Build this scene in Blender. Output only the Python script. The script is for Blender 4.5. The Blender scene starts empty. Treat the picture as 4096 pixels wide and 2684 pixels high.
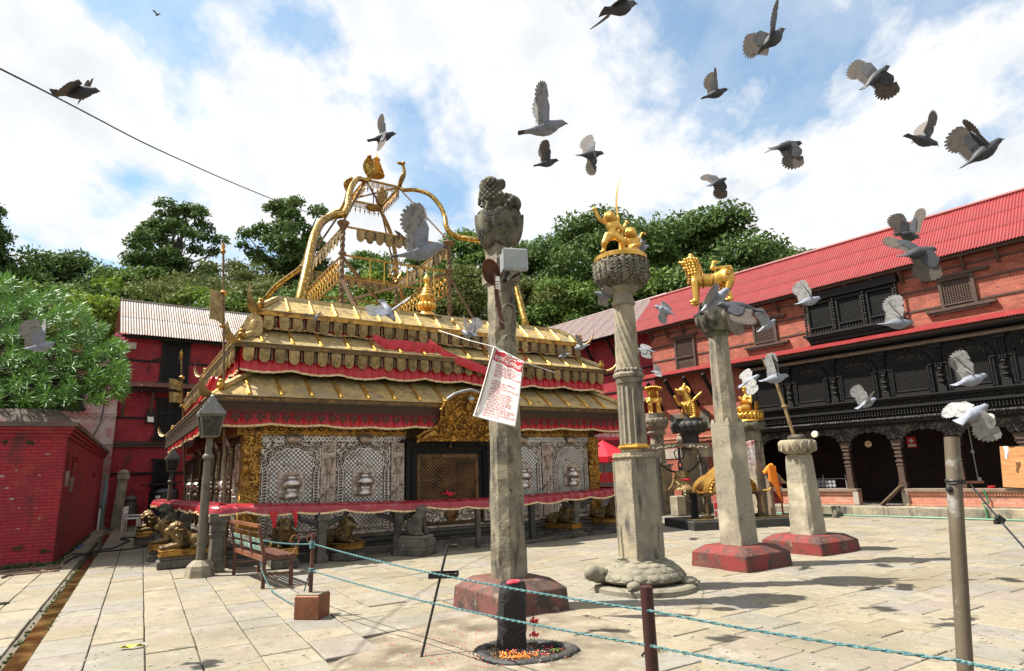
import bpy,bmesh,math,random
import numpy as np
from mathutils import Vector,Matrix,Euler
random.seed(7)
RNG=np.random.default_rng(11)
PI=math.pi
k21=1.721
R=math.radians
scene=bpy.context.scene
COL=scene.collection
# camera
CAM_H=1.6
PITCH,ROLL=R(12.55),R(-1.8)
F_PX,W_PX,H_PX=2490.0,4096.0,2684.0
cp,sp,cr,sr=math.cos(PITCH),math.sin(PITCH),math.cos(ROLL),math.sin(ROLL)
FWD=Vector((0,cp,sp));UP0=Vector((0,-sp,cp));RT0=Vector((1,0,0))
RT=cr*RT0+sr*UP0
UP=-sr*RT0+cr*UP0
EYE=Vector((0,0,CAM_H))
cam_data=bpy.data.cameras.new('camera')
cam=bpy.data.objects.new('camera',cam_data)
COL.objects.link(cam)
cam_data.sensor_width=36.0
cam_data.lens=36.0*F_PX/W_PX
cam_data.clip_start=0.05
cam_data.clip_end=2000.0
cam.matrix_world=Matrix(((RT.x,UP.x,-FWD.x,EYE.x),(RT.y,UP.y,-FWD.y,EYE.y),(RT.z,UP.z,-FWD.z,EYE.z),(0,0,0,1)))
scene.camera=cam
# light
SUN_EL=R(58)
SUN_AZ=Vector((-1.0,-0.01,0))
SKY_STRENGTH,SUN_STRENGTH,EXPOSURE=0.0515,5.0,1.18
world=bpy.data.worlds.new('World')
scene.world=world
world.use_nodes=True
def node(nt,kind,ins=None,**attrs):
 n=nt.nodes.new(kind)
 for k,v in attrs.items():
  setattr(n,k,v)
 for k,v in (ins or {}).items():
  s=n.inputs[k]
  if isinstance(v,bpy.types.NodeSocket):
   nt.links.new(v,s)
  else:
   s.default_value=v
 return n
def ramp(nt,fac,stops,interp='LINEAR'):
 n=nt.nodes.new('ShaderNodeValToRGB')
 n.color_ramp.interpolation=interp
 el=n.color_ramp.elements
 while len(el)<len(stops):
  el.new(0.5)
 for e,(p,c)in zip(el,stops):
  e.position=p
  e.color=(c,c,c,1)if not hasattr(c,'__len__')else (c[0],c[1],c[2],1)
 nt.links.new(fac,n.inputs[0])
 return n.outputs[0]
def mixc(nt,fac,a,b,mode='MIX'):
 n=nt.nodes.new('ShaderNodeMix')
 n.data_type='RGBA'
 n.blend_type=mode
 for s,v in ((n.inputs[0],fac),(n.inputs[6],a),(n.inputs[7],b)):
  if isinstance(v,bpy.types.NodeSocket):
   nt.links.new(v,s)
  elif hasattr(v,'__len__'):
   s.default_value=(v[0],v[1],v[2],1)
  else:
   s.default_value=v
 return n.outputs[2]
def fmath(nt,op,a,b=0.0,c=0.0):
 n=nt.nodes.new('ShaderNodeMath')
 n.operation=op
 for s,v in zip(n.inputs,(a,b,c)):
  if isinstance(v,bpy.types.NodeSocket):
   nt.links.new(v,s)
  else:
   s.default_value=v
 return n.outputs[0]
wt=world.node_tree
wt.nodes.clear()
sky=node(wt,'ShaderNodeTexSky',sky_type='NISHITA',sun_disc=False,sun_elevation=SUN_EL,sun_rotation=math.atan2(SUN_AZ.x,SUN_AZ.y)%(2*PI),air_density=1.0,dust_density=1.0,ozone_density=2.5)
tc=node(wt,'ShaderNodeTexCoord')
sepd=node(wt,'ShaderNodeSeparateXYZ',{0:tc.outputs['Generated']})
den=fmath(wt,'ADD',fmath(wt,'MAXIMUM',sepd.outputs[2],0.0),0.42)
cx=fmath(wt,'DIVIDE',sepd.outputs[0],den)
cy=fmath(wt,'DIVIDE',sepd.outputs[1],den)
cvec=node(wt,'ShaderNodeCombineXYZ',{0:cx,1:cy,2:0.0})
cmap=node(wt,'ShaderNodeMapping',{'Vector':cvec.outputs[0],'Location':(2.6,0.9,0.0),'Rotation':(0,0,0.5),'Scale':(1.25,1.0,1.0)})
n1=node(wt,'ShaderNodeTexNoise',{'Vector':cmap.outputs[0],'Scale':2.1,'Detail':10.0,'Roughness':0.58,'Distortion':0.15})
n2=node(wt,'ShaderNodeTexNoise',{'Vector':cmap.outputs[0],'Scale':5.5,'Detail':8.0,'Roughness':0.6,'Distortion':0.2})
cov=ramp(wt,n1.outputs[0],[(0.385,0.0),(0.485,1.0)])
thin=ramp(wt,n2.outputs[0],[(0.35,0.28),(0.7,0.62)])
haze=fmath(wt,'MULTIPLY',thin,0.75)
cov=fmath(wt,'MAXIMUM',cov,haze)
tone=ramp(wt,n2.outputs[0],[(0.3,(7.3,7.6,8.0)),(0.48,(8.6,8.75,8.9)),(0.62,(9.4,9.4,9.4))])
blue=mixc(wt,1.0,sky.outputs[0],(1.35,1.95,1.95),'MULTIPLY')
skyc=mixc(wt,cov,blue,tone)
bg=node(wt,'ShaderNodeBackground',{'Color':skyc,'Strength':SKY_STRENGTH})
wo=node(wt,'ShaderNodeOutputWorld',{'Surface':bg.outputs[0]})
sun_data=bpy.data.lights.new('sun','SUN')
sun_data.energy=SUN_STRENGTH
sun_data.angle=R(0.53)
sun_data.color=(1.0,0.95,0.86)
sun=bpy.data.objects.new('sun',sun_data)
COL.objects.link(sun)
sdir=Vector((SUN_AZ.x*math.cos(SUN_EL),SUN_AZ.y*math.cos(SUN_EL),math.sin(SUN_EL)))
sun.rotation_euler=sdir.to_track_quat('Z','Y').to_euler()
sun.location=(0,0,60)
vs=scene.view_settings
vs.view_transform='Standard'
vs.look='None'
vs.exposure=EXPOSURE
vs.gamma=1.0
vs.use_curve_mapping=False
scene.render.engine='CYCLES'
scene.cycles.use_denoising=True
scene.cycles.max_bounces=6
scene.cycles.transparent_max_bounces=6
scene.cycles.sample_clamp_indirect=8.0
# measuring: photo pixels to places
def ray(x,y):
 return (x-W_PX/2)/F_PX*RT-(y-H_PX/2)/F_PX*UP+FWD
def ground(x,y,z=0.0):
 d=ray(x,y)
 return EYE+d*((z-CAM_H)/d.z)
def at(x,y,depth):
 d=ray(x,y)
 return EYE+d*(depth/d.y)
 # mesh helper
class MB:
 """collects shapes and links them as ONE mesh object"""
 def __init__(s):
  s.v=[];s.f=[];s.m=[];s.T=Matrix.Identity(4)
 def add(s,vs_,fs_,mi=0):
  b=len(s.v)
  T=s.T
  s.v.extend([tuple(T@Vector(p))for p in vs_])
  s.f.extend([tuple(b+i for i in f)for f in fs_])
  s.m.extend([mi]*len(fs_))
  return s
 def box(s,c,d,mi=0,rz=0.0,top=1.0,rot=None):
  x,y,z=d[0]/2,d[1]/2,d[2]/2
  M_=rot.to_matrix()if isinstance(rot,Euler)else (rot if rot is not None else Matrix.Rotation(rz,3,'Z'))
  c=Vector(c)
  P=[(-x,-y,-z),(x,-y,-z),(x,y,-z),(-x,y,-z),(-x*top,-y*top,z),(x*top,-y*top,z),(x*top,y*top,z),(-x*top,y*top,z)]
  return s.add([c+M_@Vector(p)for p in P],[(3,2,1,0),(4,5,6,7),(0,1,5,4),(1,2,6,5),(2,3,7,6),(3,0,4,7)],mi)
 def b2(s,x0,x1,y0,y1,z0,z1,mi=0):
  return s.box(((x0+x1)/2,(y0+y1)/2,(z0+z1)/2),(abs(x1-x0),abs(y1-y0),abs(z1-z0)),mi)
 def cbox(s,x0,x1,y0,y1,z0,z1,ch,mi=0):
  """box with chamfered edges"""
  vs_=[]
  for (zz,i)in ((z0,ch),(z0+ch,0),(z1-ch,0),(z1,ch)):
   vs_+=[(x0+i,y0+i,zz),(x1-i,y0+i,zz),(x1-i,y1-i,zz),(x0+i,y1-i,zz)]
  fs_=[(3,2,1,0),(12,13,14,15)]
  for k in range(3):
   for j in range(4):
    a,b=k*4+j,k*4+(j+1)%4
    fs_.append((a,b,b+4,a+4))
  return s.add(vs_,fs_,mi)
 def prism(s,poly,h0,h1,mi=0,plane='xy'):
  """polygon extruded; plane 'xy' along z, 'xz' along y (poly counter-clockwise seen from -y), 'yz' along x"""
  n=len(poly)
  f3={'xy':lambda a,b,h:(a,b,h),'xz':lambda a,b,h:(a,h,b),'yz':lambda a,b,h:(h,a,b)}[plane]
  vs_=[f3(a,b,h0)for a,b in poly]+[f3(a,b,h1)for a,b in poly]
  fs_=[tuple(range(n-1,-1,-1)),tuple(range(n,2*n))]+[(i,(i+1)%n,n+(i+1)%n,n+i)for i in range(n)]
  if plane=='xz':
   fs_=[f[::-1]for f in fs_]
  return s.add(vs_,fs_,mi)
 def lathe(s,prof,n=16,c=(0,0,0),mi=0,a0=0.0,a1=2*PI,axis='z',sx=1.0,sy=1.0,wob=None):
  full=abs(a1-a0-2*PI)<1e-6
  m=n if full else n+1
  vs_=[]
  for (r,z)in prof:
   for j in range(m):
    a=a0+(a1-a0)*j/n
    rr=r*(wob(a)if wob else 1.0)
    x,y=rr*math.cos(a)*sx,rr*math.sin(a)*sy
    p=(x,y,z)if axis=='z' else ((z,x,y)if axis=='x' else (x,z,y))
    vs_.append((c[0]+p[0],c[1]+p[1],c[2]+p[2]))
  fs_=[]
  for i in range(len(prof)-1):
   for j in range(n):
    a=i*m+j
    b=i*m+(j+1)%m
    q=(a,b,b+m,a+m)
    fs_.append(q if axis!='y' else q[::-1])
  if full:
   if prof[0][0]>1e-5:fs_.append(tuple(range(m-1,-1,-1)))
   if prof[-1][0]>1e-5:fs_.append(tuple((len(prof)-1)*m+j for j in range(m)))
  return s.add(vs_,fs_,mi)
 def sphere(s,c,r,nu=10,nv=6,mi=0,rot=None):
  r=(r,r,r)if not hasattr(r,'__len__')else r
  c=Vector(c)
  vs_=[Vector((0,0,-r[2]))]
  for i in range(1,nv):
   t=-PI/2+PI*i/nv
   for j in range(nu):
    a=2*PI*j/nu
    vs_.append(Vector((r[0]*math.cos(t)*math.cos(a),r[1]*math.cos(t)*math.sin(a),r[2]*math.sin(t))))
  vs_.append(Vector((0,0,r[2])))
  if rot is not None:
   Q=rot.to_matrix()if isinstance(rot,Euler)else rot
   vs_=[Q@p for p in vs_]
  vs_=[c+p for p in vs_]
  fs_=[(0,1+(j+1)%nu,1+j)for j in range(nu)]
  for i in range(nv-2):
   for j in range(nu):
    a=1+i*nu+j
    b=1+i*nu+(j+1)%nu
    fs_.append((a,b,b+nu,a+nu))
  L=len(vs_)-1
  o=1+(nv-2)*nu
  fs_+=[(o+j,o+(j+1)%nu,L)for j in range(nu)]
  return s.add(vs_,fs_,mi)
 def tube(s,path,rad,n=8,mi=0,closed=False,flat=1.0):
  pts=[Vector(p)for p in path]
  k=len(pts)
  rad=[rad]*k if not hasattr(rad,'__len__')else rad
  vs_,prev=[],None
  for i,p in enumerate(pts):
   if closed:
    t=pts[(i+1)%k]-pts[i-1]
   else:
    t=pts[min(i+1,k-1)]-pts[max(i-1,0)]
   t=t.normalized()if t.length>1e-9 else Vector((0,0,1))
   if prev is None:
    a=Vector((0,0,1))if abs(t.z)<0.9 else Vector((1,0,0))
    prev=t.cross(a).normalized()
   x=(prev-t*prev.dot(t))
   x=x.normalized()if x.length>1e-6 else t.orthogonal().normalized()
   prev=x
   y=t.cross(x)
   for j in range(n):
    a=2*PI*j/n
    vs_.append(p+x*(rad[i]*math.cos(a))+y*(rad[i]*flat*math.sin(a)))
  fs_=[]
  for i in range(k if closed else k-1):
   for j in range(n):
    a,b=i*n+j,i*n+(j+1)%n
    c,d=((i+1)%k)*n+j,((i+1)%k)*n+(j+1)%n
    fs_.append((a,b,d,c))
  if not closed:
   fs_.append(tuple(range(n-1,-1,-1)))
   fs_.append(tuple((k-1)*n+j for j in range(n)))
  return s.add(vs_,fs_,mi)
 def bar(s,a,b,w,h=None,mi=0):
  """rectangular bar from a to b"""
  a,b=Vector(a),Vector(b)
  h=h or w
  t=(b-a).normalized()
  ref=Vector((0,0,1))if abs(t.z)<0.95 else Vector((0,1,0))
  x=t.cross(ref).normalized()*(w/2)
  y=x.cross(t).normalized()*(h/2)
  vs_=[a-x-y,a+x-y,a+x+y,a-x+y,b-x-y,b+x-y,b+x+y,b-x+y]
  return s.add(vs_,[(0,1,2,3),(7,6,5,4),(0,4,5,1),(1,5,6,2),(2,6,7,3),(3,7,4,0)],mi)
 def grid(s,fn,nu,nv,mi=0,thick=0.0):
  P=[[Vector(fn(i/nu,j/nv))for i in range(nu+1)]for j in range(nv+1)]
  vs_=[p for row in P for p in row]
  q=[(j*(nu+1)+i,j*(nu+1)+i+1,(j+1)*(nu+1)+i+1,(j+1)*(nu+1)+i)for j in range(nv)for i in range(nu)]
  if thick:
   N=len(vs_)
   nr=(P[0][-1]-P[0][0]).cross(P[-1][0]-P[0][0])
   nr=nr.normalized()*thick if nr.length>1e-9 else Vector((0,0,thick))
   vs_+=[p-nr for p in vs_]
   q2=[tuple(N+i for i in f[::-1])for f in q]
   rim=[j*(nu+1)for j in range(nv+1)]
   ring=list(range(nu+1))+[j*(nu+1)+nu for j in range(1,nv+1)]+[nv*(nu+1)+i for i in range(nu-1,-1,-1)]+[j*(nu+1)for j in range(nv-1,0,-1)]
   sd=[(ring[(i+1)%len(ring)],ring[i],N+ring[i],N+ring[(i+1)%len(ring)])for i in range(len(ring))]
   q=q+q2+sd
  return s.add(vs_,q,mi)
 def mesh(s,name,mats,smooth=False):
  me=bpy.data.meshes.new(name)
  me.from_pydata(s.v,[],s.f)
  mats=mats if isinstance(mats,(list,tuple))else [mats]
  for m in mats:
   me.materials.append(m)
  if len(mats)>1:
   me.polygons.foreach_set('material_index',s.m)
  if smooth:
   me.polygons.foreach_set('use_smooth',[True]*len(me.polygons))
   if smooth is not True:
    me.set_sharp_from_angle(angle=R(smooth))
  me.update()
  return me
 def build(s,name,mats,parent=None,smooth=False,loc=None,rot=None):
  return obj(name,s.mesh(name,mats,smooth),parent,loc,rot)
def obj(name,mesh,parent=None,loc=None,rot=None,scale=None):
 o=bpy.data.objects.new(name,mesh)
 COL.objects.link(o)
 if parent is not None:o.parent=parent
 if loc is not None:o.location=loc
 if rot is not None:o.rotation_euler=rot
 if scale is not None:o.scale=scale if hasattr(scale,'__len__')else (scale,)*3
 return o
def tag(o,label=None,cat=None,group=None,kind=None):
 if label:o['label']=label
 if cat:o['category']=cat
 if group:o['group']=group
 if kind:o['kind']=kind
 return o
def thing(name,label,cat,loc=(0,0,0),rz=0.0,group=None):
 o=bpy.data.objects.new(name,None)
 COL.objects.link(o)
 o.location=loc
 o.rotation_euler=(0,0,rz)
 o.empty_display_size=0.2
 return tag(o,label,cat,group)
def dup(root,loc,rz,label,group=None,scale=None):
 r=root.copy();COL.objects.link(r)
 r.location=loc;r.rotation_euler=(0,0,rz)
 if scale:r.scale=(scale,)*3
 tag(r,label,None,group)
 for ch in list(root.children):
  c=ch.copy();COL.objects.link(c);c.parent=r
  for g in ch.children:
   d=g.copy();COL.objects.link(d);d.parent=c
 return r
def organic(name,prims,voxel,mat,parent=None,smooth=4,loc=None,rot=None,extra=None,decimate=None):
 """one continuous body grown from overlapping lumps: ('s', centre, radii[, Euler]) and ('c', a, b, ra, rb)"""
 mb=MB()
 for p in prims:
  if p[0]=='s':
   mb.sphere(p[1],p[2],14,9,rot=p[3]if len(p)>3 else None)
  else:
   a,b,ra,rb=Vector(p[1]),Vector(p[2]),p[3],p[4]
   mb.tube([a.lerp(b,t)for t in (0,0.5,1)],[ra,(ra+rb)/2,rb],12)
   mb.sphere(a,ra*1.01,10,7);mb.sphere(b,rb*1.01,10,7)
 if extra:extra(mb)
 tmp=bpy.data.objects.new('tmp',mb.mesh('tmp',mat))
 COL.objects.link(tmp)
 m=tmp.modifiers.new('r','REMESH');m.mode='VOXEL';m.voxel_size=voxel;m.use_smooth_shade=True
 if smooth:
  sm=tmp.modifiers.new('s','SMOOTH');sm.factor=0.5;sm.iterations=smooth
 dg=bpy.context.evaluated_depsgraph_get()
 me=bpy.data.meshes.new_from_object(tmp.evaluated_get(dg))
 me.name=name
 old=tmp.data
 bpy.data.objects.remove(tmp);bpy.data.meshes.remove(old)
 if not me.materials:me.materials.append(mat)
 me.polygons.foreach_set('use_smooth',[True]*len(me.polygons))
 return obj(name,me,parent,loc,rot)
def text_mesh(body,size,mat,extrude=0.0,align='CENTER'):
 cu=bpy.data.curves.new('lettering','FONT')
 cu.body=body;cu.size=size;cu.align_x=align;cu.extrude=extrude
 cu.resolution_u=2
 t=bpy.data.objects.new('lettering',cu)
 COL.objects.link(t)
 dg=bpy.context.evaluated_depsgraph_get()
 me=bpy.data.meshes.new_from_object(t.evaluated_get(dg))
 bpy.data.objects.remove(t);bpy.data.curves.remove(cu)
 me.name='lettering'
 me.materials.clear();me.materials.append(mat)
 return me
 # materials
def mk(name,col,rough=0.6,metal=0.0,mixes=(),bumps=(),objvar=0.0,spec=0.4,streak=None,attr=None,brick=None,wave=None,trans=0.0,coat=0.0,facevar=None):
 """mixes: (colour, scale, low, high[, vector scale]); bumps: (scale, strength, distance)"""
 m=bpy.data.materials.new(name)
 m.use_nodes=True
 nt=m.node_tree
 nt.nodes.clear()
 out=nt.nodes.new('ShaderNodeOutputMaterial')
 bs=node(nt,'ShaderNodeBsdfPrincipled',{'Roughness':rough,'Metallic':metal,'Specular IOR Level':spec})
 tc_=node(nt,'ShaderNodeTexCoord')
 vec=tc_.outputs['Object']
 oi=node(nt,'ShaderNodeObjectInfo')
 shift=node(nt,'ShaderNodeVectorMath',{0:vec,1:(0,0,0)},operation='ADD')
 if objvar:
  rv=fmath(nt,'MULTIPLY',oi.outputs['Random'],37.0)
  cv=node(nt,'ShaderNodeCombineXYZ',{0:rv,1:rv,2:rv})
  nt.links.new(cv.outputs[0],shift.inputs[1])
 vec=shift.outputs[0]
 c=None
 height=None
 if brick:
  c1,c2,cm,bw,bh,ms=brick
  sx=node(nt,'ShaderNodeSeparateXYZ',{0:vec})
  cb=node(nt,'ShaderNodeCombineXYZ',{0:fmath(nt,'ADD',sx.outputs[0],sx.outputs[1]),1:sx.outputs[2],2:0.0})
  wob=node(nt,'ShaderNodeTexNoise',{'Vector':vec,'Scale':2.2,'Detail':2.0})
  wv=node(nt,'ShaderNodeVectorMath',{0:wob.outputs['Color'],1:(0.03,0.03,0.0)},operation='MULTIPLY')
  cv2=node(nt,'ShaderNodeVectorMath',{0:cb.outputs[0],1:wv.outputs[0]},operation='ADD')
  bt=node(nt,'ShaderNodeTexBrick',{'Vector':cv2.outputs[0],'Color1':(*c1,1),'Color2':(*c2,1),'Mortar':(*cm,1),'Scale':1.0,'Mortar Size':ms,'Mortar Smooth':0.3,'Bias':0.0,'Brick Width':bw,'Row Height':bh})
  c=bt.outputs[0]
  height=fmath(nt,'MULTIPLY',bt.outputs[1],-1.0)
 if attr:
  at_=node(nt,'ShaderNodeAttribute',attribute_name='tone')
  c=ramp(nt,at_.outputs['Fac'],attr)
 if c is None:
  c=node(nt,'ShaderNodeRGB');c.outputs[0].default_value=(*col,1);c=c.outputs[0]
 for i,mx in enumerate(mixes):
  v=vec
  if len(mx)>4:
   mp=node(nt,'ShaderNodeMapping',{'Vector':vec,'Scale':mx[4],'Location':(i*3.1,i*1.7,i*2.3)})
   v=mp.outputs[0]
  nz=node(nt,'ShaderNodeTexNoise',{'Vector':v,'Scale':mx[1],'Detail':7.0,'Roughness':0.62})
  fac=ramp(nt,nz.outputs[0],[(mx[2],0.0),(mx[3],1.0)])
  c=mixc(nt,fac,c,mx[0])
 if wave:
  sc,colr,amt=wave
  wx=node(nt,'ShaderNodeTexVoronoi',{'Vector':vec,'Scale':sc})
  c=mixc(nt,ramp(nt,wx.outputs[0],[(0.2,0.0),(0.5,amt)]),c,colr)
 if objvar:
  hv=node(nt,'ShaderNodeHueSaturation',{'Color':c,'Value':fmath(nt,'ADD',fmath(nt,'MULTIPLY',oi.outputs['Random'],2*objvar),1.0-objvar)})
  c=hv.outputs[0]
 nt.links.new(c,bs.inputs['Base Color'])
 nrm=None
 for (bsc,st,dist)in bumps:
  nz=node(nt,'ShaderNodeTexNoise',{'Vector':vec,'Scale':bsc,'Detail':5.0,'Roughness':0.6})
  b=node(nt,'ShaderNodeBump',{'Strength':st,'Distance':dist,'Height':nz.outputs[0]})
  if nrm is not None:nt.links.new(nrm,b.inputs['Normal'])
  nrm=b.outputs[0]
 if height is not None:
  b=node(nt,'ShaderNodeBump',{'Strength':0.8,'Distance':0.012,'Height':height})
  if nrm is not None:nt.links.new(nrm,b.inputs['Normal'])
  nrm=b.outputs[0]
 if nrm is not None:nt.links.new(nrm,bs.inputs['Normal'])
 if coat:bs.inputs['Coat Weight'].default_value=coat
 surf=bs.outputs[0]
 if trans:
  tr=node(nt,'ShaderNodeBsdfTranslucent')
  nt.links.new(c,tr.inputs[0])
  mxs=node(nt,'ShaderNodeMixShader',{0:trans,1:surf,2:tr.outputs[0]})
  surf=mxs.outputs[0]
 nt.links.new(surf,out.inputs[0])
 return m
def repousse(name,light,dark,scale,metal,rough,kind='diamond',dist=0.012,stain=(0.1,0.08,0.06)):
 """metal sheet hammered with a fine relief: diagonal lattice or scroll work"""
 m=mk(name,light,rough,metal)
 nt=m.node_tree
 bs=[n for n in nt.nodes if n.type=='BSDF_PRINCIPLED'][0]
 vec=[n for n in nt.nodes if n.type=='VECT_MATH'][0].outputs[0]
 sx=node(nt,'ShaderNodeSeparateXYZ',{0:vec})
 h=fmath(nt,'ADD',sx.outputs[0],sx.outputs[1])
 z=sx.outputs[2]
 if kind=='diamond':
  a=fmath(nt,'MULTIPLY',fmath(nt,'ADD',h,z),scale)
  b=fmath(nt,'MULTIPLY',fmath(nt,'SUBTRACT',h,z),scale)
  fa=fmath(nt,'ABSOLUTE',fmath(nt,'SUBTRACT',fmath(nt,'FRACT',a),0.5))
  fb=fmath(nt,'ABSOLUTE',fmath(nt,'SUBTRACT',fmath(nt,'FRACT',b),0.5))
  hh=fmath(nt,'MAXIMUM',fa,fb)
  height=ramp(nt,hh,[(0.37,1.0),(0.48,0.0)])
 else:
  wp=node(nt,'ShaderNodeTexNoise',{'Vector':vec,'Scale':scale*0.35,'Detail':1.0})
  v2=node(nt,'ShaderNodeVectorMath',{0:vec,1:node(nt,'ShaderNodeVectorMath',{0:wp.outputs['Color'],1:(0.35,)*3},operation='MULTIPLY').outputs[0]},operation='ADD')
  vo=node(nt,'ShaderNodeTexVoronoi',{'Vector':v2.outputs[0],'Scale':scale},feature='SMOOTH_F1')
  height=ramp(nt,fmath(nt,'FRACT',fmath(nt,'MULTIPLY',vo.outputs[0],2.6)),[(0.0,0.1),(0.3,1.0),(0.75,0.8),(1.0,0.1)])
 nz=node(nt,'ShaderNodeTexNoise',{'Vector':vec,'Scale':3.5,'Detail':6.0})
 c=mixc(nt,height,dark,light)  # hollows of the relief take a dark colour, painting their shade
 c=mixc(nt,ramp(nt,nz.outputs[0],[(0.48,0.0),(0.72,0.75)]),c,stain)
 nt.links.new(c,bs.inputs['Base Color'])
 bp=node(nt,'ShaderNodeBump',{'Strength':1.0,'Distance':dist,'Height':height})
 nt.links.new(bp.outputs[0],bs.inputs['Normal'])
 return m
M={}
M['gold_roof']=mk('gilt copper roof',(0.52,0.385,0.16),0.5,0.5,[((0.30,0.22,0.095),2.2,0.42,0.66),((0.16,0.12,0.06),7,0.50,0.70),((0.40,0.33,0.21),1.1,0.5,0.7),((0.12,0.095,0.055),2.6,0.62,0.8)],[(18,0.25,0.02),(3,0.2,0.05)],objvar=0.08)
M['gold']=mk('polished gilt',(0.68,0.39,0.085),0.36,0.85,[((0.36,0.19,0.04),5,0.45,0.75),((0.10,0.05,0.02),8,0.62,0.8)],[(25,0.15,0.01)],objvar=0.06)
M['gold_dark']=mk('dark gilt copper',(0.42,0.22,0.05),0.38,0.85,[((0.10,0.05,0.02),7,0.42,0.66),((0.6,0.36,0.08),15,0.56,0.72)],[(30,0.5,0.02)],objvar=0.12)
M['gold_relief']=repousse('embossed gilt sheet',(0.55,0.30,0.07),(0.16,0.078,0.02),15.0,0.85,0.33,'scroll',0.02,(0.12,0.06,0.02))
M['bronze']=mk('weathered bronze plaque',(0.32,0.22,0.09),0.5,0.6,[((0.12,0.085,0.04),8,0.42,0.7),((0.5,0.36,0.14),14,0.58,0.75)],[(35,0.5,0.015)],objvar=0.3)
M['bronze_dark']=mk('dark bronze',(0.13,0.085,0.045),0.42,0.7,[((0.05,0.035,0.02),8,0.4,0.7),((0.35,0.24,0.09),20,0.6,0.75)],[(40,0.4,0.01)],objvar=0.2)
M['silver']=mk('beaten silver',(0.66,0.60,0.55),0.3,0.9,[((0.25,0.2,0.17),6,0.45,0.75)],[(40,0.2,0.01)])
M['silver_lattice']=repousse('silver lattice sheet',(0.62,0.58,0.55),(0.03,0.025,0.022),10.5,0.8,0.33,'diamond',0.02,(0.2,0.17,0.15))
M['silver_scroll']=repousse('silver scroll sheet',(0.55,0.48,0.42),(0.06,0.045,0.035),11.0,0.8,0.36,'scroll',0.02,(0.22,0.16,0.12))
M['silver_warm']=mk('tarnished silver',(0.50,0.41,0.34),0.45,0.65,[((0.16,0.11,0.08),6,0.42,0.7),((0.7,0.64,0.6),11,0.56,0.75)],[(30,0.6,0.02)])
M['copper_lattice']=mk('copper door lattice',(0.20,0.105,0.045),0.45,0.7,[((0.05,0.03,0.02),2.5,0.4,0.65)],[(40,0.3,0.01)])
M['black_gap']=mk('painted gap shade',(0.008,0.007,0.006),0.9)  # near-black colour standing in for shade in gaps and openings
M['red_cloth']=mk('red satin cloth',(0.46,0.011,0.02),0.38,0.0,[((0.34,0.006,0.012),5,0.45,0.7)],[(9,0.3,0.02)],spec=0.5)
M['red_plastic']=mk('dark red cover sheet',(0.30,0.022,0.032),0.33,0.0,[((0.42,0.12,0.11),4,0.55,0.75),((0.16,0.012,0.02),7,0.5,0.7)],[(7,0.5,0.03)],spec=0.5)
M['trim']=mk('gold braid trim',(0.72,0.58,0.36),0.5,0.1,[((0.5,0.3,0.1),30,0.45,0.6)])
M['dark_wood']=mk('black carved timber',(0.007,0.006,0.006),0.6,0.0,[((0.030,0.027,0.025),9,0.6,0.8)],[(45,0.5,0.015)],spec=0.28)
M['dark_wood_relief']=repousse('carved black timber relief',(0.024,0.021,0.02),(0.004,0.004,0.004),8.0,0.0,0.55,'scroll',0.03,(0.012,0.011,0.01))
M['grey_relief']=repousse('carved weathered timber',(0.085,0.075,0.068),(0.012,0.01,0.009),8.0,0.0,0.6,'scroll',0.03,(0.03,0.027,0.025))
M['brown_wood']=mk('brown timber',(0.075,0.042,0.028),0.6,0.0,[((0.03,0.018,0.012),6,0.4,0.7,(1,1,6))],[(30,0.4,0.01)])
M['brick']=mk('fired brick',(0.4,0.1,0.06),0.8,0,[((0.17,0.045,0.03),1.6,0.50,0.72),((0.38,0.15,0.10),2.6,0.6,0.8),((0.10,0.04,0.03),4,0.62,0.74)],[(60,0.3,0.01)],brick=((0.40,0.105,0.062),(0.25,0.058,0.036),(0.20,0.10,0.075),0.21,0.065,0.008))
M['brick_pink']=mk('pale brick',(0.4,0.16,0.1),0.8,0,[((0.5,0.3,0.22),2,0.5,0.75),((0.2,0.09,0.06),3,0.55,0.75)],[(60,0.3,0.01)],brick=((0.44,0.17,0.11),(0.36,0.12,0.08),(0.42,0.28,0.2),0.21,0.065,0.007))
M['red_paint']=mk('crimson painted brick',(0.3,0.01,0.02),0.7,0,[((0.19,0.012,0.024),1.1,0.42,0.66),((0.36,0.05,0.025),2.1,0.52,0.74),((0.26,0.12,0.10),6,0.62,0.76),((0.10,0.028,0.024),0.8,0.55,0.78),((0.11,0.02,0.02),2.6,0.56,0.72,(1,1,0.35))],[(50,0.4,0.01),(6,0.35,0.03)],brick=((0.37,0.018,0.032),(0.29,0.014,0.026),(0.17,0.010,0.016),0.24,0.07,0.009))
M['washed_brick']=mk('red brick with grey lime wash',(0.3,0.1,0.1),0.8,0,[((0.42,0.33,0.31),0.9,0.40,0.60),((0.30,0.03,0.05),1.3,0.56,0.72),((0.2,0.12,0.1),5,0.6,0.8)],[(50,0.4,0.01)],brick=((0.36,0.12,0.1),(0.30,0.08,0.07),(0.22,0.12,0.11),0.24,0.07,0.009))
M['cement_cap']=mk('mossy cement coping',(0.16,0.12,0.10),0.85,0,[((0.06,0.055,0.045),2.2,0.4,0.65),((0.26,0.07,0.07),1.6,0.55,0.75),((0.4,0.35,0.3),7,0.62,0.75)],[(20,0.5,0.02)])
M['red_sheet']=mk('red painted roofing sheet',(0.235,0.018,0.019),0.6,0.0,[((0.16,0.022,0.025),1.2,0.42,0.66),((0.25,0.038,0.035),0.5,0.48,0.72,(7,1,1)),((0.13,0.035,0.03),5,0.60,0.72)],[],spec=0.5)
M['grey_sheet']=mk('rusting zinc roofing sheet',(0.19,0.175,0.17),0.6,0.1,[((0.17,0.10,0.07),0.9,0.42,0.60),((0.19,0.10,0.06),3,0.52,0.7,(8,1,1))],[])
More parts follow.
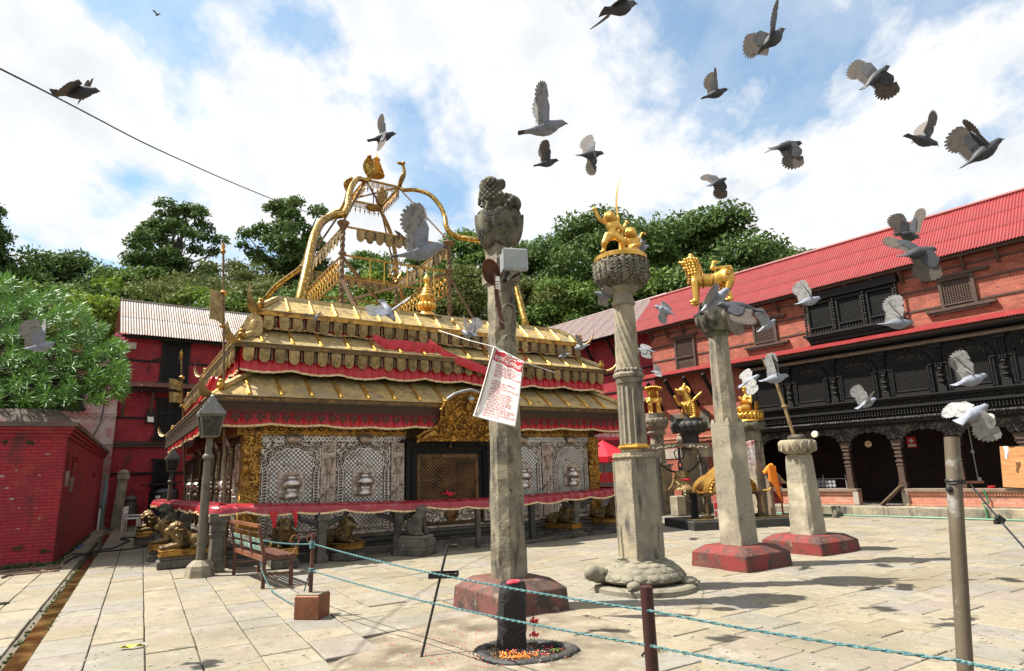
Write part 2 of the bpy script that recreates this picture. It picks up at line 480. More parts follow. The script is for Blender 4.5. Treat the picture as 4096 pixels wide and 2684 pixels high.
M['rust_sheet']=mk('rusty eave sheet',(0.22,0.10,0.08),0.6,0.2,[((0.36,0.22,0.14),2,0.5,0.7),((0.1,0.05,0.04),5,0.5,0.7)],[])
M['lilac_sheet']=mk('faded grey roofing sheet',(0.21,0.165,0.158),0.5,0.3,[((0.22,0.13,0.11),1.2,0.45,0.7,(5,1,1)),((0.42,0.36,0.35),2,0.55,0.75,(6,1,1))],[])
M['stone']=mk('weathered pale stone',(0.245,0.21,0.15),0.85,0,[((0.15,0.135,0.105),3,0.42,0.66),((0.05,0.045,0.04),2.2,0.53,0.68,(2.5,2.5,0.6)),((0.36,0.30,0.19),1.4,0.5,0.7),((0.05,0.045,0.04),14,0.66,0.74)],[(40,0.5,0.012),(9,0.5,0.03)],objvar=0.1)
M['granite']=mk('speckled granite',(0.24,0.21,0.15),0.8,0,[((0.16,0.145,0.115),30,0.48,0.66),((0.10,0.09,0.075),2.6,0.56,0.75),((0.46,0.4,0.28),1.2,0.52,0.72)],[(60,0.4,0.01)],objvar=0.08)
M['stone_dark']=mk('dark stained stone',(0.115,0.10,0.08),0.8,0,[((0.035,0.032,0.028),3,0.42,0.66),((0.26,0.235,0.19),7,0.58,0.78)],[(30,0.6,0.02),(8,0.4,0.03)],objvar=0.15)
M['stone_black']=mk('black smoked stone',(0.035,0.033,0.031),0.6,0,[((0.09,0.085,0.075),8,0.55,0.8)],[(30,0.6,0.02)],objvar=0.15)
M['moss_stone']=mk('mossy carved stone',(0.15,0.135,0.095),0.85,0,[((0.025,0.023,0.019),5,0.38,0.60),((0.16,0.17,0.07),4,0.58,0.75)],[(30,0.6,0.02)])
M['shell_stone']=mk('turtle stone',(0.185,0.165,0.12),0.85,0,[((0.06,0.055,0.043),6,0.46,0.66),((0.26,0.235,0.17),3,0.5,0.7)],[(40,0.5,0.01)],objvar=0.12)
M['plinth_red']=mk('worn red painted plinth',(0.18,0.024,0.021),0.8,0,[((0.085,0.036,0.028),2.4,0.42,0.56),((0.05,0.028,0.025),6,0.50,0.64),((0.20,0.07,0.055),1.6,0.58,0.75),((0.17,0.13,0.10),9,0.62,0.70)],[(35,0.4,0.01),(7,0.3,0.02)])
M['plinth_brown']=mk('worn maroon plinth',(0.135,0.05,0.04),0.8,0,[((0.075,0.046,0.034),2.6,0.42,0.62),((0.045,0.03,0.025),5,0.48,0.64),((0.22,0.17,0.12),3.2,0.60,0.72),((0.20,0.16,0.12),11,0.60,0.70)],[(35,0.4,0.01),(7,0.3,0.02)])
M['soot']=mk('soot black offering stone',(0.010,0.009,0.009),0.62,0,[((0.03,0.02,0.018),7,0.55,0.8)],[(20,0.8,0.03)])
TILE=[(0.0,(0.21,0.172,0.113)),(0.2,(0.248,0.21,0.143)),(0.4,(0.235,0.206,0.155)),(0.55,(0.21,0.197,0.168)),(0.7,(0.265,0.227,0.155)),(0.85,(0.223,0.185,0.151)),(1.0,(0.197,0.189,0.172))]
M['tile']=mk('courtyard flagstone',(0.4,0.35,0.27),0.72,0,[((0.20,0.175,0.125),1.3,0.5,0.72),((0.32,0.30,0.255),3.1,0.55,0.8),((0.12,0.108,0.08),6,0.54,0.72),((0.09,0.08,0.065),22,0.58,0.72),((0.16,0.14,0.10),0.5,0.48,0.70),((0.36,0.345,0.31),11,0.62,0.74)],[(26,0.35,0.012),(5,0.4,0.03)],attr=TILE,spec=0.3)
M['mortar']=mk('joint dirt',(0.13,0.11,0.08),0.95,0,[((0.06,0.055,0.04),6,0.45,0.7)],[(40,0.5,0.02)])
M['cement']=mk('stained cement apron',(0.21,0.175,0.125),0.85,0,[((0.085,0.066,0.043),1.3,0.44,0.66),((0.32,0.28,0.21),2.7,0.52,0.75),((0.07,0.055,0.04),9,0.64,0.76)],[(30,0.5,0.015),(4,0.4,0.03)])
M['earth']=mk('packed earth',(0.17,0.14,0.10),0.95,0,[((0.08,0.09,0.04),0.3,0.45,0.65)],[(6,0.5,0.05)])
M['wet']=mk('brown gutter water',(0.034,0.022,0.006),0.10,0,[((0.16,0.10,0.035),2.0,0.45,0.65),((0.04,0.025,0.01),5,0.55,0.7)],[(9,0.15,0.01)],spec=0.5)
M['moss']=mk('moss',(0.05,0.065,0.015),0.95,0,[((0.03,0.03,0.012),8,0.4,0.7)],[(30,0.8,0.02)])
M['rust']=mk('rusty iron',(0.13,0.055,0.035),0.65,0.3,[((0.06,0.03,0.025),7,0.42,0.68),((0.26,0.13,0.06),12,0.6,0.78)],[(40,0.4,0.006)],objvar=0.1)
M['rust_box']=mk('rusted tin',(0.22,0.085,0.04),0.6,0.3,[((0.13,0.045,0.022),3,0.4,0.66),((0.32,0.15,0.075),8,0.6,0.78)],[(30,0.4,0.006)])
M['iron']=mk('blackened iron',(0.02,0.018,0.017),0.5,0.4,[((0.07,0.04,0.03),12,0.55,0.75)],[(40,0.3,0.005)])
M['iron_brown']=mk('brown painted steel',(0.14,0.085,0.045),0.5,0.4,[((0.24,0.16,0.07),5,0.5,0.72),((0.05,0.03,0.02),9,0.5,0.7)],[])
M['steel']=mk('galvanised pipe',(0.165,0.135,0.095),0.55,0.35,[((0.085,0.058,0.036),3,0.42,0.66,(1,1,0.35)),((0.10,0.055,0.03),6,0.6,0.74),((0.42,0.40,0.38),9,0.58,0.75)],[(50,0.25,0.004)])
M['maroon_pipe']=mk('maroon painted pipe',(0.045,0.010,0.008),0.55,0.1,[((0.022,0.010,0.008),9,0.45,0.66),((0.10,0.03,0.02),14,0.6,0.72)],[(50,0.3,0.004)])
M['lamp_paint']=mk('grey green lamp paint',(0.115,0.10,0.072),0.6,0.1,[((0.05,0.045,0.035),6,0.45,0.7)],[(40,0.3,0.006)],objvar=0.12)
M['lamp_roof']=mk('lamp cap shingle',(0.20,0.20,0.19),0.6,0.2,[((0.15,0.15,0.14),9,0.45,0.7)],[])
M['glass_dark']=mk('dusty dark glass',(0.012,0.013,0.011),0.2,0.0,[((0.09,0.09,0.07),12,0.5,0.75)],[(60,0.4,0.006)],spec=0.5)
M['glass_grey']=mk('frosted floodlight glass',(0.30,0.31,0.30),0.3,0.0,[((0.22,0.24,0.23),3,0.4,0.7)],[],spec=0.5)
M['grey_metal']=mk('grey cast metal',(0.30,0.31,0.32),0.5,0.3,[((0.18,0.18,0.18),7,0.5,0.7)],[])
M['white']=mk('white paint',(0.72,0.70,0.67),0.5,0,[((0.5,0.46,0.42),7,0.55,0.75)],[])
M['paper']=mk('white vinyl banner',(0.78,0.75,0.72),0.45,0,[((0.66,0.62,0.58),3,0.5,0.75)],[],spec=0.4,trans=0.12)
M['ink_red']=mk('red print',(0.36,0.008,0.014),0.5)
M['ink_white']=mk('white print',(0.8,0.78,0.75),0.5)
M['rope']=mk('teal rope',(0.045,0.125,0.13),0.8,0,[((0.22,0.31,0.30),60,0.5,0.68),((0.05,0.14,0.16),40,0.55,0.7)],[(220,0.6,0.004)])
M['cable']=mk('black cable',(0.012,0.012,0.013),0.5)
M['hose']=mk('brown garden hose',(0.17,0.10,0.07),0.55,0,[((0.28,0.17,0.13),7,0.5,0.7)],[])
M['hose_green']=mk('green hose',(0.015,0.14,0.06),0.45)
M['hose_blue']=mk('pale green pipe',(0.12,0.32,0.26),0.5)
M['wood_raw']=mk('orange plywood',(0.42,0.20,0.075),0.65,0,[((0.30,0.12,0.04),2,0.45,0.7,(1,1,5)),((0.52,0.32,0.16),3,0.55,0.75,(1,1,6))],[])
M['plank']=mk('grey brown plank',(0.20,0.14,0.10),0.7,0,[((0.10,0.07,0.05),4,0.45,0.7,(1,6,6))],[])
M['orange_cloth']=mk('saffron cloth',(0.80,0.24,0.02),0.7,0,[((0.62,0.14,0.01),7,0.5,0.7)],[(12,0.4,0.02)])
M['red_box']=mk('red enamel',(0.26,0.014,0.022),0.45,0,[((0.15,0.012,0.016),6,0.5,0.72)],[])
M['red_bright']=mk('bright red plastic',(0.60,0.02,0.035),0.35)
M['blue_bright']=mk('blue awning print',(0.03,0.06,0.4),0.5)
M['tank']=mk('black water tank plastic',(0.012,0.014,0.022),0.35,0,[((0.03,0.034,0.05),4,0.5,0.7)],[],spec=0.5)
M['fringe_metal']=mk('blackened fringe metal',(0.055,0.035,0.02),0.5,0.4,[((0.16,0.11,0.05),30,0.58,0.72)],[])
M['stone_relief']=repousse('carved dark capital',(0.20,0.175,0.125),(0.012,0.011,0.009),15.0,0.0,0.85,'scroll',0.03,(0.05,0.045,0.035))
M['stone_old']=mk('old stained stone',(0.225,0.195,0.135),0.85,0,[((0.11,0.095,0.07),3,0.40,0.62),((0.035,0.03,0.026),2.0,0.50,0.64,(2.5,2.5,0.6)),((0.34,0.29,0.18),1.4,0.52,0.7),((0.03,0.028,0.025),11,0.60,0.70)],[(40,0.5,0.012),(9,0.6,0.03)])
M['shade_brick']=mk('shade darkened brick',(0.03,0.012,0.01),0.8,0,[((0.012,0.008,0.007),2,0.4,0.65)],[(40,0.3,0.01)],brick=((0.04,0.014,0.010),(0.028,0.010,0.008),(0.02,0.012,0.01),0.21,0.065,0.006))  # deep shade of the arcade put into the brick colour
M['terracotta']=mk('moulded terracotta',(0.44,0.19,0.12),0.75,0,[((0.30,0.12,0.08),5,0.48,0.7),((0.54,0.36,0.24),3,0.56,0.75)],[(35,0.5,0.01)])
M['plaster']=mk('grey plaster',(0.33,0.29,0.24),0.85,0,[((0.2,0.17,0.14),3,0.45,0.7)],[(30,0.4,0.01)])
M['marigold']=mk('orange petals',(0.85,0.22,0.015),0.6,objvar=0.1)
M['petal_red']=mk('red petals',(0.55,0.015,0.03),0.6)
M['rice']=mk('scattered rice',(0.75,0.62,0.45),0.7)
M['vermilion']=mk('vermilion powder',(0.62,0.02,0.05),0.85,0,[((0.5,0.1,0.12),9,0.5,0.7)],[])
M['bark']=mk('bark',(0.07,0.055,0.04),0.9,0,[((0.03,0.025,0.02),6,0.4,0.7,(3,3,0.6))],[(12,0.6,0.03)])
for nm,col in (('leaf_dark',(0.068,0.118,0.032)),('leaf_mid',(0.088,0.150,0.030)),('leaf_bright',(0.130,0.205,0.028)),('leaf_olive',(0.098,0.122,0.034)),('leaf_oleander',(0.085,0.19,0.035))):
 M[nm]=mk(nm.replace('_',' '),col,0.45 if 'ole' in nm else 0.68,0,[((col[0]*1.7,col[1]*1.5,col[2]*1.3),0.9,0.45,0.7),((col[0]*0.55,col[1]*0.6,col[2]*0.6),0.35,0.5,0.75)],[],trans=0.25,spec=0.4 if 'ole' in nm else 0.2)
M['pig_dark']=mk('backlit slate feathers',(0.035,0.037,0.046),0.6,0,[((0.018,0.018,0.022),14,0.45,0.65),((0.09,0.093,0.105),30,0.6,0.75)],[],objvar=0.2)  # backlit darkness against the sky put into the feather colour
M['pig_grey']=mk('blue grey feathers',(0.19,0.205,0.25),0.55,0,[((0.12,0.13,0.16),16,0.5,0.7),((0.42,0.43,0.47),24,0.58,0.75)],[],objvar=0.15)
M['pig_pale']=mk('pale sunlit feathers',(0.26,0.25,0.245),0.6,0,[((0.12,0.115,0.115),20,0.46,0.66)],[],objvar=0.12,trans=0.15)  # pale wing tone with sunlight put into the colour
M['pig_brown']=mk('brown grey flight feathers',(0.10,0.08,0.064),0.6,0,[((0.05,0.042,0.035),20,0.48,0.7)],[],objvar=0.15,trans=0.15)
M['beak']=mk('dark beak',(0.03,0.025,0.025),0.4)
TO=Vector((-2.734,14.931,0));TA=R(32.5)
RO_=Vector((10.144,20.640,0));RA=R(-51.0)
LO=Vector((-15.587,26.969,0));LA=R(36.0)
BO=Vector((-9.959,13.957,0));BA=R(30.0)
def fr(o,a,x,y,z=0.0):
 return Vector((o.x+x*math.cos(a)-y*math.sin(a),o.y+x*math.sin(a)+y*math.cos(a),z))
def tw(u,v,z=0.0):return fr(TO,TA,u,v,z)
def rw(s_,v,z=0.0):return fr(RO_,RA,s_,v,z)
def tl(p):
 d=p-TO
 return (d.x*math.cos(TA)+d.y*math.sin(TA),-d.x*math.sin(TA)+d.y*math.cos(TA))
 # THE SETTING
def project(p):
 d=Vector(p)-EYE
 z=d.dot(FWD)
 if z<0.3:return None
 return (W_PX/2+F_PX*d.dot(RT)/z,H_PX/2-F_PX*d.dot(UP)/z,z)
mb=MB()
mb.add([(-260,-120,-0.06),(260,-120,-0.06),(260,420,-0.06),(-260,420,-0.06)],[(0,1,2,3)])
tag(mb.build('ground',M['earth']),kind='structure')
def hill_z(x,y):
 t=min(max((y-33-0.12*abs(x))/16.0,0),1)
 base=10.0*t*t*(3-2*t)
 return base*(1-0.25*min(max((x-12)/25,0),1))+max(0,y-50)*0.10+0.5*math.sin(x*0.31+y*0.2)*t-0.08*(1-t)
mb=MB()
mb.grid(lambda a,b:(-90+200*a,31+130*b,hill_z(-90+200*a,31+130*b)),60,40)
tag(mb.build('hill',M['earth'],smooth=True),kind='structure')
# gutter: a wet stone channel beside the path
def gut(v):return -6.39+(v+5.47)*0.0357
GW=0.18
mb=MB()
g0,g1=-9.0,13.0
for (a,b,za,zb,mi)in ((0,GW,-0.020,-0.020,0),):
 mb.add([tw(gut(g0)+a,g0,za),tw(gut(g0)+b,g0,za),tw(gut(g1)+b,g1,zb),tw(gut(g1)+a,g1,zb)],[(0,1,2,3)],mi)
tag(mb.build('gutter_water',M['wet']),kind='structure')
# flagstones
PATCH=[(-1.75,6.0),(-1.45,7.0),(-1.05,7.75),(-0.25,8.0),(0.75,7.75),(1.05,7.1),(1.15,6.2),(0.9,5.2),(-1.6,5.0)]
def inside(poly,x,y):
 c=False
 n=len(poly)
 for i in range(n):
  x0,y0=poly[i];x1,y1=poly[(i+1)%n]
  if (y0>y)!=(y1>y)and x<(x1-x0)*(y-y0)/(y1-y0)+x0:c=not c
 return c
def free(p):
 u,v=tl(p)
 if -3.85<u<6.4 and -0.35<v<10.8:return False
 if gut(v)-0.05<u<gut(v)+GW+0.05:return False
 d=p-BO
 bx,by=d.x*math.cos(BA)+d.y*math.sin(BA),-d.x*math.sin(BA)+d.y*math.cos(BA)
 if bx<-0.1 and by>0.1:return False
 d=p-LO
 if -d.x*math.sin(LA)+d.y*math.cos(LA)>0.0:return False
 d=p-RO_
 if -d.x*math.sin(RA)+d.y*math.cos(RA)>0.05 and d.x*math.cos(RA)+d.y*math.sin(RA)>-8.2:return False
 return not inside(PATCH,p.x,p.y)
tiles=[]
rt=random.Random(5)
u=-18.0
while u<27.0:
 w=rt.uniform(0.36,0.54)if u<1 else rt.uniform(0.40,0.62)
 gl=-6.39
 if u<gl<u+w:w=gl-u+0.02
 elif abs(u-gl)<0.05:u=gl+GW-0.0;continue
 v=-16.0+rt.uniform(0,0.6)
 while v<21.0:
  L=rt.uniform(0.34,0.82)if u<1 else rt.uniform(0.42,1.05)
  tiles.append((u,u+w,v,v+L,rt.random()))
  v+=L
 u+=w
cand=[]
for (u0,u1,v0,v1,tn)in tiles:
 sk=0.0357*((v0+v1)/2+5.47)if u0<-2 else 0.0
 c=tw((u0+u1)/2+sk,(v0+v1)/2)
 pj=project(c)
 if pj is None or not (-500<pj[0]<4600 and 1900<pj[1]<3300):continue
 if not free(c):continue
 inframe=-60<pj[0]<4160 and pj[1]<2800
 cand.append((((u1-u0)*(v1-v0)/pj[2]**3 if inframe else 0),u0,u1,v0,v1,tn))
cand.sort(key=lambda t_:-t_[0])
def stone(mb,tones,u0,u1,v0,v1,tn):
 K_=0.0357 if u0<-2 else 0.0
 tw=lambda a,b,z=0.0:fr(TO,TA,a+K_*(b+5.47),b,z)
 g=0.0015+rt.random()*0.003
 z=rt.uniform(-0.003,0.004)+(0.008 if rt.random()<0.06 else 0)
 jt=lambda:rt.uniform(-0.007,0.007)
 cn=[(u0+g+abs(jt()),v0+g+abs(jt())),(u1-g-abs(jt()),v0+g+abs(jt())),(u1-g-abs(jt()),v1-g-abs(jt())),(u0+g+abs(jt()),v1-g-abs(jt()))]
 zz=[z+rt.uniform(-0.002,0.002)for _ in range(4)]
 mu,mv=(u0+u1)/2,(v0+v1)/2
 lo=[tw(a,b,-0.035)for a,b in cn]
 md=[tw(a,b,q-0.006)for (a,b),q in zip(cn,zz)]
 hi=[tw(a+math.copysign(0.007,mu-a),b+math.copysign(0.007,mv-b),q)for (a,b),q in zip(cn,zz)]
 fs_=[(8,9,10,11)]+[(i,(i+1)%4,4+(i+1)%4,4+i)for i in range(4)]+[(4+i,4+(i+1)%4,8+(i+1)%4,8+i)for i in range(4)]
 mb.add(lo+md+hi,fs_)
 tones+=[tn]*9
def tone_attr(me,tones):
 a=me.attributes.new('tone','FLOAT','FACE')
 a.data.foreach_set('value',tones)
mb=MB()
mb.b2(-19,27,-17,21.5,-0.055,-0.028)
mb.v=[tuple(tw(*p))for p in mb.v]
paving=tag(mb.build('paving',M['mortar']),kind='structure')
rest,rtn=MB(),[]
for i,(_,u0,u1,v0,v1,tn)in enumerate(cand):
 if i<300 and _>0:
  b,tn_=MB(),[]
  stone(b,tn_,u0,u1,v0,v1,tn)
  me=b.mesh('flagstone',M['tile']);tone_attr(me,tn_)
  obj('flagstone',me,paving)
 else:
  stone(rest,rtn,u0,u1,v0,v1,tn)
me=rest.mesh('flagstone',M['tile']);tone_attr(me,rtn)
tag(obj('flagstone',me,paving),kind='stuff')
mb=MB()
n=72
ring=[]
for i in range(n):
 a=2*PI*i/n
 best=1.0
 for k in range(len(PATCH)):
  x0,y0=PATCH[k];x1,y1=PATCH[(k+1)%len(PATCH)]
  dx,dy=math.cos(a),math.sin(a)
  ex,ey=x1-x0,y1-y0
  dn=dx*ey-dy*ex
  if abs(dn)<1e-9:continue
  t=((x0+0.25)*ey-(y0-6.4)*ex)/dn
  s_=((x0+0.25)*dy-(y0-6.4)*dx)/dn
  if t>0 and -0.001<=s_<=1.001:best=t
 ring.append((a,best*(1.04+0.05*math.sin(5*a)+0.03*math.sin(11*a+1))))
vs_,fs_=[(-0.25,6.4,0.012)],[]
K=8
for k in range(1,K+1):
 for (a,rr)in ring:
  q=rr*k/K
  vs_.append((-0.25+q*math.cos(a),6.4+q*math.sin(a),0.012-0.004*k/K+0.005*math.sin(7*q+3*a)if k<K else -0.012))
for j in range(n):fs_.append((0,1+j,1+(j+1)%n))
for k in range(K-1):
 for j in range(n):
  a,b=1+k*n+j,1+k*n+(j+1)%n
  fs_.append((a,a+n,b+n,b))
mb.add(vs_,fs_)
tag(mb.build('cement_apron',M['cement'],smooth=True),kind='structure')
# corrugated roof sheets
def wavy(width,length,pitch,amp):
 """one sheet: x across, y down the slope, z up"""
 b=MB()
 nx=max(8,int(width/pitch*6))
 b.grid(lambda a,c:(width*a,length*c,amp*math.sin(2*PI*width*a/pitch)),nx,1)
 N=len(b.v)
 b.v+=[(x,y,z-0.004)for x,y,z in b.v]
 b.f+=[tuple(N+i for i in f[::-1])for f in b.f]
 b.m+=[0]*(len(b.f)-len(b.m))
 return b
def sheets(parent,x0,x1,ya,za,yb,zb,courses,mat,wid=0.82,pitch=0.085,amp=0.014,name='roofing_sheet'):
 """courses of lapped sheets from the ridge (ya,za) to the eave (yb,zb) in the parent's frame"""
 L=math.hypot(yb-ya,zb-za)
 sl=math.atan2(zb-za,yb-ya)
 n=max(1,round((x1-x0)/wid));w=(x1-x0)/n
 pw=round(w/pitch)
 cl=L/courses+0.12
 me=wavy(w+pitch*0.5,cl,w/pw,amp).mesh(name,mat,60)
 for c in range(courses):
  t=c/courses
  y,z=ya+(yb-ya)*t,za+(zb-za)*t
  for i in range(n):
   dz=0.012+0.014*(courses-c)+(0.005 if i%2 else 0.0)
   obj(name,me,parent,(x0+i*w,y,z+dz),(sl+random.uniform(-0.002,0.002),0,0))
def lattice_bm(w,h,step,bar,depth,diag=False,mi=0):
 b=MB()
 if not diag:
  n=max(2,round(w/step));m=max(2,round(h/step))
  for i in range(n+1):b.b2(-w/2+w*i/n-bar/2,-w/2+w*i/n+bar/2,0,depth,0,h,mi)
  for j in range(m+1):b.b2(-w/2,w/2,0.004,depth-0.004,h*j/m-bar/2,h*j/m+bar/2,mi)
 else:
  n=int((w+h)/step)
  for sgn in (1,-1):
   for i in range(-n,n+1):
    c=i*step
    pts=[]
    for z in (0,h):
     x=sgn*z+c
     pts.append((x,z))
    (xa,za),(xb,zb)=pts
    lo,hi=-w/2,w/2
    def clip(x,z,x2,z2):
     if x<lo:z+=(lo-x)*(z2-z)/(x2-x);x=lo
     if x>hi:z+=(hi-x)*(z2-z)/(x2-x);x=hi
     return x,z
    if max(xa,xb)<=lo or min(xa,xb)>=hi:continue
    A=clip(xa,za,xb,zb);B=clip(xb,zb,xa,za)
    if abs(A[1]-B[1])<0.02:continue
    off=0.004 if sgn>0 else 0.0
    b.bar((A[0],depth/2+off,A[1]),(B[0],depth/2+off,B[1]),bar,bar,mi)
 return b
 # low red block at the left
blk=thing('red_outbuilding','low crimson brick block with a mossy cement coping beside the gutter','building',BO,BA)
D=13.3
mb=MB();mb.b2(-12,0,0,D,-0.05,2.78)
mb.build('wall',M['red_paint'],blk)
mb=MB()
for (o,z0,z1)in ((0.04,2.70,2.782),(0.08,2.784,2.86),(0.12,2.862,2.93)):
 mb.b2(-12,o,-o,D,z0,z1)
mb.build('cornice',M['red_paint'],blk)
mb=MB()
o=0.17
mb.prism([(-o,2.932),(D,2.932),(D,3.33),(0.10,3.33),(-o,3.03)],-12,-0.27,plane='yz')
mb.add([(-0.27,-o,2.932),(o,-o,2.932),(o,D,2.932),(-0.27,D,2.932),(-0.27,-o,3.03),(o,-o,3.03),(o,D,3.03),(-0.27,0.10,3.33),(-0.27,D,3.33)],[(0,1,5,4),(1,2,6,5),(4,5,7),(5,6,8,7),(2,3,8,6),(0,3,2,1)])
mb.build('coping',M['cement_cap'],blk)
for y,z0,z1 in ((0.55,1.98,2.42),(1.62,1.86,2.22)):
 f=MB().b2(-0.02,0.012,y-0.045,y+0.045,z0,z1).build('vent_slot',M['black_gap'],blk)  # black box proud of the wall paints the shade inside the slot
 MB().box((0.03,y,z0-0.17),(0.06,0.13,0.34)).build('spout',M['plaster'],f)
 if y>1:MB().box((0.05,y+0.05,z1+0.06),(0.10,0.2,0.1)).build('ledge_brick',M['red_paint'],f)
MB().box((0.03,8.6,2.0),(0.06,0.25,0.14)).build('ledge_brick',M['red_paint'],blk)
for x,z,s_ in ((-0.62,0.40,0.05),(-0.15,0.3,0.04),(-0.65,2.58,0.04),(-1.1,2.6,0.035)):
 b=MB()
 rr=random.Random(int(z*99))
 for _ in range(30):
  b.sphere((x+rr.gauss(0,s_),-0.008,z+rr.gauss(0,s_*0.6)),rr.uniform(0.006,0.018),6,4)
 tag(b.build('moss_tuft',M['moss'],blk),kind='stuff')
b=MB()
rr=random.Random(3)
for _ in range(240):
 b.sphere((-rr.random()**1.2*3.2,-0.05+rr.gauss(0,0.03),rr.uniform(0,0.06)),rr.uniform(0.02,0.06),6,4)
for _ in range(120):
 b.sphere((0.05+rr.gauss(0,0.02),rr.random()*9,rr.uniform(-0.01,0.04)),rr.uniform(0.02,0.05),6,4)
tag(b.build('moss',M['moss'],blk),kind='stuff')
for k in range(16):
 x,z=-rr.uniform(0.1,1.6),rr.uniform(0.6,2.4)
 pts=[(x+0.03*rr.uniform(0.4,1.2)*math.cos(a)*(2 if k%3==0 else 1),z+0.02*rr.uniform(0.4,1.1)*math.sin(a))for a in [i*PI/4 for i in range(8)]]
 MB().prism(pts,-0.004,0.01,plane='xz').build('flaked_patch',M['plaster'],blk)
 # windows used on the timber buildings
def carved_window(parent,x,z,w,h,y=0.0,mat='dark_wood',diag=True,wings=0.0,lower=0.28,step=0.05,name='window',lab=None):
 """frame proud of the wall (wall face at y), lattice leaves, carved apron; y grows inwards"""
 f=MB()
 t=0.085
 f.b2(x-w/2,x-w/2+t,y-0.09,y+0.05,z,z+h)
 f.b2(x+w/2-t,x+w/2,y-0.09,y+0.05,z,z+h)
 f.b2(x-w/2+t,x+w/2-t,y-0.088,y+0.05,z+h-t,z+h)
 f.b2(x-w/2+t,x+w/2-t,y-0.088,y+0.05,z+lower*h,z+lower*h+0.05)
 fr_=f.build('frame' if name!='window' else 'window',M[mat],parent)
 if lab:tag(fr_,lab)
 k=MB()
 i=t+0.003
 k.b2(x-w/2+i,x-w/2+i+0.05,y-0.05,y+0.04,z+0.02,z+h-i)
 k.b2(x+w/2-i-0.05,x+w/2-i,y-0.05,y+0.04,z+0.02,z+h-i)
 k.build('inner_frame',M[mat],fr_)
 s_=MB()
 s_.b2(x-w/2-0.1-wings,x+w/2+0.1+wings,y-0.13,y+0.03,z-0.09,z-0.004)
 s_.b2(x-w/2-0.05-wings*0.7,x+w/2+0.05+wings*0.7,y-0.10,y+0.03,z-0.16,z-0.092)
 s_.build('sill',M[mat],fr_)
 l_=MB()
 l_.b2(x-w/2-0.08-wings,x+w/2+0.08+wings,y-0.12,y+0.03,z+h+0.003,z+h+0.09)
 l_.build('lintel',M[mat],fr_)
 g=lattice_bm(w-2*i-0.10,h*(1-lower)-0.15,step,step*0.34,0.03,diag)
 o=g.build('lattice',M[mat],fr_,loc=(x,y-0.05,z+lower*h+0.055));tag(o,kind='stuff')
 MB().b2(x-w/2+i+0.05,x+w/2-i-0.05,y-0.010,y-0.003,z+lower*h,z+h-t).build('dark_pane',M['black_gap'],fr_)
 a=MB().b2(x-w/2+i+0.05,x+w/2-i-0.05,y-0.03,y+0.045,z+0.01,z+lower*h-0.002)
 n_=max(3,int(w/0.09))
 for q in range(n_):
  a.sphere((x-w/2+i+0.07+(w-2*i-0.14)*q/(n_-1),y-0.03,z+lower*h*0.5),(0.03,0.02,lower*h*0.32),6,5)
 a.build('apron',M[mat],fr_)
 return fr_
 # red house at the back left
lh=thing('red_house','tall crimson brick house with zinc roof and black carved windows behind the temple','building',LO,LA)
MB().b2(-1.40,12,0,4.2,-0.05,7.95).build('wall',M['red_paint'],lh)
g=MB()
g.prism([(0.0,7.952),(4.2,7.952),(1.9,9.95)],-1.398,12,plane='yz')
g.build('gable',M['red_paint'],lh)
sheets(lh,-1.62,12.2,1.75,9.92,-0.55,7.98,2,M['grey_sheet'],pitch=0.1,amp=0.02)
mb=MB()
mb.prism([(1.75,9.88),(4.6,7.7),(4.6,7.73),(1.75,9.92)],-1.62,12.2,plane='yz')
mb.build('rear_roof',M['grey_sheet'],lh)
MB().tube([(-1.66,1.75,9.96),(12.2,1.75,9.96)],0.06,8).build('ridge_cap',M['grey_sheet'],lh)
MB().b2(-1.55,12,-0.42,-0.34,7.80,7.93).build('eave_board',M['dark_wood'],lh)
mb=MB()
for i in range(28):mb.bar((-1.4+i*0.45,0,8.1),(-1.4+i*0.45,-0.5,7.86),0.06,0.09)
mb.build('rafters',M['dark_wood'],lh)
for z,o in ((6.86,0.03),(4.38,0.03),(2.06,0.05)):
 MB().b2(-1.40,12,-o,0.02,z,z+0.09).build('timber_band',M['dark_wood'],lh)
mb=MB().b2(-1.40,12,-0.08,0.02,3.20,3.31).b2(-1.4,12,-0.05,0.02,3.312,3.40)
for i in range(60):mb.box((-1.35+i*0.16,-0.06,3.44),(0.07,0.06,0.06))
mb.build('cornice',M['brown_wood'],lh)
carved_window(lh,0.61,6.02,1.14,1.80,diag=True,lower=0.16,step=0.11)
carved_window(lh,0.57,3.62,1.06,1.62,diag=False,lower=0.32,step=0.5)
carved_window(lh,0.55,1.70,0.86,0.92,diag=False,lower=0.08,step=0.06)
carved_window(lh,4.2,3.62,1.06,1.62,diag=False,lower=0.32,step=0.1)
carved_window(lh,4.2,6.02,1.14,1.80,diag=True,lower=0.16,step=0.11)
sheets(lh,-1.25,11.8,-0.02,5.98,-0.72,5.70,1,M['rust_sheet'],pitch=0.085,amp=0.016,name='canopy_sheet')
mb=MB().b2(-1.25,11.8,-0.62,-0.55,5.55,5.66)
for i in range(46):mb.box((-1.2+i*0.28,-0.45,5.52),(0.10,0.3,0.09))
mb.build('bracket_course',M['dark_wood'],lh)
for x in (-1.2,-0.18,1.3,2.6,3.9):
 mb=MB().bar((x,-0.02,4.45),(x,-0.5,5.52),0.10,0.12)
 mb.build('strut',M['brown_wood'],lh)
mb=MB();mb.b2(-1.52,-0.96,-0.32,-0.02,7.35,7.62);mb.b2(-1.47,-1.01,-0.33,-0.3,7.40,7.58)
mb.build('wall_lamp',M['plaster'],lh)
mb=MB().box((-0.16,-0.16,4.38),(0.34,0.10,0.36),rot=Euler((R(-18),0,R(14)))).box((-0.16,-0.05,4.66),(0.3,0.16,0.24))
fl=mb.build('floodlight',M['iron'],lh)
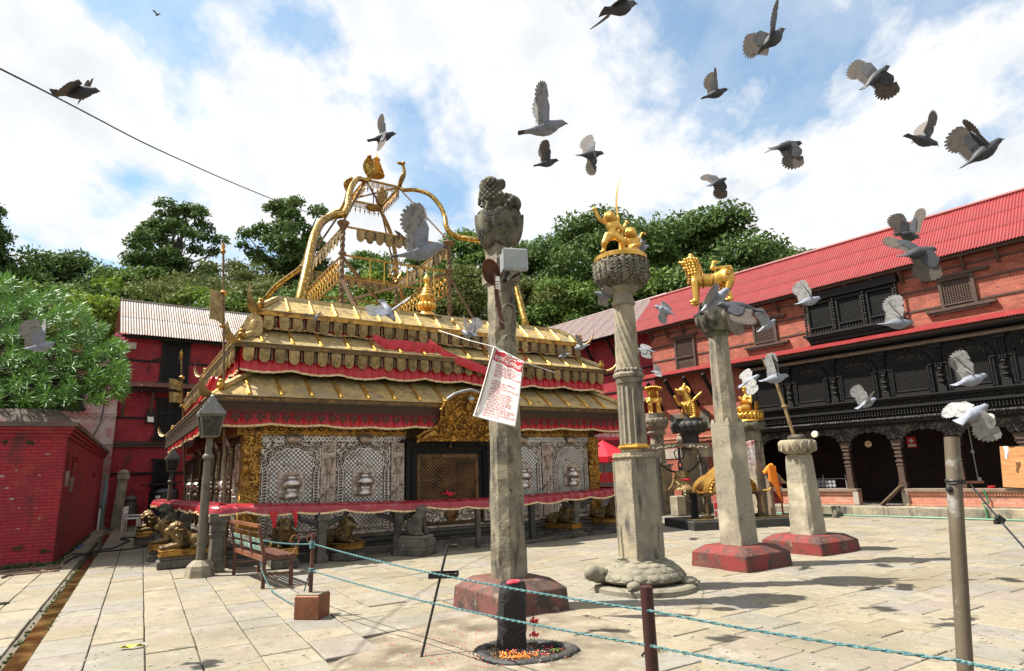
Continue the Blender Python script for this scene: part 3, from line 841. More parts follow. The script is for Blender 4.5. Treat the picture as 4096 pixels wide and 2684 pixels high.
MB().box((-0.16,-0.222,4.36),(0.24,0.02,0.24),rot=Euler((R(-18),0,R(14)))).build('floodlight_glass',M['paper'],fl)
mb=MB()
mb.tube([(-1.4,-0.04,7.0),(-0.6,-0.05,6.85),(-0.1,-0.05,6.98),(0.05,-0.06,7.05)],0.018,5)
mb.tube([(0.0,-0.05,7.1),(-0.3,-0.05,6.95),(-0.42,-0.05,6.6),(-0.36,-0.05,6.35)],0.018,5)
mb.tube([(-2.3,-0.3,3.2),(-1.6,-0.3,3.28),(0.0,-0.12,3.32),(1.5,-0.1,3.3)],0.02,5)
mb.build('cable',M['cable'],lh)
mb=MB()
mb.tube([(-1.86,-0.3,6.0),(-1.88,-0.3,5.0),(-1.94,-0.3,4.2),(-2.15,-0.3,3.6),(-2.3,-0.3,3.2)],0.025,6)
mb.build('drain_cable',M['cable'],lh)
oh=thing('lime_washed_house','old brick house with grey lime wash and one lattice window behind the oleander','building',LO,LA)
MB().b2(-9.5,-1.42,-0.2,4,-0.05,7.05).build('wall',M['washed_brick'],oh)
MB().b2(-9.6,-1.36,-0.3,4.1,7.052,7.16).build('parapet',M['brick_pink'],oh)
mb=MB().b2(-9.5,-1.41,-0.28,-0.19,4.55,4.68).b2(-9.5,-1.41,-0.24,-0.19,4.45,4.548)
for i in range(26):mb.box((-9.3+i*0.31,-0.25,4.40),(0.14,0.08,0.06))
mb.build('cornice',M['washed_brick'],oh)
carved_window(oh,-3.05,4.78,0.92,1.0,y=-0.2,diag=True,lower=0.25,step=0.12)
carved_window(oh,-6.2,4.78,0.92,1.0,y=-0.2,diag=True,lower=0.25,step=0.12)
def lhp(x,y,z=0):return fr(LO,LA,x,y,z)
tk=thing('water_tank','black ribbed plastic water tank against the red house','tank',lhp(0.44,-1.5),LA)
prof=[(0.0,0.34)]+[(0.53,0.34)]
for i in range(6):
 z=0.4+i*0.165
 prof+=[(0.53,z),(0.55,z+0.03),(0.55,z+0.10),(0.53,z+0.13)]
prof+=[(0.5,1.42),(0.35,1.52),(0.2,1.54),(0.2,1.6),(0,1.6)]
MB().lathe(prof,28).build('body',M['tank'],tk,smooth=50)
MB().b2(-0.62,0.62,-0.6,0.6,0,0.338).build('brick_base',M['stone_black'],tk)
MB().box((-0.12,0,1.66),(1.35,0.9,0.04),rot=Euler((0,R(-3),0))).build('lid_sheet',M['iron'],tk)
MB().b2(-0.35,-0.30,-0.56,-0.53,1.1,1.2).b2(-0.28,-0.2,-0.56,-0.53,1.1,1.2).build('label_mark',M['white'],tk)
sp=thing('stone_post','old carved stone post leaning against the dark wall behind the white bench','stone post',lhp(-1.08,-1.3),LA)
mb=MB();mb.box((0,0,0.95),(0.34,0.3,1.9),rot=Euler((0,R(3),0)))
mb.box((0.05,0,1.98),(0.42,0.4,0.22)).sphere((0.05,0,2.13),(0.2,0.2,0.12),10,6)
mb.build('shaft',M['stone'],sp)
MB().lathe([(0.3,0.0),(0.3,0.5),(0.24,0.52),(0.2,0.72),(0.26,0.78),(0.14,0.9),(0,0.95)],10,(0.42,0.3,0.3)).build('carved_stub',M['stone_dark'],sp)
lt=MB().cbox(-0.95,0.95,-0.2,0.2,0,0.42,0.05).build('stone_trough',M['stone_black'],None,loc=lhp(0.75,-2.3),rot=(0,0,LA))
tag(lt,'dark stone trough lying below the water tank','trough')
mb=MB()
p=lambda y,z,x=0.14:fr(BO,BA,x,y,z)
mb.tube([p(12.6,2.05),p(12.9,2.05),p(12.6,1.9,0.2),p(12.4,0.9,0.18),p(12.3,0.1,0.2)],0.03,6)
tag(mb.build('drain_pipe',M['hose_blue']),'pale green plastic pipe at the far end of the red block','pipe')
mb=MB()
mb.tube([p(11.4,0.05),p(11.4,0.75)],0.03,6);mb.tube([p(11.4,0.75),p(11.75,0.78)],0.03,6);mb.tube([p(11.75,0.78),p(11.75,0.05)],0.025,6)
tag(mb.build('water_pipe',M['white']),'thin white water pipe standing at the foot of the red block','pipe')
wb=thing('white_bench','white metal two seat bench on the path by the back wall','bench',ground(496,2124),R(114))
def wbench(t):
 for k in range(2):
  x0=-0.5+k*0.52
  for sx in (0.02,0.46):
   MB().b2(x0+sx,x0+sx+0.045,0.0,0.045,0,0.86).build('back_leg',M['white'],t)
   MB().b2(x0+sx,x0+sx+0.045,-0.46,-0.415,0,0.42).build('front_leg',M['white'],t)
  b=MB()
  for j in range(4):b.b2(x0,x0+0.5,-0.46+j*0.115,-0.37+j*0.115,0.422,0.45)
  b.build('seat',M['white'],t)
  bk=MB().b2(x0-0.01,x0+0.51,-0.012,0.015,0.62,0.86).build('backrest',M['white'],t)
  MB().b2(x0+0.2,x0+0.28,-0.016,0.019,0.72,0.78).build('handle_hole',M['black_gap'],bk)
wbench(wb)
MB().b2(0.56,0.62,-0.55,-0.5,0,0.5).b2(0.56,0.62,0.0,0.05,0,0.5).b2(0.56,0.62,-0.55,0.05,0.502,0.55).build('arm_frame',M['white'],wb)
# long brick house on the right
rh=thing('brick_house','long brick house with red tin roof and black carved timber arcade','building',RO_,RA)
X0,X1=-7.6,10.5
BAY,A0=1.555,1.0
ks=[k for k in range(-3,7)]
meS=MB().cbox(-0.445,0.445,0.0,0.78,-0.05,0.285,0.015).mesh('step_stone',M['stone'])
for i in range(int((X1-X0)/0.9)):
 obj('step_stone',meS,rh,(X0+0.45+i*0.9,0,random.uniform(-0.006,0.006)))
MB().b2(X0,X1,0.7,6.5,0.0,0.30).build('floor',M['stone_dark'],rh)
MB().b2(X0+0.02,X1,3.3,3.5,0.30,2.9).build('back_wall',M['shade_brick'],rh)
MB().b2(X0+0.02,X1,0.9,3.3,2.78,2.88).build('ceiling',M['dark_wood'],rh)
MB().b2(X1-0.2,X1,0.7,3.3,0.3,2.78).build('end_wall',M['shade_brick'],rh)
for k in ks:
 xa,xb=A0+BAY*(k-0.5),A0+BAY*(k+0.5)
 if k==0 or xa<-3.3:continue
 if k==1:xa=1.74
 if k==-1:xb=0.45
 w_=MB().b2(xa,xb,0.74,0.98,0.30,0.70).build('base_wall',M['brick_pink'],rh)
 m_=MB().b2(xa,xb,0.70,0.739,0.302,0.36).b2(xa,xb,0.70,0.739,0.655,0.70)
 n_=int((xb-xa)/0.07)
 for i in range(n_):
  m_.lathe([(0.034,0),(0.034,0.02)],8,(xa+(i+0.5)*(xb-xa)/n_,0.739,0.652),0,PI,2*PI,axis='y')if False else m_.box((xa+(i+0.5)*(xb-xa)/n_,0.722,0.632),(0.045,0.035,0.05),top=1.3)
  m_.box((xa+(i+0.5)*(xb-xa)/n_,0.722,0.372),(0.04,0.035,0.024))
 m_.build('terracotta_moulding',M['terracotta'],w_)
 MB().cbox(xa+0.01,xb-0.01,0.66,1.02,0.702,0.80,0.012).build('timber_sill',M['plank'],rh)
for xx in (0.30,1.74):
 MB().cbox(xx,xx+0.16,0.66,0.745,0.303,0.700,0.01).build('pier_stone',M['plaster'],rh)
cm=MB()
cm.box((0,0,0.10),(0.22,0.22,0.20)).box((0,0,0.45),(0.17,0.17,0.50))
z=0.70
for (w,h)in ((0.20,0.05),(0.16,0.06),(0.21,0.05),(0.15,0.10),(0.22,0.05),(0.16,0.05),(0.20,0.08),(0.15,0.06),(0.22,0.05),(0.17,0.06),(0.24,0.06)):
 cm.box((0,0,z+h/2),(w,w,h-0.003),top=0.94);z+=h
cm.box((0,0,z+0.06),(0.30,0.24,0.12));z+=0.12
colm=cm.mesh('column',M['brown_wood'])
hd=MB()
hd.sphere((0,-0.15,0),(0.10,0.07,0.10),10,7).sphere((0,-0.20,0.04),(0.05,0.05,0.05),8,5)
for s_ in (-1,1):
 hd.sphere((s_*0.11,-0.14,-0.02),(0.06,0.05,0.06),8,5).sphere((s_*0.07,-0.16,0.09),(0.035,0.04,0.05),8,5).sphere((s_*0.18,-0.13,-0.05),(0.05,0.04,0.05),8,5)
hdm=hd.mesh('guardian_head',M['grey_relief'],True)
for k in range(-2,7):
 x=A0+BAY*(k-0.5)
 if x>X1:continue
 c_=obj('column',colm,rh,(x,0.86,0.80 if k not in (0,1)else 0.80))
 obj('guardian_head',hdm,c_,(0,0,1.60))
 if k in (0,1):MB().box((0,0,-0.25),(0.2,0.2,0.497)).build('column_foot',M['brown_wood'],c_)
def cusp(hw,h,lobes=5):
 """half outline of a lobed arch from the springing (hw,0) to the apex (0,h)"""
 pts=[]
 ctr=[]
 for i in range(lobes+1):
  a=PI/2*i/lobes
  ctr.append((hw*math.cos(a)**0.85 if i<lobes else 0.0,h*math.sin(a)**0.9))
 for i in range(lobes):
  (xa,za),(xb,zb)=ctr[i],ctr[i+1]
  for t in (0,0.25,0.5,0.75):
   b=math.sin(PI*t)*0.05
   nx,nz=(zb-za),-(xb-xa)
   L=math.hypot(nx,nz)or 1
   pts.append((xa+(xb-xa)*t+nx/L*b,za+(zb-za)*t+nz/L*b))
 pts.append((0.0,h))
 return pts
def arch_panel(w,hw,z0,zs,h,top,y0,y1):
 """wall panel of width w with a lobed opening; z0 lower edge of the sides, zs springing"""
 half=cusp(hw,h)
 pts=[(x,zs+zz)for x,zz in half]
 full=[(hw,z0)]+pts+[(-x,zz)for x,zz in pts[-2::-1]]+[(-hw,z0)]
 outer=[]
 for (x,zz)in full:
  if abs(zz-z0)<1e-6:outer.append((math.copysign(w/2,x),z0))
  else:
   t=x/hw
   outer.append((max(-w/2,min(w/2,t*w/2*1.0)),top))
 b=MB()
 n=len(full)
 vs_=[(x,y0,zz)for x,zz in full]+[(x,y0,zz)for x,zz in outer]+[(x,y1,zz)for x,zz in full]+[(x,y1,zz)for x,zz in outer]
 fs_=[]
 for i in range(n-1):
  fs_.append((i,n+i,n+i+1,i+1)[::1])
  fs_.append((2*n+i,2*n+i+1,3*n+i+1,3*n+i))
  fs_.append((i,i+1,2*n+i+1,2*n+i))
 b.add(vs_,fs_)
 return b
ap=arch_panel(BAY-0.004,0.62,2.06,2.10,0.44,2.74,0.80,0.90).mesh('arch_panel',M['grey_relief'])
cr_=MB().sphere((0,0.77,2.63),(0.10,0.05,0.09),10,6).sphere((0,0.74,2.68),(0.05,0.05,0.05),8,5)
for s_ in (-1,1):cr_.sphere((s_*0.12,0.78,2.62),(0.07,0.03,0.05),8,5)
crm=cr_.mesh('arch_crest',M['grey_relief'],True)
for k in ks:
 x=A0+BAY*k
 if x<-3 or x>X1:continue
 o_=obj('arch_panel',ap,rh,(x,0,0))
 obj('arch_crest',crm,o_)
GX0=-2.95
MB().b2(GX0,X1,0.66,0.98,2.742,2.80).build('beam',M['dark_wood'],rh)
MB().b2(GX0,X1,0.52,0.9,2.802,2.90).build('carved_band',M['dark_wood_relief'],rh)
b=MB().b2(GX0,X1,0.40,0.9,2.902,2.955)
for i in range(int((X1-GX0)/0.08)):b.sphere((GX0+0.04+i*0.08,0.40,2.93),(0.036,0.03,0.03),6,4)
b.build('scallop_band',M['grey_relief'],rh)
MB().b2(GX0,X1,0.50,0.9,2.957,3.02).build('fascia',M['dark_wood'],rh)
bal=MB()
for i in range(int((X1-GX0)/0.085)):
 x=GX0+0.05+i*0.085
 bal.lathe([(0.012,3.022),(0.03,3.05),(0.012,3.08),(0.028,3.115),(0.03,3.15),(0.012,3.19),(0.024,3.218)],6,(x,0.42,0))
tag(bal.build('baluster',M['dark_wood'],rh,smooth=50),kind='stuff')
MB().b2(GX0,X1,0.50,0.9,3.022,3.22).build('gallery_backing',M['black_gap'],rh)
MB().b2(GX0,X1,0.36,0.9,3.222,3.30).build('rail',M['dark_wood'],rh)
b=MB().b2(GX0,X1,0.44,0.9,3.302,3.46)
for i in range(int((X1-GX0)/0.39)):
 x=GX0+0.2+i*0.39
 b.sphere((x,0.43,3.38),(0.07,0.04,0.07),8,6).sphere((x+0.12,0.44,3.36),(0.05,0.03,0.04),8,5).sphere((x-0.12,0.44,3.36),(0.05,0.03,0.04),8,5)
b.build('carved_frieze',M['dark_wood'],rh)
MB().b2(GX0,X1,0.34,0.9,3.462,3.52).b2(GX0,X1,0.28,0.9,3.522,3.57).build('ledge',M['dark_wood'],rh)
MB().b2(GX0,X1,0.62,0.9,3.572,5.24).build('gallery_wall',M['dark_wood'],rh)
lat=lattice_bm(0.86,0.80,0.045,0.017,0.03).mesh('lattice',M['dark_wood'])
half=cusp(0.50,0.42,4)
arc=[(x,0.55,4.42+zz)for x,zz in half]+[(-x,0.55,4.42+zz)for x,zz in half[-2::-1]]
am=MB()
am.tube([(0.50,0.55,3.62)]+arc+[(-0.50,0.55,3.62)],0.035,6)
for (x,y,z)in [(0.56*p_[0]/0.5,p_[1],4.42+(p_[2]-4.42)*1.14)for p_ in arc]:
 am.sphere((x,y,z),0.045,6,4)
am.sphere((0,0.52,4.96),(0.06,0.06,0.07),8,6).sphere((0,0.52,5.05),(0.035,0.035,0.06),8,6)
for s_ in (-1,1):
 am.sphere((s_*0.60,0.55,4.44),(0.08,0.04,0.05),8,5)
 am.lathe([(0.03,3.60),(0.045,3.7),(0.02,3.8),(0.04,3.95),(0.022,4.1),(0.04,4.2),(0.025,4.36)],8,(s_*0.57,0.56,0))
amm=am.mesh('arch_frame',M['dark_wood'],50)
wl=MB().b2(-0.46,0.46,0.52,0.62,3.575,3.66).b2(-0.44,0.44,0.54,0.62,3.70,3.76).mesh('window_sill',M['dark_wood'])
dk=MB().b2(-0.43,0.43,0.60,0.615,3.76,4.62).mesh('dark_pane',M['black_gap'])
hd_=arch_panel(1.02,0.42,4.40,4.42,0.30,4.86,0.585,0.618).mesh('arch_head',M['dark_wood_relief'])
pil=MB()
pil.box((0,0.56,3.66),(0.22,0.12,0.17))
for (zz,rr_)in ((3.75,0.09),(3.84,0.06),(3.9,0.095),(3.98,0.06),(4.06,0.10),(4.2,0.055),(4.27,0.085)):
 pil.sphere((0,0.55,zz),(rr_,rr_*0.7,0.05),8,5)
for s_ in (-0.07,0,0.07):
 pil.box((s_,0.56,4.62),(0.045,0.08,0.6))
 for q in range(9):pil.box((s_,0.53,4.36+q*0.065),(0.055,0.06,0.03))
pil.box((0,0.55,4.96),(0.30,0.16,0.08)).box((0,0.53,5.03),(0.42,0.2,0.05))
pilm=pil.mesh('pilaster',M['dark_wood'])
for k in range(-2,7):
 x=A0+BAY*k
 if x<X1-0.5:
  w_=obj('gallery_window',lat,rh,(x,0.575,3.78))
  for me,nm in ((amm,'arch_frame'),(wl,'window_sill'),(dk,'dark_pane'),(hd_,'arch_head')):
   obj(nm,me,w_,(0,-0.575,-3.78))
 xp=A0+BAY*(k-0.5)+0.02
 if GX0<xp<X1:obj('pilaster',pilm,rh,(xp,0,0))
MB().b2(GX0,X1,0.44,0.9,5.06,5.115).b2(GX0,X1,0.50,0.9,5.117,5.17).build('head_beam',M['plank'],rh)
MB().b2(GX0-0.2,X1,0.2,0.9,5.242,5.29).build('eave_plate',M['dark_wood'],rh)
sheets(rh,X0-0.1,X1,0.66,5.62,0.16,5.41,1,M['red_sheet'],pitch=0.075,amp=0.014,name='canopy_sheet')
MB().b2(X0-0.1,X1,0.20,0.25,5.30,5.395).build('fascia_board',M['brown_wood'],rh)
pl_=MB().b2(X0+0.3,GX0,0.72,1.0,0.30,5.3).build('brick_wall',M['brick'],rh)
MB().b2(X0+0.3,X0+0.5,1.0,6.5,0.3,7.45).build('brick_side',M['brick'],rh)
MB().cbox(-6.63,-4.75,0.66,0.74,3.12,3.82,0.02).build('stone_tablet',M['stone_dark'],pl_)
b=MB().b2(X0+0.3,GX0,0.62,0.72,2.80,2.86).b2(X0+0.3,GX0,0.66,0.72,2.70,2.798)
for i in range(40):b.box((X0+0.4+i*0.11,0.66,2.67),(0.05,0.08,0.05))
b.build('cornice',M['terracotta'],pl_)
MB().b2(X0+0.3,GX0,0.69,0.72,2.02,2.42).build('plaster_band',M['plaster'],pl_)
for x in (-7.0,-6.1,-5.2,-4.3):
 MB().bar((x,0.70,4.05),(x,-0.15,5.16),0.10,0.14).build('strut',M['dark_wood'],rh)
MB().b2(X0+0.3,X1,0.70,1.0,5.30,7.48).build('upper_wall',M['brick'],rh)
for z in (6.12,6.72,7.22):
 MB().b2(X0+0.28,X1,0.675,0.705,z,z+0.055).build('timber_band',M['brown_wood'],rh)
tb=MB().b2(-0.40,2.62,0.46,0.69,5.80,5.90).b2(-0.50,2.72,0.40,0.69,5.902,5.99).b2(-0.34,2.56,0.52,0.69,5.66,5.798)
tw_=tb.build('triple_window',M['dark_wood'],rh)
MB().b2(-0.34,2.56,0.62,0.69,5.99,7.40).build('back_panel',M['dark_wood'],tw_)
MB().b2(-0.42,2.64,0.42,0.69,7.16,7.40).build('head',M['dark_wood'],tw_)
lat2=lattice_bm(0.72,0.72,0.04,0.015,0.03).mesh('lattice',M['dark_wood'])
fm=MB()
fm.b2(-0.42,-0.365,0.50,0.62,6.0,7.1).b2(0.365,0.42,0.50,0.62,6.0,7.1).b2(-0.364,0.364,0.50,0.62,7.02,7.1).b2(-0.364,0.364,0.50,0.62,6.18,6.23)
for i in range(8):fm.b2(-0.36+i*0.09,-0.31+i*0.09,0.54,0.62,6.02,6.17)
fmm=fm.mesh('leaf_frame',M['dark_wood'])
pm=MB()
for q in range(11):pm.sphere((0,0.47,6.05+q*0.10),(0.05 if q%2 else 0.035,0.04,0.06),8,5)
pmm=pm.mesh('turned_post',M['dark_wood'],True)
for i in range(3):
 x=0.13+i*0.98
 l_=obj('lattice',lat2,tw_,(x,0.56,6.26));tag(l_,kind='stuff')
 obj('leaf_frame',fmm,tw_,(x,0,0))
 obj('dark_pane',MB().b2(-0.36,0.36,0.600,0.615,6.23,7.02).mesh('dark_pane',M['black_gap']),tw_,(x,0,0))
for x in (-0.36,0.62,1.60,2.58):obj('turned_post',pmm,tw_,(x,0,0))
carved_window(rh,4.13,6.06,0.92,0.90,y=0.70,mat='brown_wood',diag=False,wings=0.32,lower=0.06,step=0.065)
carved_window(rh,7.6,6.06,0.92,0.90,y=0.70,mat='brown_wood',diag=False,wings=0.32,lower=0.06,step=0.065)
carved_window(rh,-2.0,6.02,0.92,0.86,y=0.70,mat='brown_wood',diag=False,wings=0.3,lower=0.06,step=0.065)
aw=carved_window(rh,-5.56,5.60,1.0,1.36,y=0.70,mat='brown_wood',diag=False,wings=0.1,lower=0.36,step=0.05)
oo=arch_panel(0.84,0.30,6.4,6.45,0.34,6.86,0.60,0.64).build('arch_head',M['brown_wood'],aw)
sheets(rh,X0-0.55,X1,2.05,9.36,0.32,7.60,3,M['red_sheet'],pitch=0.082,amp=0.019)
MB().prism([(2.05,9.32),(5.5,7.2),(5.5,7.24),(2.05,9.36)],X0-0.55,X1,plane='yz').build('rear_roof',M['red_sheet'],rh)
MB().tube([(X0-0.6,2.05,9.44),(X1,2.05,9.44)],0.075,8).build('ridge_cap',M['red_sheet'],rh)
MB().b2(X0-0.5,X1,0.36,0.41,7.45,7.57).build('eave_board',M['brown_wood'],rh)
MB().add([(X0-0.5,0.41,7.52),(X1,0.41,7.52),(X1,2.0,9.2),(X0-0.5,2.0,9.2)],[(0,1,2,3)]).build('roof_boarding',M['dark_wood'],rh)
MB().prism([(0.7,7.482),(4.6,7.482),(2.05,9.3)],X0+0.3,X0+0.5,plane='yz').build('gable',M['brick'],rh)
for i in range(22):
 x=X0+0.4+i*0.83
 MB().bar((x,0.7,7.10),(x,0.42,7.46),0.07,0.09).build('eave_bracket',M['brown_wood'],rh)
for (px,py,nm)in ((1893,1009,'round pale lamp disc under the carved gallery, nearest the trident pillar'),(2300,970,'round yellow lamp disc on the gallery beside a flying pigeon')):
 d=MB().lathe([(0.0,0.0),(0.11,0.0),(0.125,0.02),(0.12,0.06),(0,0.06)],18,(0,0,0),axis='y')
 r_=ray(px*1.721,py*1.721)
 nrm=Vector((-math.sin(RA),math.cos(RA),0));pt=rw(0,0.36)
 q=EYE+r_*((pt-EYE).dot(nrm)/r_.dot(nrm))
 o_=d.build('disc_lamp',M['grey_metal'],None,loc=q,rot=(R(-14),0,RA))
 MB().lathe([(0.0,-0.012),(0.06,-0.010),(0.098,-0.002),(0.098,0.001)],18,(0,0,0),axis='y').build('lamp_face',M['trim'],o_)
 MB().bar((0,0.06,0.0),(0,0.2,0.06),0.03).build('bracket',M['iron'],o_)
 tag(o_,nm,'lamp','disc lamps on the arcade')
pw=MB().box((0,0,0.56),(0.60,0.03,1.1)).build('plywood_sheet',M['wood_raw'],None,loc=rw(4.62,0.62,0.815),rot=(R(-5),R(4),RA))
tag(pw,'orange plywood sheet leaning in the arcade opening at the far right','plywood sheet')
b=MB()
b.grid(lambda a,c:(0.02*math.sin(c*5)+(a-0.5)*0.12*(1-0.6*c),-0.03-0.02*math.sin(a*PI),-c*0.34),4,6,thick=0.004)
r_=b.build('rag',M['paper'],None,loc=rw(4.58,0.50,1.93),rot=(0,0,RA))
tag(r_,'white rag hung over the top of the orange plywood','rag')
b=MB().bar((1.32,0.6,0.31),(1.86,0.55,0.86),0.5,0.03)
r_=MB().box((0,0,0),(0.86,0.42,0.03),rot=Euler((0,R(-42),0))).build('plank',M['plank'],None,loc=rw(1.46,0.66,0.60),rot=(0,0,RA))
tag(r_,'wooden plank sloping in the arcade doorway','plank')
cl=thing('wall_clock','small round wall clock inside the second arch bay','clock',rw(0.62,1.6,2.22),RA)
MB().lathe([(0,-0.02),(0.10,-0.02),(0.11,0.0),(0.11,0.03),(0,0.03)],18,(0,0,0),axis='y').build('case',M['trim'],cl)
MB().box((0.0,-0.026,0.02),(0.012,0.006,0.07)).box((0.02,-0.026,0.0),(0.05,0.006,0.012)).build('hand',M['iron'],cl)
MB().b2(0.62-0.62,0.04,-0.01,0.02,0.105,0.5).build('hanger',M['iron'],cl)
po=thing('wall_poster','red and white poster on the dark wall inside the arcade','poster',rw(1.35,3.26,2.25),RA)
MB().b2(-0.14,0.14,0,0.02,-0.18,0.18).build('sheet',M['red_bright'],po)
MB().box((0.0,-0.006,0.05),(0.12,0.008,0.12),rot=Euler((0,R(45),0))).build('white_motif',M['white'],po)
MB().b2(-0.12,0.12,-0.006,0.0,-0.15,-0.07).build('white_motif',M['white'],po)
for i,(x,zt,zb)in enumerate(((0.92,2.6,1.15),(3.05,2.6,1.0))):
 b=MB().b2(x-0.012,x+0.012,3.26,3.30,zb,zt).box((x,3.25,zt-0.75),(0.09,0.05,0.09)).box((x+0.05,3.25,zb),(0.10,0.05,0.11))
 tag(b.build('conduit',M['white'],None,loc=RO_,rot=(0,0,RA)),('white conduit with switches behind the doorway arch','white conduit with switches behind the arch right of the doorway')[i],'conduit','conduits in the arcade')
rl=thing('metal_railing','low dark ornamental railing inside the first full arch','railing',rw(-0.55,1.3,0.30),RA)
for x in (-0.75,-0.35,0.4):MB().b2(x,x+0.02,0,0.02,0.0,0.95).build('post',M['grey_metal'],rl)
b=MB()
for i in range(6):
 for j in range(2):b.lathe([(0.055,0),(0.065,0.01),(0.055,0.02)],10,(-0.65+i*0.13,0.0,0.58+j*0.13),axis='y')
tag(b.build('ring_pattern',M['grey_metal'],rl),kind='stuff')
MB().b2(-0.75,0.42,0,0.02,0.48,0.50).b2(-0.75,0.42,0.0,0.02,0.8,0.82).build('rail',M['grey_metal'],rl)
br=MB().lathe([(0.10,0.0),(0.13,0.005),(0.155,0.52),(0.17,0.53),(0.17,0.56),(0.14,0.56),(0.11,0.03),(0.0,0.03)],20).build('bucket',M['red_bright'],None,smooth=50,loc=ground(1886*1.721,1190*1.721)+Vector((0.25,0.1,0)))
tag(br,'tall bright red plastic bucket behind the trident pillar','bucket')
tag(MB().lathe([(0.07,0),(0.10,0.07),(0.085,0.07),(0.06,0.01),(0,0.01)],14).build('bowl',M['red_bright'],None,loc=rw(4.0,0.84,0.802)),'small red plastic bowl on the arcade sill by the plywood','bowl')
for i,(px,py,s_,lb)in enumerate(((1899,1200,0.16,'small mossy stone stub on the paving behind the trident pillar'),(1943,1203,0.24,'pointed little stone lingam standing on the paving near the arcade step'))):
 tag(MB().lathe([(0.10,0),(0.10,0.06),(0.085,s_*0.6),(0.05,s_*0.9),(0,s_)],10).build('stone_stub',M['moss_stone'],None,smooth=60,loc=ground(px*1.721,py*1.721)),lb,'stone')
b=MB()
b.tube([rw(-7.2+i*0.5,-0.10-0.03*math.sin(i*0.9),0.03)for i in range(36)],0.022,6)
b.tube([rw(-7.2+i*0.5,-0.17-0.03*math.sin(i*0.6+1),0.03)for i in range(36)],0.022,6)
tag(b.build('green_hose',M['hose_green']),'pair of long green hoses along the foot of the arcade step','hose')
b=MB()
b.tube([rw(4.02,-0.06,0.02),rw(4.0,-0.03,0.35),rw(3.93,0.02,0.42)],0.022,6);b.tube([rw(3.93,0.6,0.42),rw(3.85,0.66,0.78)],0.02,6);b.tube([rw(3.93,0.02,0.42),rw(3.93,0.6,0.42)],0.02,6)
tag(b.build('green_standpipe',M['hose_green']),'short green standpipe rising from the hoses to the arcade wall','pipe')
# crimson house left of the brick house
ch=thing('crimson_house','crimson painted house with faded grey tin roof between the temple and the brick house','building',RO_,RA)
MB().b2(-22,X0+0.28,1.4,6,0.0,7.9).build('wall',M['red_paint'],ch)
sheets(ch,-22,X0-0.35,3.0,9.78,0.5,7.80,2,M['lilac_sheet'],pitch=0.09,amp=0.018)
MB().prism([(3.0,9.74),(6.5,7.8),(6.5,7.84),(3.0,9.78)],-22,X0-0.35,plane='yz').build('rear_roof',M['lilac_sheet'],ch)
MB().b2(-22,X0-0.6,0.75,0.82,7.70,7.86).build('eave_board',M['dark_wood'],ch)
MB().tube([(-22,3.0,9.81),(X0-0.35,3.0,9.81)],0.06,8).build('ridge_cap',M['lilac_sheet'],ch)
for z in (6.1,5.2):MB().b2(-22,X0+0.28,1.36,1.41,z,z+0.07).build('timber_band',M['dark_wood'],ch)
sheets(ch,-21,X0-0.1,1.38,4.75,0.5,4.5,1,M['rust_sheet'],pitch=0.085,amp=0.016,name='canopy_sheet')
for i in range(9):
 MB().bar((-20.5+i*1.5,1.38,3.6),(-20.5+i*1.5,0.7,4.42),0.1,0.12).build('strut',M['dark_wood'],ch)
 MB().bar((-20.5+i*1.5,1.38,6.9),(-20.5+i*1.5,0.85,7.7),0.09,0.11).build('eave_bracket',M['dark_wood'],ch)
for x in (-12.5,-16):carved_window(ch,x,5.4,1.0,1.2,y=1.4,diag=False,step=0.07)
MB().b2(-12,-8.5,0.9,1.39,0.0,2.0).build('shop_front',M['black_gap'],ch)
# THE TEMPLE
tp=thing('temple','gilded three roofed temple with silver arch panels and a red cloth fringe','temple',TO,TA)
UC,HW,DP=1.27,4.73,10.4
def rect(off):return (UC-HW+off,UC+HW-off,off,DP-off)
for (o,z0,z1,m_)in ((-0.35,-0.06,0.16,'stone_dark'),(-0.30,0.162,0.24,'stone_dark'),(-0.36,0.242,0.33,'stone_black'),(-0.22,0.332,0.40,'stone_dark')):
 a,b,c,d=rect(o)
 MB().cbox(a,b,c,d,z0,z1,0.02).build('plinth_course',M[m_],tp)
a,b,c,d=rect(-0.12)
MB().cbox(a,b,c,d,0.402,0.47,0.02).build('silver_ledge',M['silver_warm'],tp)
a,b,c,d=rect(0.03)
MB().b2(a,b,c,d,0.40,3.3).build('core',M['bronze_dark'],tp)
a,b,c,d=rect(0.35)
MB().b2(a,b,c,d,3.3,5.32).build('upper_core',M['black_gap'],tp)
# one silver arch panel (built round u = 0, wall face at v = 0)
PW=1.27
sp_=thing('silver_panel',None,None)
sp_.parent=tp
base=MB().b2(-PW/2,PW/2,-0.012,0.03,0.47,2.40).mesh('scroll_sheet',M['silver_scroll'])
half=cusp(0.44,0.46,4)
HZ=1.80
fld=[(0.44,0.55),(0.44,HZ)]+[(x,HZ+z)for x,z in half[1:]]
poly=fld+[(-x,z)for x,z in fld[-2::-1]]
fieldm=MB().prism(poly,-0.03,-0.0125,plane='xz').mesh('lattice_field',M['silver_lattice'])
rp=MB()
half2=cusp(0.53,0.52,4)
line=[(0.53,0.50+0.06*i)for i in range(int((HZ-0.5)/0.06)+1)]+[(x,HZ+z)for x,z in half2]
line=line+[(-x,z)for x,z in line[-2::-1]]
rp.tube([(x*0.905,-0.035,0.50+(z-0.50)*0.965)for x,z in line],0.014,5)
rp.tube([(x*1.10,-0.025,0.50+(z-0.50)*1.035)for x,z in line],0.013,5)
bk=MB()
L1_=[(x*0.905,0.50+(z-0.50)*0.965)for x,z in line];L2_=[(x*1.10,0.50+(z-0.50)*1.035)for x,z in line]
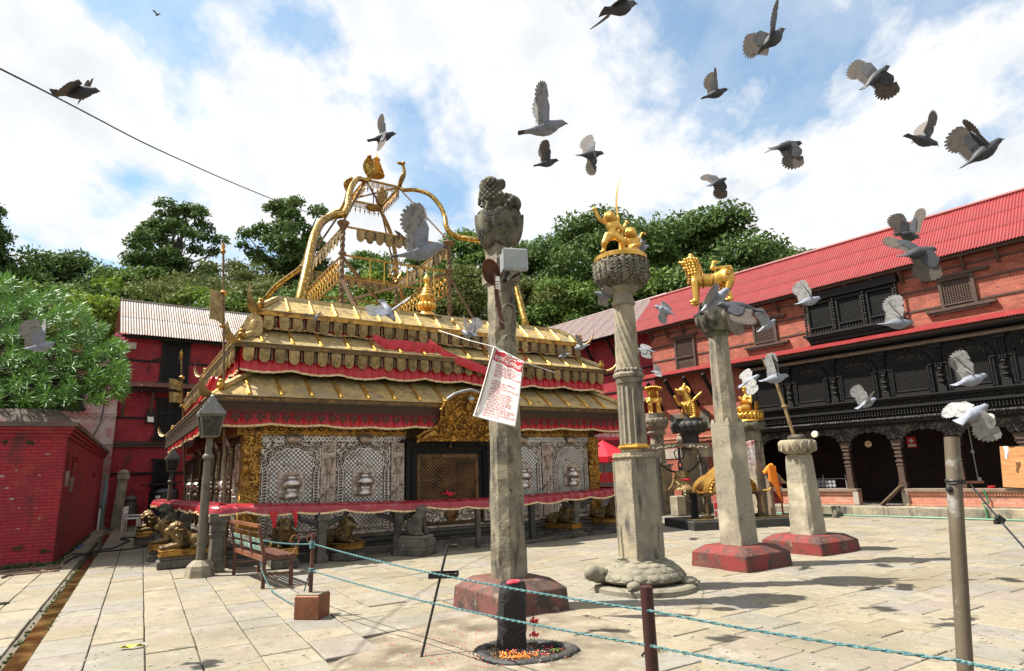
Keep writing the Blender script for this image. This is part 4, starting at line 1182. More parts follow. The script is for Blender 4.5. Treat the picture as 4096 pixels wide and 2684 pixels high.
bk.add([(x,-0.033,z)for x,z in L1_]+[(x,-0.020,z)for x,z in L2_],[(i,i+1,len(line)+i+1,len(line)+i)for i in range(len(line)-1)])
bkm=bk.mesh('border_ground',M['stone_black'])
acc=0.0
for i in range(1,len(line)):
 (xa,za),(xb,zb)=line[i-1],line[i]
 L=math.hypot(xb-xa,zb-za)
 while acc<L:
  t=acc/L
  x,z=xa+(xb-xa)*t,za+(zb-za)*t
  ang=math.atan2(zb-za,xb-xa)
  for s_ in (-1,1):
   nx,nz=-math.sin(ang),math.cos(ang)
   rp.sphere((x+nx*s_*0.022,-0.045,z+nz*s_*0.022),(0.036,0.02,0.0165),6,4,rot=Euler((0,-(ang+s_*0.6),0)))
  acc+=0.062
 acc-=L
ropem=rp.mesh('arch_border',M['silver'],60)
bp_=MB().b2(-0.27,0.27,-0.05,-0.031,1.20,1.80)
for s_ in (-1,1):
 for q in range(5):bp_.sphere((s_*(0.17+0.04*math.sin(q*1.9)),-0.055,1.28+q*0.10),(0.06,0.02,0.06),8,5)
bpm=bp_.mesh('backing_plate',M['silver_warm'])
pot=MB().lathe([(0.12,1.23),(0.15,1.25),(0.155,1.31),(0.12,1.35),(0.085,1.37),(0.08,1.41),(0.09,1.43),(0.16,1.455),(0.205,1.50),(0.22,1.545),(0.205,1.595),(0.155,1.64),(0.10,1.66),(0.095,1.69),(0.14,1.72),(0.145,1.75),(0.11,1.755),(0,1.74)],22,(0,-0.10,0))
pot.v=[(x,-0.10+(y+0.10)*0.7-0.03,z)for x,y,z in pot.v]
for q in range(12):
 a_=PI+PI*(q+0.5)/12
 pot.sphere((0.088*math.cos(a_),-0.13+0.062*math.sin(a_),1.405),(0.012,0.012,0.04),5,4)
potm=pot.mesh('pot',M['silver'],50)
cw=MB()
for q in range(9):
 t=(q-4)/4
 pa,pb=Vector((t*0.05,-0.06,2.36)),Vector((t*0.16,-0.16,2.56-0.03*t*t))
 cw.tube([pa,pa.lerp(pb,0.5),pb],[0.018,0.026,0.02],6)
 cw.sphere(pb+Vector((0,-0.01,0.03)),0.02,6,5)
cwm=cw.mesh('serpent_crown',M['silver_warm'],True)
sd=MB()
for s_ in (-1,1):
 sd.sphere((s_*0.40,-0.02,2.20),(0.05,0.035,0.07),8,6).sphere((s_*0.40,-0.03,2.29),(0.03,0.03,0.035),8,5)
 for k in range(5):
  sd.sphere((s_*(0.40+0.13*math.cos(k*0.5)),-0.012,2.20+0.11*math.sin(k*0.5)),(0.05,0.016,0.02),6,4,rot=Euler((0,-k*0.5,0)))
  sd.sphere((s_*(0.40-0.13*math.cos(k*0.5)),-0.012,2.20+0.11*math.sin(k*0.5)),(0.05,0.016,0.02),6,4,rot=Euler((0,k*0.5,0)))
 for k in range(7):
  sd.sphere((s_*0.52,-0.014,1.98+k*0.03),(0.05-0.004*k,0.02,0.02),6,4)
for k in range(9):
 sd.sphere((0.5*math.sin(k*0.7)*0.3,-0.035,1.86+0.012*k),(0.03,0.015,0.03),6,4)
sdm=sd.mesh('spandrel_figures',M['silver_warm'],True)
ftm=MB()
for i in range(20):ftm.sphere((-0.6+i*0.063,-0.02,0.56),(0.03,0.02,0.045),6,5)
ftm=ftm.mesh('foot_band',M['silver_warm'],True)
def silver_panel(x,y,rz,first=False):
 if first:
  e=sp_
  e.location=(x,y,0);e.rotation_euler=(0,0,rz)
 else:
  e=bpy.data.objects.new('silver_panel',None);COL.objects.link(e);e.parent=tp
  e.location=(x,y,0);e.rotation_euler=(0,0,rz)
 for nm,me in (('scroll_sheet',base),('lattice_field',fieldm),('arch_border',ropem),('border_ground',bkm),('backing_plate',bpm),('pot',potm),('serpent_crown',cwm),('spandrel_figures',sdm),('foot_band',ftm)):
  o_=obj(nm,me,e)
  if nm in ('spandrel_figures','foot_band'):tag(o_,kind='stuff')
silver_panel(-2.47,0,0,True)
for x in (-0.87,3.41,5.01):silver_panel(x,0,0)
for i,y in enumerate((1.25,3.0,6.4,8.2)):silver_panel(UC-HW-0.0,y,-PI/2)
# silver pilasters
pm=MB().b2(-0.16,0.16,-0.035,0.03,0.47,2.40)
pm.b2(-0.17,0.17,-0.05,-0.034,2.08,2.12).b2(-0.17,0.17,-0.05,-0.034,1.38,1.41).b2(-0.17,0.17,-0.05,-0.034,0.95,1.0)
pm.lathe([(0.03,1.74),(0.05,1.76),(0.045,1.84),(0.09,1.92),(0.11,2.04),(0.12,2.06),(0.07,2.06)],14,(0,-0.04,0))
pm.lathe([(0.045,1.42),(0.03,1.5),(0.035,1.7),(0.05,1.73)],10,(0,-0.04,0))
pm.lathe([(0.05,0.98),(0.03,1.05),(0.03,1.33),(0.04,1.37)],10,(0,-0.04,0))
for s_ in (-1,1):
 pm.sphere((s_*0.09,-0.045,1.30),0.032,8,6)
 pm.tube([(s_*0.09,-0.045,1.27),(s_*0.10,-0.05,1.20),(s_*0.075,-0.045,1.14)],[0.026,0.03,0.026],6)
 pm.tube([(s_*0.075,-0.045,1.14),(s_*0.115,-0.05,1.08),(s_*0.085,-0.045,1.01)],[0.022,0.018,0.014],6)
 pm.tube([(s_*0.095,-0.05,1.25),(s_*0.04,-0.05,1.22),(s_*0.035,-0.05,1.29)],[0.013,0.012,0.011],5)
 pm.sphere((s_*0.08,-0.04,1.72),(0.05,0.015,0.03),6,4).sphere((s_*0.1,-0.04,1.45),(0.04,0.015,0.05),6,4)
 pm.sphere((s_*0.08,-0.045,2.22),(0.055,0.03,0.03),8,5).sphere((s_*0.10,-0.045,2.30),(0.035,0.025,0.035),8,5)
pm.sphere((0,-0.05,2.24),(0.05,0.05,0.06),8,6).sphere((0,-0.05,2.33),(0.05,0.03,0.03),8,5)
pmm2=pm.mesh('silver_pilaster',M['silver_warm'],50)
for x in (-1.68,-0.06,2.60,4.22):obj('silver_pilaster',pmm2,tp,(x,0,0))
for y in (0.45,2.12,3.85,5.55,7.3,9.1):obj('silver_pilaster',pmm2,tp,(UC-HW,y,0),(0,0,-PI/2))
for i in range(16):
 b=MB().lathe([(0.03,0.5),(0.045,0.8),(0.03,1.0),(0.05,1.2),(0.03,1.5),(0.045,1.9),(0.06,2.3)],8,(UC-HW-0.15-0.04*(i%3),0.35+i*0.6,0))
 for q in range(18):b.sphere((UC-HW-0.15-0.04*(i%3),0.35+i*0.6,0.6+q*0.1),0.05,6,4)
 b.build('turned_post',M['stone_dark']if i%2 else M['bronze_dark'],tp,smooth=50)
 # frieze and gilt cornice
a,b,c,d=rect(-0.01)
for (x0,x1)in ((a+0.36,0.12),(2.42,b-0.36)):
 f=MB().b2(x0,x1,-0.05,0.03,2.405,2.56).build('frieze',M['silver_scroll'],tp)
 q_=MB()
 n_=int((x1-x0)/0.085)
 for i in range(n_):
  x=x0+(i+0.5)*(x1-x0)/n_
  for s_ in (-1,1):q_.bar((x-s_*0.04,-0.06,2.43),(x+s_*0.04,-0.06,2.54),0.018,0.02)
 tag(q_.build('frieze_lattice',M['silver'],f),kind='stuff')
 c2=MB().b2(x0-0.36,x1,-0.14,0.03,2.725,2.80).build('cornice',M['gold_dark'],tp)
 q_=MB()
 n_=int((x1-x0+0.36)/0.21)
 for i in range(n_):
  x=x0-0.36+(i+0.5)*(x1-x0+0.36)/n_
  for rr,dd in ((0.105,0.0),(0.078,0.016),(0.05,0.03),(0.025,0.042)):
   q_.lathe([(rr,0),(rr*0.96,-0.012),(rr*0.55,-0.016),(0,-0.016)],14,(x,-0.085-dd,2.722),1 if rr in (0.078,0.025)else 0,PI,2*PI,axis='y')
 q_.b2(x0-0.36,x1,-0.086,0.03,2.565,2.722)
 q_.build('lotus_cornice',[M['gold_dark'],M['black_gap']],c2)  # black rings paint shade into the grooves between the petals
b_=MB().b2(a-0.14,a-0.001,-0.14,DP,2.565,2.80)
b_.build('side_cornice',M['gold_dark'],tp)
for x0 in (a,b-0.36):
 e=MB().b2(x0,x0+0.36,-0.06,0.30,0.47,2.56).build('corner_pilaster',M['gold_relief'],tp)
 q_=MB().b2(x0-0.03,x0+0.39,-0.10,0.33,1.52,1.60).b2(x0-0.03,x0+0.39,-0.10,0.33,2.28,2.33).b2(x0-0.04,x0+0.40,-0.11,0.34,0.47,0.60)
 q_.sphere((x0+0.06,-0.10,2.06),(0.055,0.06,0.07),10,7).sphere((x0+0.07,-0.09,1.88),(0.085,0.07,0.12),10,7).sphere((x0+0.06,-0.11,2.14),(0.05,0.05,0.03),8,5)
 q_.tube([(x0+0.12,-0.09,1.94),(x0+0.17,-0.12,1.84),(x0+0.10,-0.15,1.80)],0.025,6)
 for k in range(5):q_.sphere((x0+0.22+0.015*k,-0.07,1.86+k*0.06),(0.10-0.008*k,0.02,0.03),8,4,rot=Euler((0,-0.8,0)))
 q_.lathe([(0.05,0),(0.07,-0.02),(0.05,-0.04)],12,(x0+0.22,-0.06,1.70),axis='y')
 for k in range(6):q_.sphere((x0+0.08+0.04*k,-0.065,1.4-0.09*k),(0.09,0.02,0.03),8,4,rot=Euler((0,0.7,0)))
 for k in range(6):q_.sphere((x0+0.28-0.03*k,-0.065,0.75+0.05*k),(0.05,0.02,0.05),8,4)
 q_.build('corner_figures',M['gold_dark'],e,smooth=40)
 # the door with lattice and gilt tympanum
dr=MB()
for (o,y0,z1)in ((0.0,-0.10,2.40),(0.11,-0.06,2.30),(0.20,-0.02,2.22)):
 w=0.10
 dr.b2(0.13+o,0.13+o+w,y0,0.03,0.86,z1).b2(2.41-o-w,2.41-o,y0,0.03,0.86,z1).b2(0.13+o+w,2.41-o-w,y0,0.03,z1-0.09,z1)
for q in range(22):
 z=0.92+q*0.062
 dr.box((0.29,-0.09,z),(0.07,0.06,0.03)).box((2.25,-0.09,z),(0.07,0.06,0.03))
dr.b2(-0.02,2.56,-0.13,0.03,2.402,2.46).b2(0.13,0.5,-0.13,0.03,2.31,2.40).b2(2.04,2.41,-0.13,0.03,2.31,2.40)
door=dr.build('door',M['dark_wood'],tp)
MB().b2(0.44,2.10,0.02,0.029,0.86,2.13).build('door_backing',M['black_gap'],door)
b_=MB().b2(0.44,0.52,-0.015,0.02,0.86,2.13).b2(2.02,2.10,-0.015,0.02,0.86,2.13).b2(0.521,2.019,-0.014,0.02,2.05,2.129).b2(0.521,2.019,-0.014,0.02,1.515,1.535)
b_.build('copper_frame',M['copper_lattice'],door)
g=lattice_bm(1.49,1.18,0.085,0.020,0.012,True)
tag(g.build('door_lattice',M['copper_lattice'],door,loc=(1.27,-0.004,0.87)),kind='stuff')
fl=MB()
rr=random.Random(2)
for _ in range(16):fl.sphere((1.27+rr.gauss(0,0.05),-0.05,1.20+rr.gauss(0,0.035)),(0.04,0.02,0.03),6,4,rot=Euler((rr.random()*3,rr.random()*3,0)))
tag(fl.build('red_flower',M['red_bright'],door),'red flowers stuck in the lattice')
MB().sphere((1.27,-0.12,2.33),(0.05,0.05,0.08),8,6).sphere((1.27,-0.14,2.40),0.04,8,5).build('lintel_head',M['bronze_dark'],door,smooth=True)
tr=MB().prism([(0.42,0.86),(0.55,0.62),(0.75,0.56),(1.79,0.56),(1.99,0.62),(2.12,0.86)][::-1],-0.16,0.02,plane='xz').build('silver_trough',M['silver_scroll'],tp)
md=MB().lathe([(0.0,-0.06),(0.06,-0.06),(0.10,-0.03),(0.15,-0.03),(0.17,0.0)],20,(1.27,-0.17,0.72),axis='y')
for q in range(18):md.sphere((1.27+0.155*math.cos(q*PI/9),-0.20,0.72+0.155*math.sin(q*PI/9)),0.02,6,4)
md.build('medallion',M['copper_lattice'],tr,smooth=50)
MB().b2(0.38,2.16,-0.2,-0.0,0.86,0.90).build('trough_rim',M['silver_warm'],tr)
for x in (0.22,2.32):
 b_=MB().b2(x-0.13,x+0.13,-0.14,0.02,0.56,0.88).sphere((x,-0.16,0.74),(0.08,0.05,0.08),10,6).b2(x-0.16,x+0.16,-0.17,0.02,0.50,0.555).b2(x-0.16,x+0.16,-0.17,0.02,0.885,0.93)
 b_.build('lion_face_plaque',M['silver_warm'],tp)
ty=bpy.data.objects.new('tympanum',None);COL.objects.link(ty);ty.parent=tp
ty.location=(1.30,-0.58,2.42);ty.rotation_euler=(R(24),0,0)
out_=[(1.10,0),(1.12,0.12),(0.98,0.22),(0.80,0.30),(0.66,0.42),(0.62,0.60),(0.66,0.78),(0.58,0.98),(0.40,1.12),(0.18,1.20),(0,1.24)]
poly=out_+[(-x,z)for x,z in out_[-2::-1]]
MB().prism(poly,-0.03,0.03,plane='xz').build('relief_sheet',M['gold_relief'],ty)
b_=MB().tube([(x,-0.04,z)for x,z in poly],0.028,6)
for x,z in poly:b_.sphere((x*1.01,-0.05,z),0.045,6,4)
b_.build('flame_border',M['gold_dark'],ty,smooth=50)
MB().tube([(x,-0.06,z+0.06)for x,z in poly if z>0.9],0.03,6).build('top_rim',M['grey_metal'],ty)
f_=MB()
def seated(b,x,y,z,s_):
 b.sphere((x,y,z),(0.11*s_,0.06*s_,0.05*s_),8,5).sphere((x,y-0.02*s_,z+0.11*s_),(0.06*s_,0.05*s_,0.09*s_),8,6).sphere((x,y-0.03*s_,z+0.23*s_),0.045*s_,8,6)
 for k in (-1,1):b.tube([(x+k*0.06*s_,y-0.02,z+0.16*s_),(x+k*0.12*s_,y-0.04,z+0.08*s_),(x+k*0.05*s_,y-0.07*s_,z+0.05*s_)],0.02*s_,5)
seated(f_,0,-0.07,0.28,1.0);seated(f_,-0.42,-0.06,0.20,0.85);seated(f_,0.42,-0.06,0.20,0.85)
for x,rr_ in ((0,0.24),(-0.42,0.19),(0.42,0.19)):
 z=0.38 if x==0 else 0.28
 f_.tube([(x+rr_*math.cos(a_),-0.05,z+rr_*1.15*math.sin(a_))for a_ in [i*PI/10 for i in range(20)]],0.02,5,closed=True)
for s_ in (-1,1):
 f_.tube([(s_*0.62,-0.05,0.16),(s_*0.78,-0.09,0.22),(s_*0.92,-0.09,0.14),(s_*1.02,-0.06,0.06)],[0.06,0.09,0.07,0.03],8)
 f_.tube([(s_*0.60,-0.05,0.5),(s_*0.52,-0.09,0.66),(s_*0.58,-0.06,0.82)],[0.03,0.05,0.03],7)
 f_.tube([(s_*0.08,-0.08,0.98),(s_*0.26,-0.11,1.02),(s_*0.34,-0.09,0.90)],[0.04,0.035,0.03],7)
 for k in range(6):f_.sphere((s_*(0.20+0.05*k),-0.06,0.86-0.05*k),(0.09,0.025,0.03),7,4,rot=Euler((0,s_*0.9,0)))
f_.sphere((0,-0.12,0.88),(0.10,0.09,0.14),10,7).sphere((0,-0.18,1.04),(0.075,0.08,0.085),10,7)
f_.build('relief_figures',M['gold_dark'],ty,smooth=50)
MB().sphere((0,-0.17,1.10),(0.08,0.08,0.06),10,6).build('garuda_hair',M['grey_metal'],ty,smooth=True)
# roofs
pend=MB()
pend.b2(-0.10,0.10,-0.008,0.008,0.0,0.035)
for i in (-1,0,1):
 for j in range(3):pend.sphere((i*0.062,0,-0.03-j*0.055-(0.02 if i==0 else 0)),(0.022,0.012,0.022),6,4)
pend.tube([(0,0,0),(0,0,-0.26)],0.012,5)
for s_ in (-1,1):
 pend.tube([(0,0,-0.24),(s_*0.05,0,-0.22),(s_*0.075,0,-0.17)],0.012,5)
 pend.sphere((s_*0.055,0,-0.255),(0.042,0.012,0.02),6,4,rot=Euler((0,s_*0.5,0)))
pend.sphere((0,0,-0.295),(0.03,0.016,0.045),6,5)
for s_ in (-1,1):pend.tube([(s_*0.1,0,0.03),(s_*0.1,0,-0.12)],0.012,4);pend.tube([(s_*0.1,0,-0.02),(0,0,-0.10)],0.008,4)
pend.v=[(x*1.12,y,z*1.12)for x,y,z in pend.v]
pendm=pend.mesh('pendant',M['fringe_metal'],50)
def shield_mesh(w,h):
 pts=[(-w/2,0),(-w/2,-h*0.55)]+[(-w/2*math.cos(a_),-h*0.55-h*0.45*math.sin(a_)**0.9)for a_ in [PI/2*i/5 for i in range(1,6)]]
 pts+=[(-x,z)for x,z in pts[-2::-1]]
 b=MB().prism(pts[::-1]if True else pts,-0.012,0.008,plane='xz')
 b.prism([(x*0.72,z*0.8-0.03*h)for x,z in pts][::-1],-0.022,-0.012,plane='xz')
 b.lathe([(0.0,-0.014),(0.03,-0.010),(0.05,0.0)],10,(0,-0.022,-h*0.52),axis='y')
 for q in range(6):b.sphere((0.055*math.cos(q*PI/3),-0.024,-h*0.52+0.055*math.sin(q*PI/3)),(0.016,0.008,0.016),6,4)
 return b
shm=shield_mesh(0.215,0.315).mesh('shield_plaque',M['bronze'])
bellp=MB().lathe([(0.012,0),(0.03,-0.02),(0.028,-0.16),(0.045,-0.23),(0.045,-0.245),(0.01,-0.25),(0,-0.28)],8).mesh('bell_pendant',M['bronze_dark'],50)
def slope_panels(side,o0,z0,o1,z1,pitch,first):
 """the four roof slopes; front and left are laid in separate sheets between battens"""
 a0,b0,c0,d0=rect(o0)
 a1,b1,c1,d1=rect(o1)
 if side=='front':
  L0,R0,L1,R1=a0,b0,a1,b1
  P=lambda s_,t:(s_,c0+(c1-c0)*t,z0+(z1-z0)*t)
 elif side=='left':
  L0,R0,L1,R1=c0,d0,c1,d1
  P=lambda s_,t:(a0+(a1-a0)*t,s_,z0+(z1-z0)*t)
 elif side=='right':
  L0,R0,L1,R1=c0,d0,c1,d1
  P=lambda s_,t:(b0+(b1-b0)*t,s_,z0+(z1-z0)*t)
 else:
  L0,R0,L1,R1=a0,b0,a1,b1
  P=lambda s_,t:(s_,d0+(d1-d0)*t,z0+(z1-z0)*t)
 def tt(s_):
  if s_<L1:return (s_-L0)/(L1-L0)
  if s_>R1:return (R0-s_)/(R0-R1)
  return 1.0
 cuts=[L0]
 s_=first
 bat=[]
 while s_<R0-0.25:
  if s_>L0+0.25:cuts.append(s_);bat.append(s_)
  s_+=pitch
 cuts.append(R0)
 for i in range(len(cuts)-1):
  sa,sb=cuts[i],cuts[i+1]
  dz=0.004*((i*7)%3)
  for (ta,tb)in ((0.0,0.42),(0.42,1.0)):
   pl=[(sa,ta),(sb,ta),(sb,tb),(sa,tb)]
   for (fx,f0)in ((1.0/(L1-L0),L0),(-1.0/(R0-R1),R0)):
    g_=lambda q:(q[0]-f0)*fx-q[1]
    o_=[]
    for k in range(len(pl)):
     A2,B2=pl[k],pl[(k+1)%len(pl)]
     da,db=g_(A2),g_(B2)
     if da>=0:o_.append(A2)
     if da*db<0:
      w=da/(da-db)
      o_.append((A2[0]+(B2[0]-A2[0])*w,A2[1]+(B2[1]-A2[1])*w))
    pl=o_
    if not pl:break
   pl=[q for k,q in enumerate(pl)if abs(q[0]-pl[k-1][0])+abs(q[1]-pl[k-1][1])>1e-4]
   if len(pl)<3:continue
   top=[P(q,t)for q,t in pl]
   lift=0.022+dz-(0.008 if ta>0 else 0)
   up=[(x,y,z+lift)for x,y,z in top]
   n=len(pl)
   b=MB()
   if side in ('front','right'):
    f_=[tuple(range(n,2*n)),tuple(range(n-1,-1,-1))]+[(k,(k+1)%n,n+(k+1)%n,n+k)for k in range(n)]
   else:
    f_=[tuple(range(2*n-1,n-1,-1)),tuple(range(n))]+[(n+k,n+(k+1)%n,(k+1)%n,k)for k in range(n)]
   b.add(top+up,f_)
   b.build('roof_sheet',M['gold_roof'],tp)
 for q in bat:
  t1=min(0.98,tt(q)-0.02)
  if t1<0.25:continue
  A_,B_=Vector(P(q,0.05)),Vector(P(q,t1))
  A_.z+=0.045;B_.z+=0.045
  dv=(B_-A_).normalized()
  b=MB()
  cr=[A_,A_.lerp(B_,0.03),A_.lerp(B_,0.10),B_]
  b.tube(cr,[0.020,0.045,0.040,0.032],8)
  b.sphere(A_-dv*0.005,0.042,8,6)
  b.build('roof_batten',M['gold'],tp,smooth=50)
ROOFS=((-0.75,3.27,0.30,4.02,0.62,-2.89-0.62),(-0.30,4.46,0.34,4.92,0.63,-2.61-0.63),(0.15,5.30,0.62,5.72,0.545,-2.63-0.545))
for ri,(o0,z0,o1,z1,pt,fs)in enumerate(ROOFS):
 for side in ('front','left'):
  slope_panels(side,o0,z0,o1,z1,pt,fs if side=='front' else rect(o0)[2]+0.5)
 a0,b0,c0,d0=rect(o0);a1,b1,c1,d1=rect(o1)
 b=MB().add([(b0,c0,z0),(b0,d0,z0),(b1,d1,z1),(b1,c1,z1)],[(0,1,2,3)]).add([(b0,d0,z0),(a0,d0,z0),(a1,d1,z1),(b1,d1,z1)],[(0,1,2,3)])
 b.build('roof_slope',M['gold_roof'],tp)
 MB().add([(a0+0.02,c0+0.02,z0-0.06),(b0-0.02,c0+0.02,z0-0.06),(b0-0.02,d0-0.02,z0-0.06),(a0+0.02,d0-0.02,z0-0.06)],[(3,2,1,0)]).build('soffit',M['dark_wood'],tp)
 bd=MB().b2(a0,b0,c0-0.03,c0+0.01,z0-0.085,z0+0.018).b2(a0-0.03,a0+0.01,c0+0.011,d0,z0-0.085,z0+0.018).b2(b0-0.01,b0+0.03,c0+0.011,d0,z0-0.085,z0+0.018)
 band=bd.build('eave_band',M['bronze_dark']if ri<2 else M['gold_dark'],tp)
 MB().b2(a0,b0,c0-0.05,c0+0.005,z0+0.019,z0+0.036).b2(a0-0.05,a0+0.005,c0+0.006,d0,z0+0.019,z0+0.036).build('eave_lip',M['gold_roof'],band)
 if ri<2:
  s_='वाय सततं नमः नमः प्रतापज हायातियता परमात्मने नमः शिवाय सततं नमः '
  me=text_mesh(s_*(4 if ri==0 else 3),0.072,M['gold_dark'],0.003,'LEFT')
  xs=np.zeros(len(me.vertices)*3);me.vertices.foreach_get('co',xs)
  wd=xs[0::3].max()
  L_=(b0-a0-0.5)
  o_=obj('lettering',me,band,(a0+0.25,c0-0.034,z0-0.062),(PI/2,0,0),(L_/wd,0.9,1));tag(o_,kind='stuff')
 for (cx_,cy_,ex,ey,dx,dy)in ((a0,c0,a1,c1,-1,-1),(b0,c0,b1,c1,1,-1),(a0,d0,a1,d1,-1,1),(b0,d0,b1,d1,1,1)):
  A_=Vector((cx_,cy_,z0+0.05));B_=Vector((ex,ey,z1+0.04))
  s_=A_.lerp(B_,0.17)
  MB().bar(s_+Vector((0,0,0.03)),B_,0.13,0.09).build('hip_cover',M['gold_roof'],tp)
  hd2=MB().sphere(s_+Vector((0,0,0.06)),(0.085,0.085,0.10),10,7).sphere(s_+Vector((0,0,0.15)),(0.075,0.075,0.05),10,6)
  hd2.sphere(s_+Vector((dx*0.05,dy*0.05,0.05)),(0.035,0.035,0.045),6,5)
  hd2.build('hip_head',M['gold_dark'],tp,smooth=True)
  dg_=Vector((dx,dy,0)).normalized()
  pr=Vector((-dg_.y,dg_.x,0))
  up_=[(0.0,-0.04,0.17),(0.10,-0.02,0.15),(0.20,0.03,0.12),(0.28,0.12,0.085),(0.325,0.23,0.05),(0.33,0.33,0.008)]
  if ri==2:up_=[(q*1.0,z*1.35,w)for q,z,w in up_]
  vs_,fs_=[],[]
  for (q,z,w)in up_:
   c_=A_+dg_*q+Vector((0,0,z))
   nrm=Vector((0,0,1))*0.03
   vs_+=[c_-pr*w-nrm,c_+pr*w-nrm,c_+pr*w*0.6+nrm*0.6,c_-pr*w*0.6+nrm*0.6]
  for k in range(len(up_)-1):
   for j in range(4):fs_.append((k*4+j,k*4+(j+1)%4,k*4+4+(j+1)%4,k*4+4+j))
  fs_+=[(3,2,1,0),tuple(len(vs_)-4+j for j in range(4))]
  MB().add(vs_,fs_).build('corner_horn',M['bronze'],tp)
 zc0,zc1,amp=((z0-0.09,2.74,0.03),(z0-0.09,3.93,0.05),(z0-0.09,4.97,0.03))[ri]
 off=0.10
 for side in ('front','left','right'):
  L0,R0=(a0+off,b0-off)if side=='front' else (c0+off,d0-off)
  n=int((R0-L0)/0.035)
  seg=1.05
  def low(s_):
   f=((s_-L0)/seg)%1.0
   return zc1-amp*math.sin(PI*f)*1.2+0.02*math.sin(s_*1.7)
  def P(s_,o_,z):
   return (s_,c0+off+o_,z)if side=='front' else ((a0+off+o_,s_,z)if side=='left' else (b0-off-o_,s_,z))
  def cl(a_,t,e=0.0):
   s_=L0+(R0-L0)*a_
   pleat=0.018*math.sin(s_*31+0.6*math.sin(s_*9))*(0.3+t)
   return P(s_,-0.02*t+pleat+e,zc0+(low(s_)-zc0)*t)
  spans=[(0.0,1.0)]if ri or side!='front' else [(0.0,(0.70-L0)/(R0-L0)),((1.90-L0)/(R0-L0),1.0)]
  cb=MB()
  for (s0,s1)in spans:cb.grid(lambda a_,t:cl(s0+(s1-s0)*a_,t),int(n*(s1-s0)),4)
  c_=cb.build('fringe_cloth',M['red_cloth'],tp,smooth=True)
  def tr_(a_,t):
   s_=L0+(R0-L0)*a_
   q=cl(a_,1.0,-0.004)
   return (q[0],q[1],low(s_)+0.012-0.045*t)
  cb=MB()
  for (s0,s1)in spans:cb.grid(lambda a_,t:tr_(s0+(s1-s0)*a_,t),int(n*(s1-s0)),1)
  cb.build('gold_braid',M['trim'],c_)
  if side=='right':continue
  rz=0 if side=='front' else -PI/2
  if ri==0:
   k=int((R0-L0)/0.235)
   for i in range(k):
    s_=L0+(i+0.5)*(R0-L0)/k
    if side=='front' and abs(s_-1.3)<0.66:continue
    obj('pendant',pendm,tp,P(s_,-0.11,z0-0.11),(0,random.uniform(-0.04,0.04),rz))
  else:
   k=int((R0-L0)/(0.305 if ri==1 else 0.30))
   for i in range(k):
    s_=L0+(i+0.5)*(R0-L0)/k
    st=(R0-L0)/k
    obj('shield_plaque',shm,tp,P(s_+random.uniform(-0.012,0.012),-0.10,z0-0.085),(R(random.uniform(-4,6)),R(random.uniform(-3,3)),rz),(1,1,random.uniform(0.92,1.05)))
    if i<k-1:obj('bell_pendant',bellp,tp,P(s_+st/2,-0.08,z0-0.085),(0,R(random.uniform(-4,4)),rz))
 if ri==0:
  MB().b2(a0+0.06,b0-0.06,c0+0.02,c0+0.05,z0-0.13,z0-0.086).build('fringe_rail',M['fringe_metal'],tp)
  fg=MB()
  n=int((b0-a0-0.3)/0.059)
  for i in range(n):
   x=a0+0.15+i*0.059
   if abs(x-1.3)<0.64:continue
   for j in range(3):
    cz=z0-0.155-j*0.056
    fg.tube([(x+0.023*math.cos(t),c0-0.022,cz+0.023*math.sin(t))for t in (0,1.05,2.1,3.14,4.19,5.24)],0.0095,3,closed=True)
  tag(fg.build('filigree',M['fringe_metal'],tp),kind='stuff')
a1,b1,c1,d1=rect(0.62)
MB().b2(a1,b1,c1,d1,5.68,5.74).build('roof_deck',M['gold_roof'],tp)
for args in ((a1,b1,c1,c1+0.10),(a1,a1+0.10,c1+0.101,d1),(b1-0.1,b1,c1+0.101,d1)):
 MB().b2(*args,5.741,5.83).build('roof_curb',M['gold_roof'],tp)
fb=MB().b2(0.72,1.42,0.62,1.0,5.60,5.80).build('finial_base',M['bronze_dark'],tp)
fb.location.y=0.0
prof=[(0.26,5.80),(0.24,5.85),(0.15,5.93),(0.13,5.98),(0.16,6.0)]
MB().lathe(prof,20,(1.07,0.82,0)).build('finial_foot',M['gold'],fb,smooth=50)
b=MB()
for q in range(12):
 a_=q*PI/6
 b.sphere((1.07+0.19*math.cos(a_),0.82+0.19*math.sin(a_),6.09),(0.065,0.065,0.10),8,6)
b.build('finial_lotus',M['gold'],fb,smooth=True)
prof=[(0.10,6.14),(0.13,6.19),(0.17,6.25),(0.21,6.34),(0.21,6.38),(0.15,6.43),(0.13,6.44),(0.155,6.46),(0.13,6.51),(0.11,6.52),(0.125,6.54),(0.10,6.59),(0.08,6.60),(0.09,6.63),(0.05,6.70),(0.04,6.72),(0.09,6.79),(0.10,6.84),(0.07,6.91),(0.015,6.98),(0.0,7.02)]
MB().lathe(prof,20,(1.07,0.82,0)).build('finial_spire',M['gold'],fb,smooth=50)
def swag(pts,w,name='red_swag'):
 n=len(pts)-1
 def f(a_,t):
  i=min(int(a_*n),n-1);q=a_*n-i
  p=Vector(pts[i]).lerp(Vector(pts[i+1]),q)
  ww=w*(0.45+0.55*math.sin(PI*min(1,max(0,a_*1.1-0.02)))**0.7)
  return (p.x,p.y-0.015*math.sin(PI*t)+0.018*math.sin(a_*46+t*2.5)*(0.2+t),p.z-ww*t+0.010*math.sin(a_*19))
 return MB().grid(f,60,6).build(name,M['red_cloth'],tp,smooth=True)
swag([(-0.75,-0.10,4.95),(-0.4,-0.12,4.86),(0.2,-0.14,4.86),(0.75,-0.16,4.84),(1.0,-0.18,4.80)],0.30)
swag([(0.72,-0.05,4.98),(1.0,-0.25,4.72),(1.5,-0.38,4.5),(2.2,-0.42,4.30),(2.9,-0.42,4.22),(3.3,-0.3,4.42),(3.6,-0.1,4.75)],0.24)
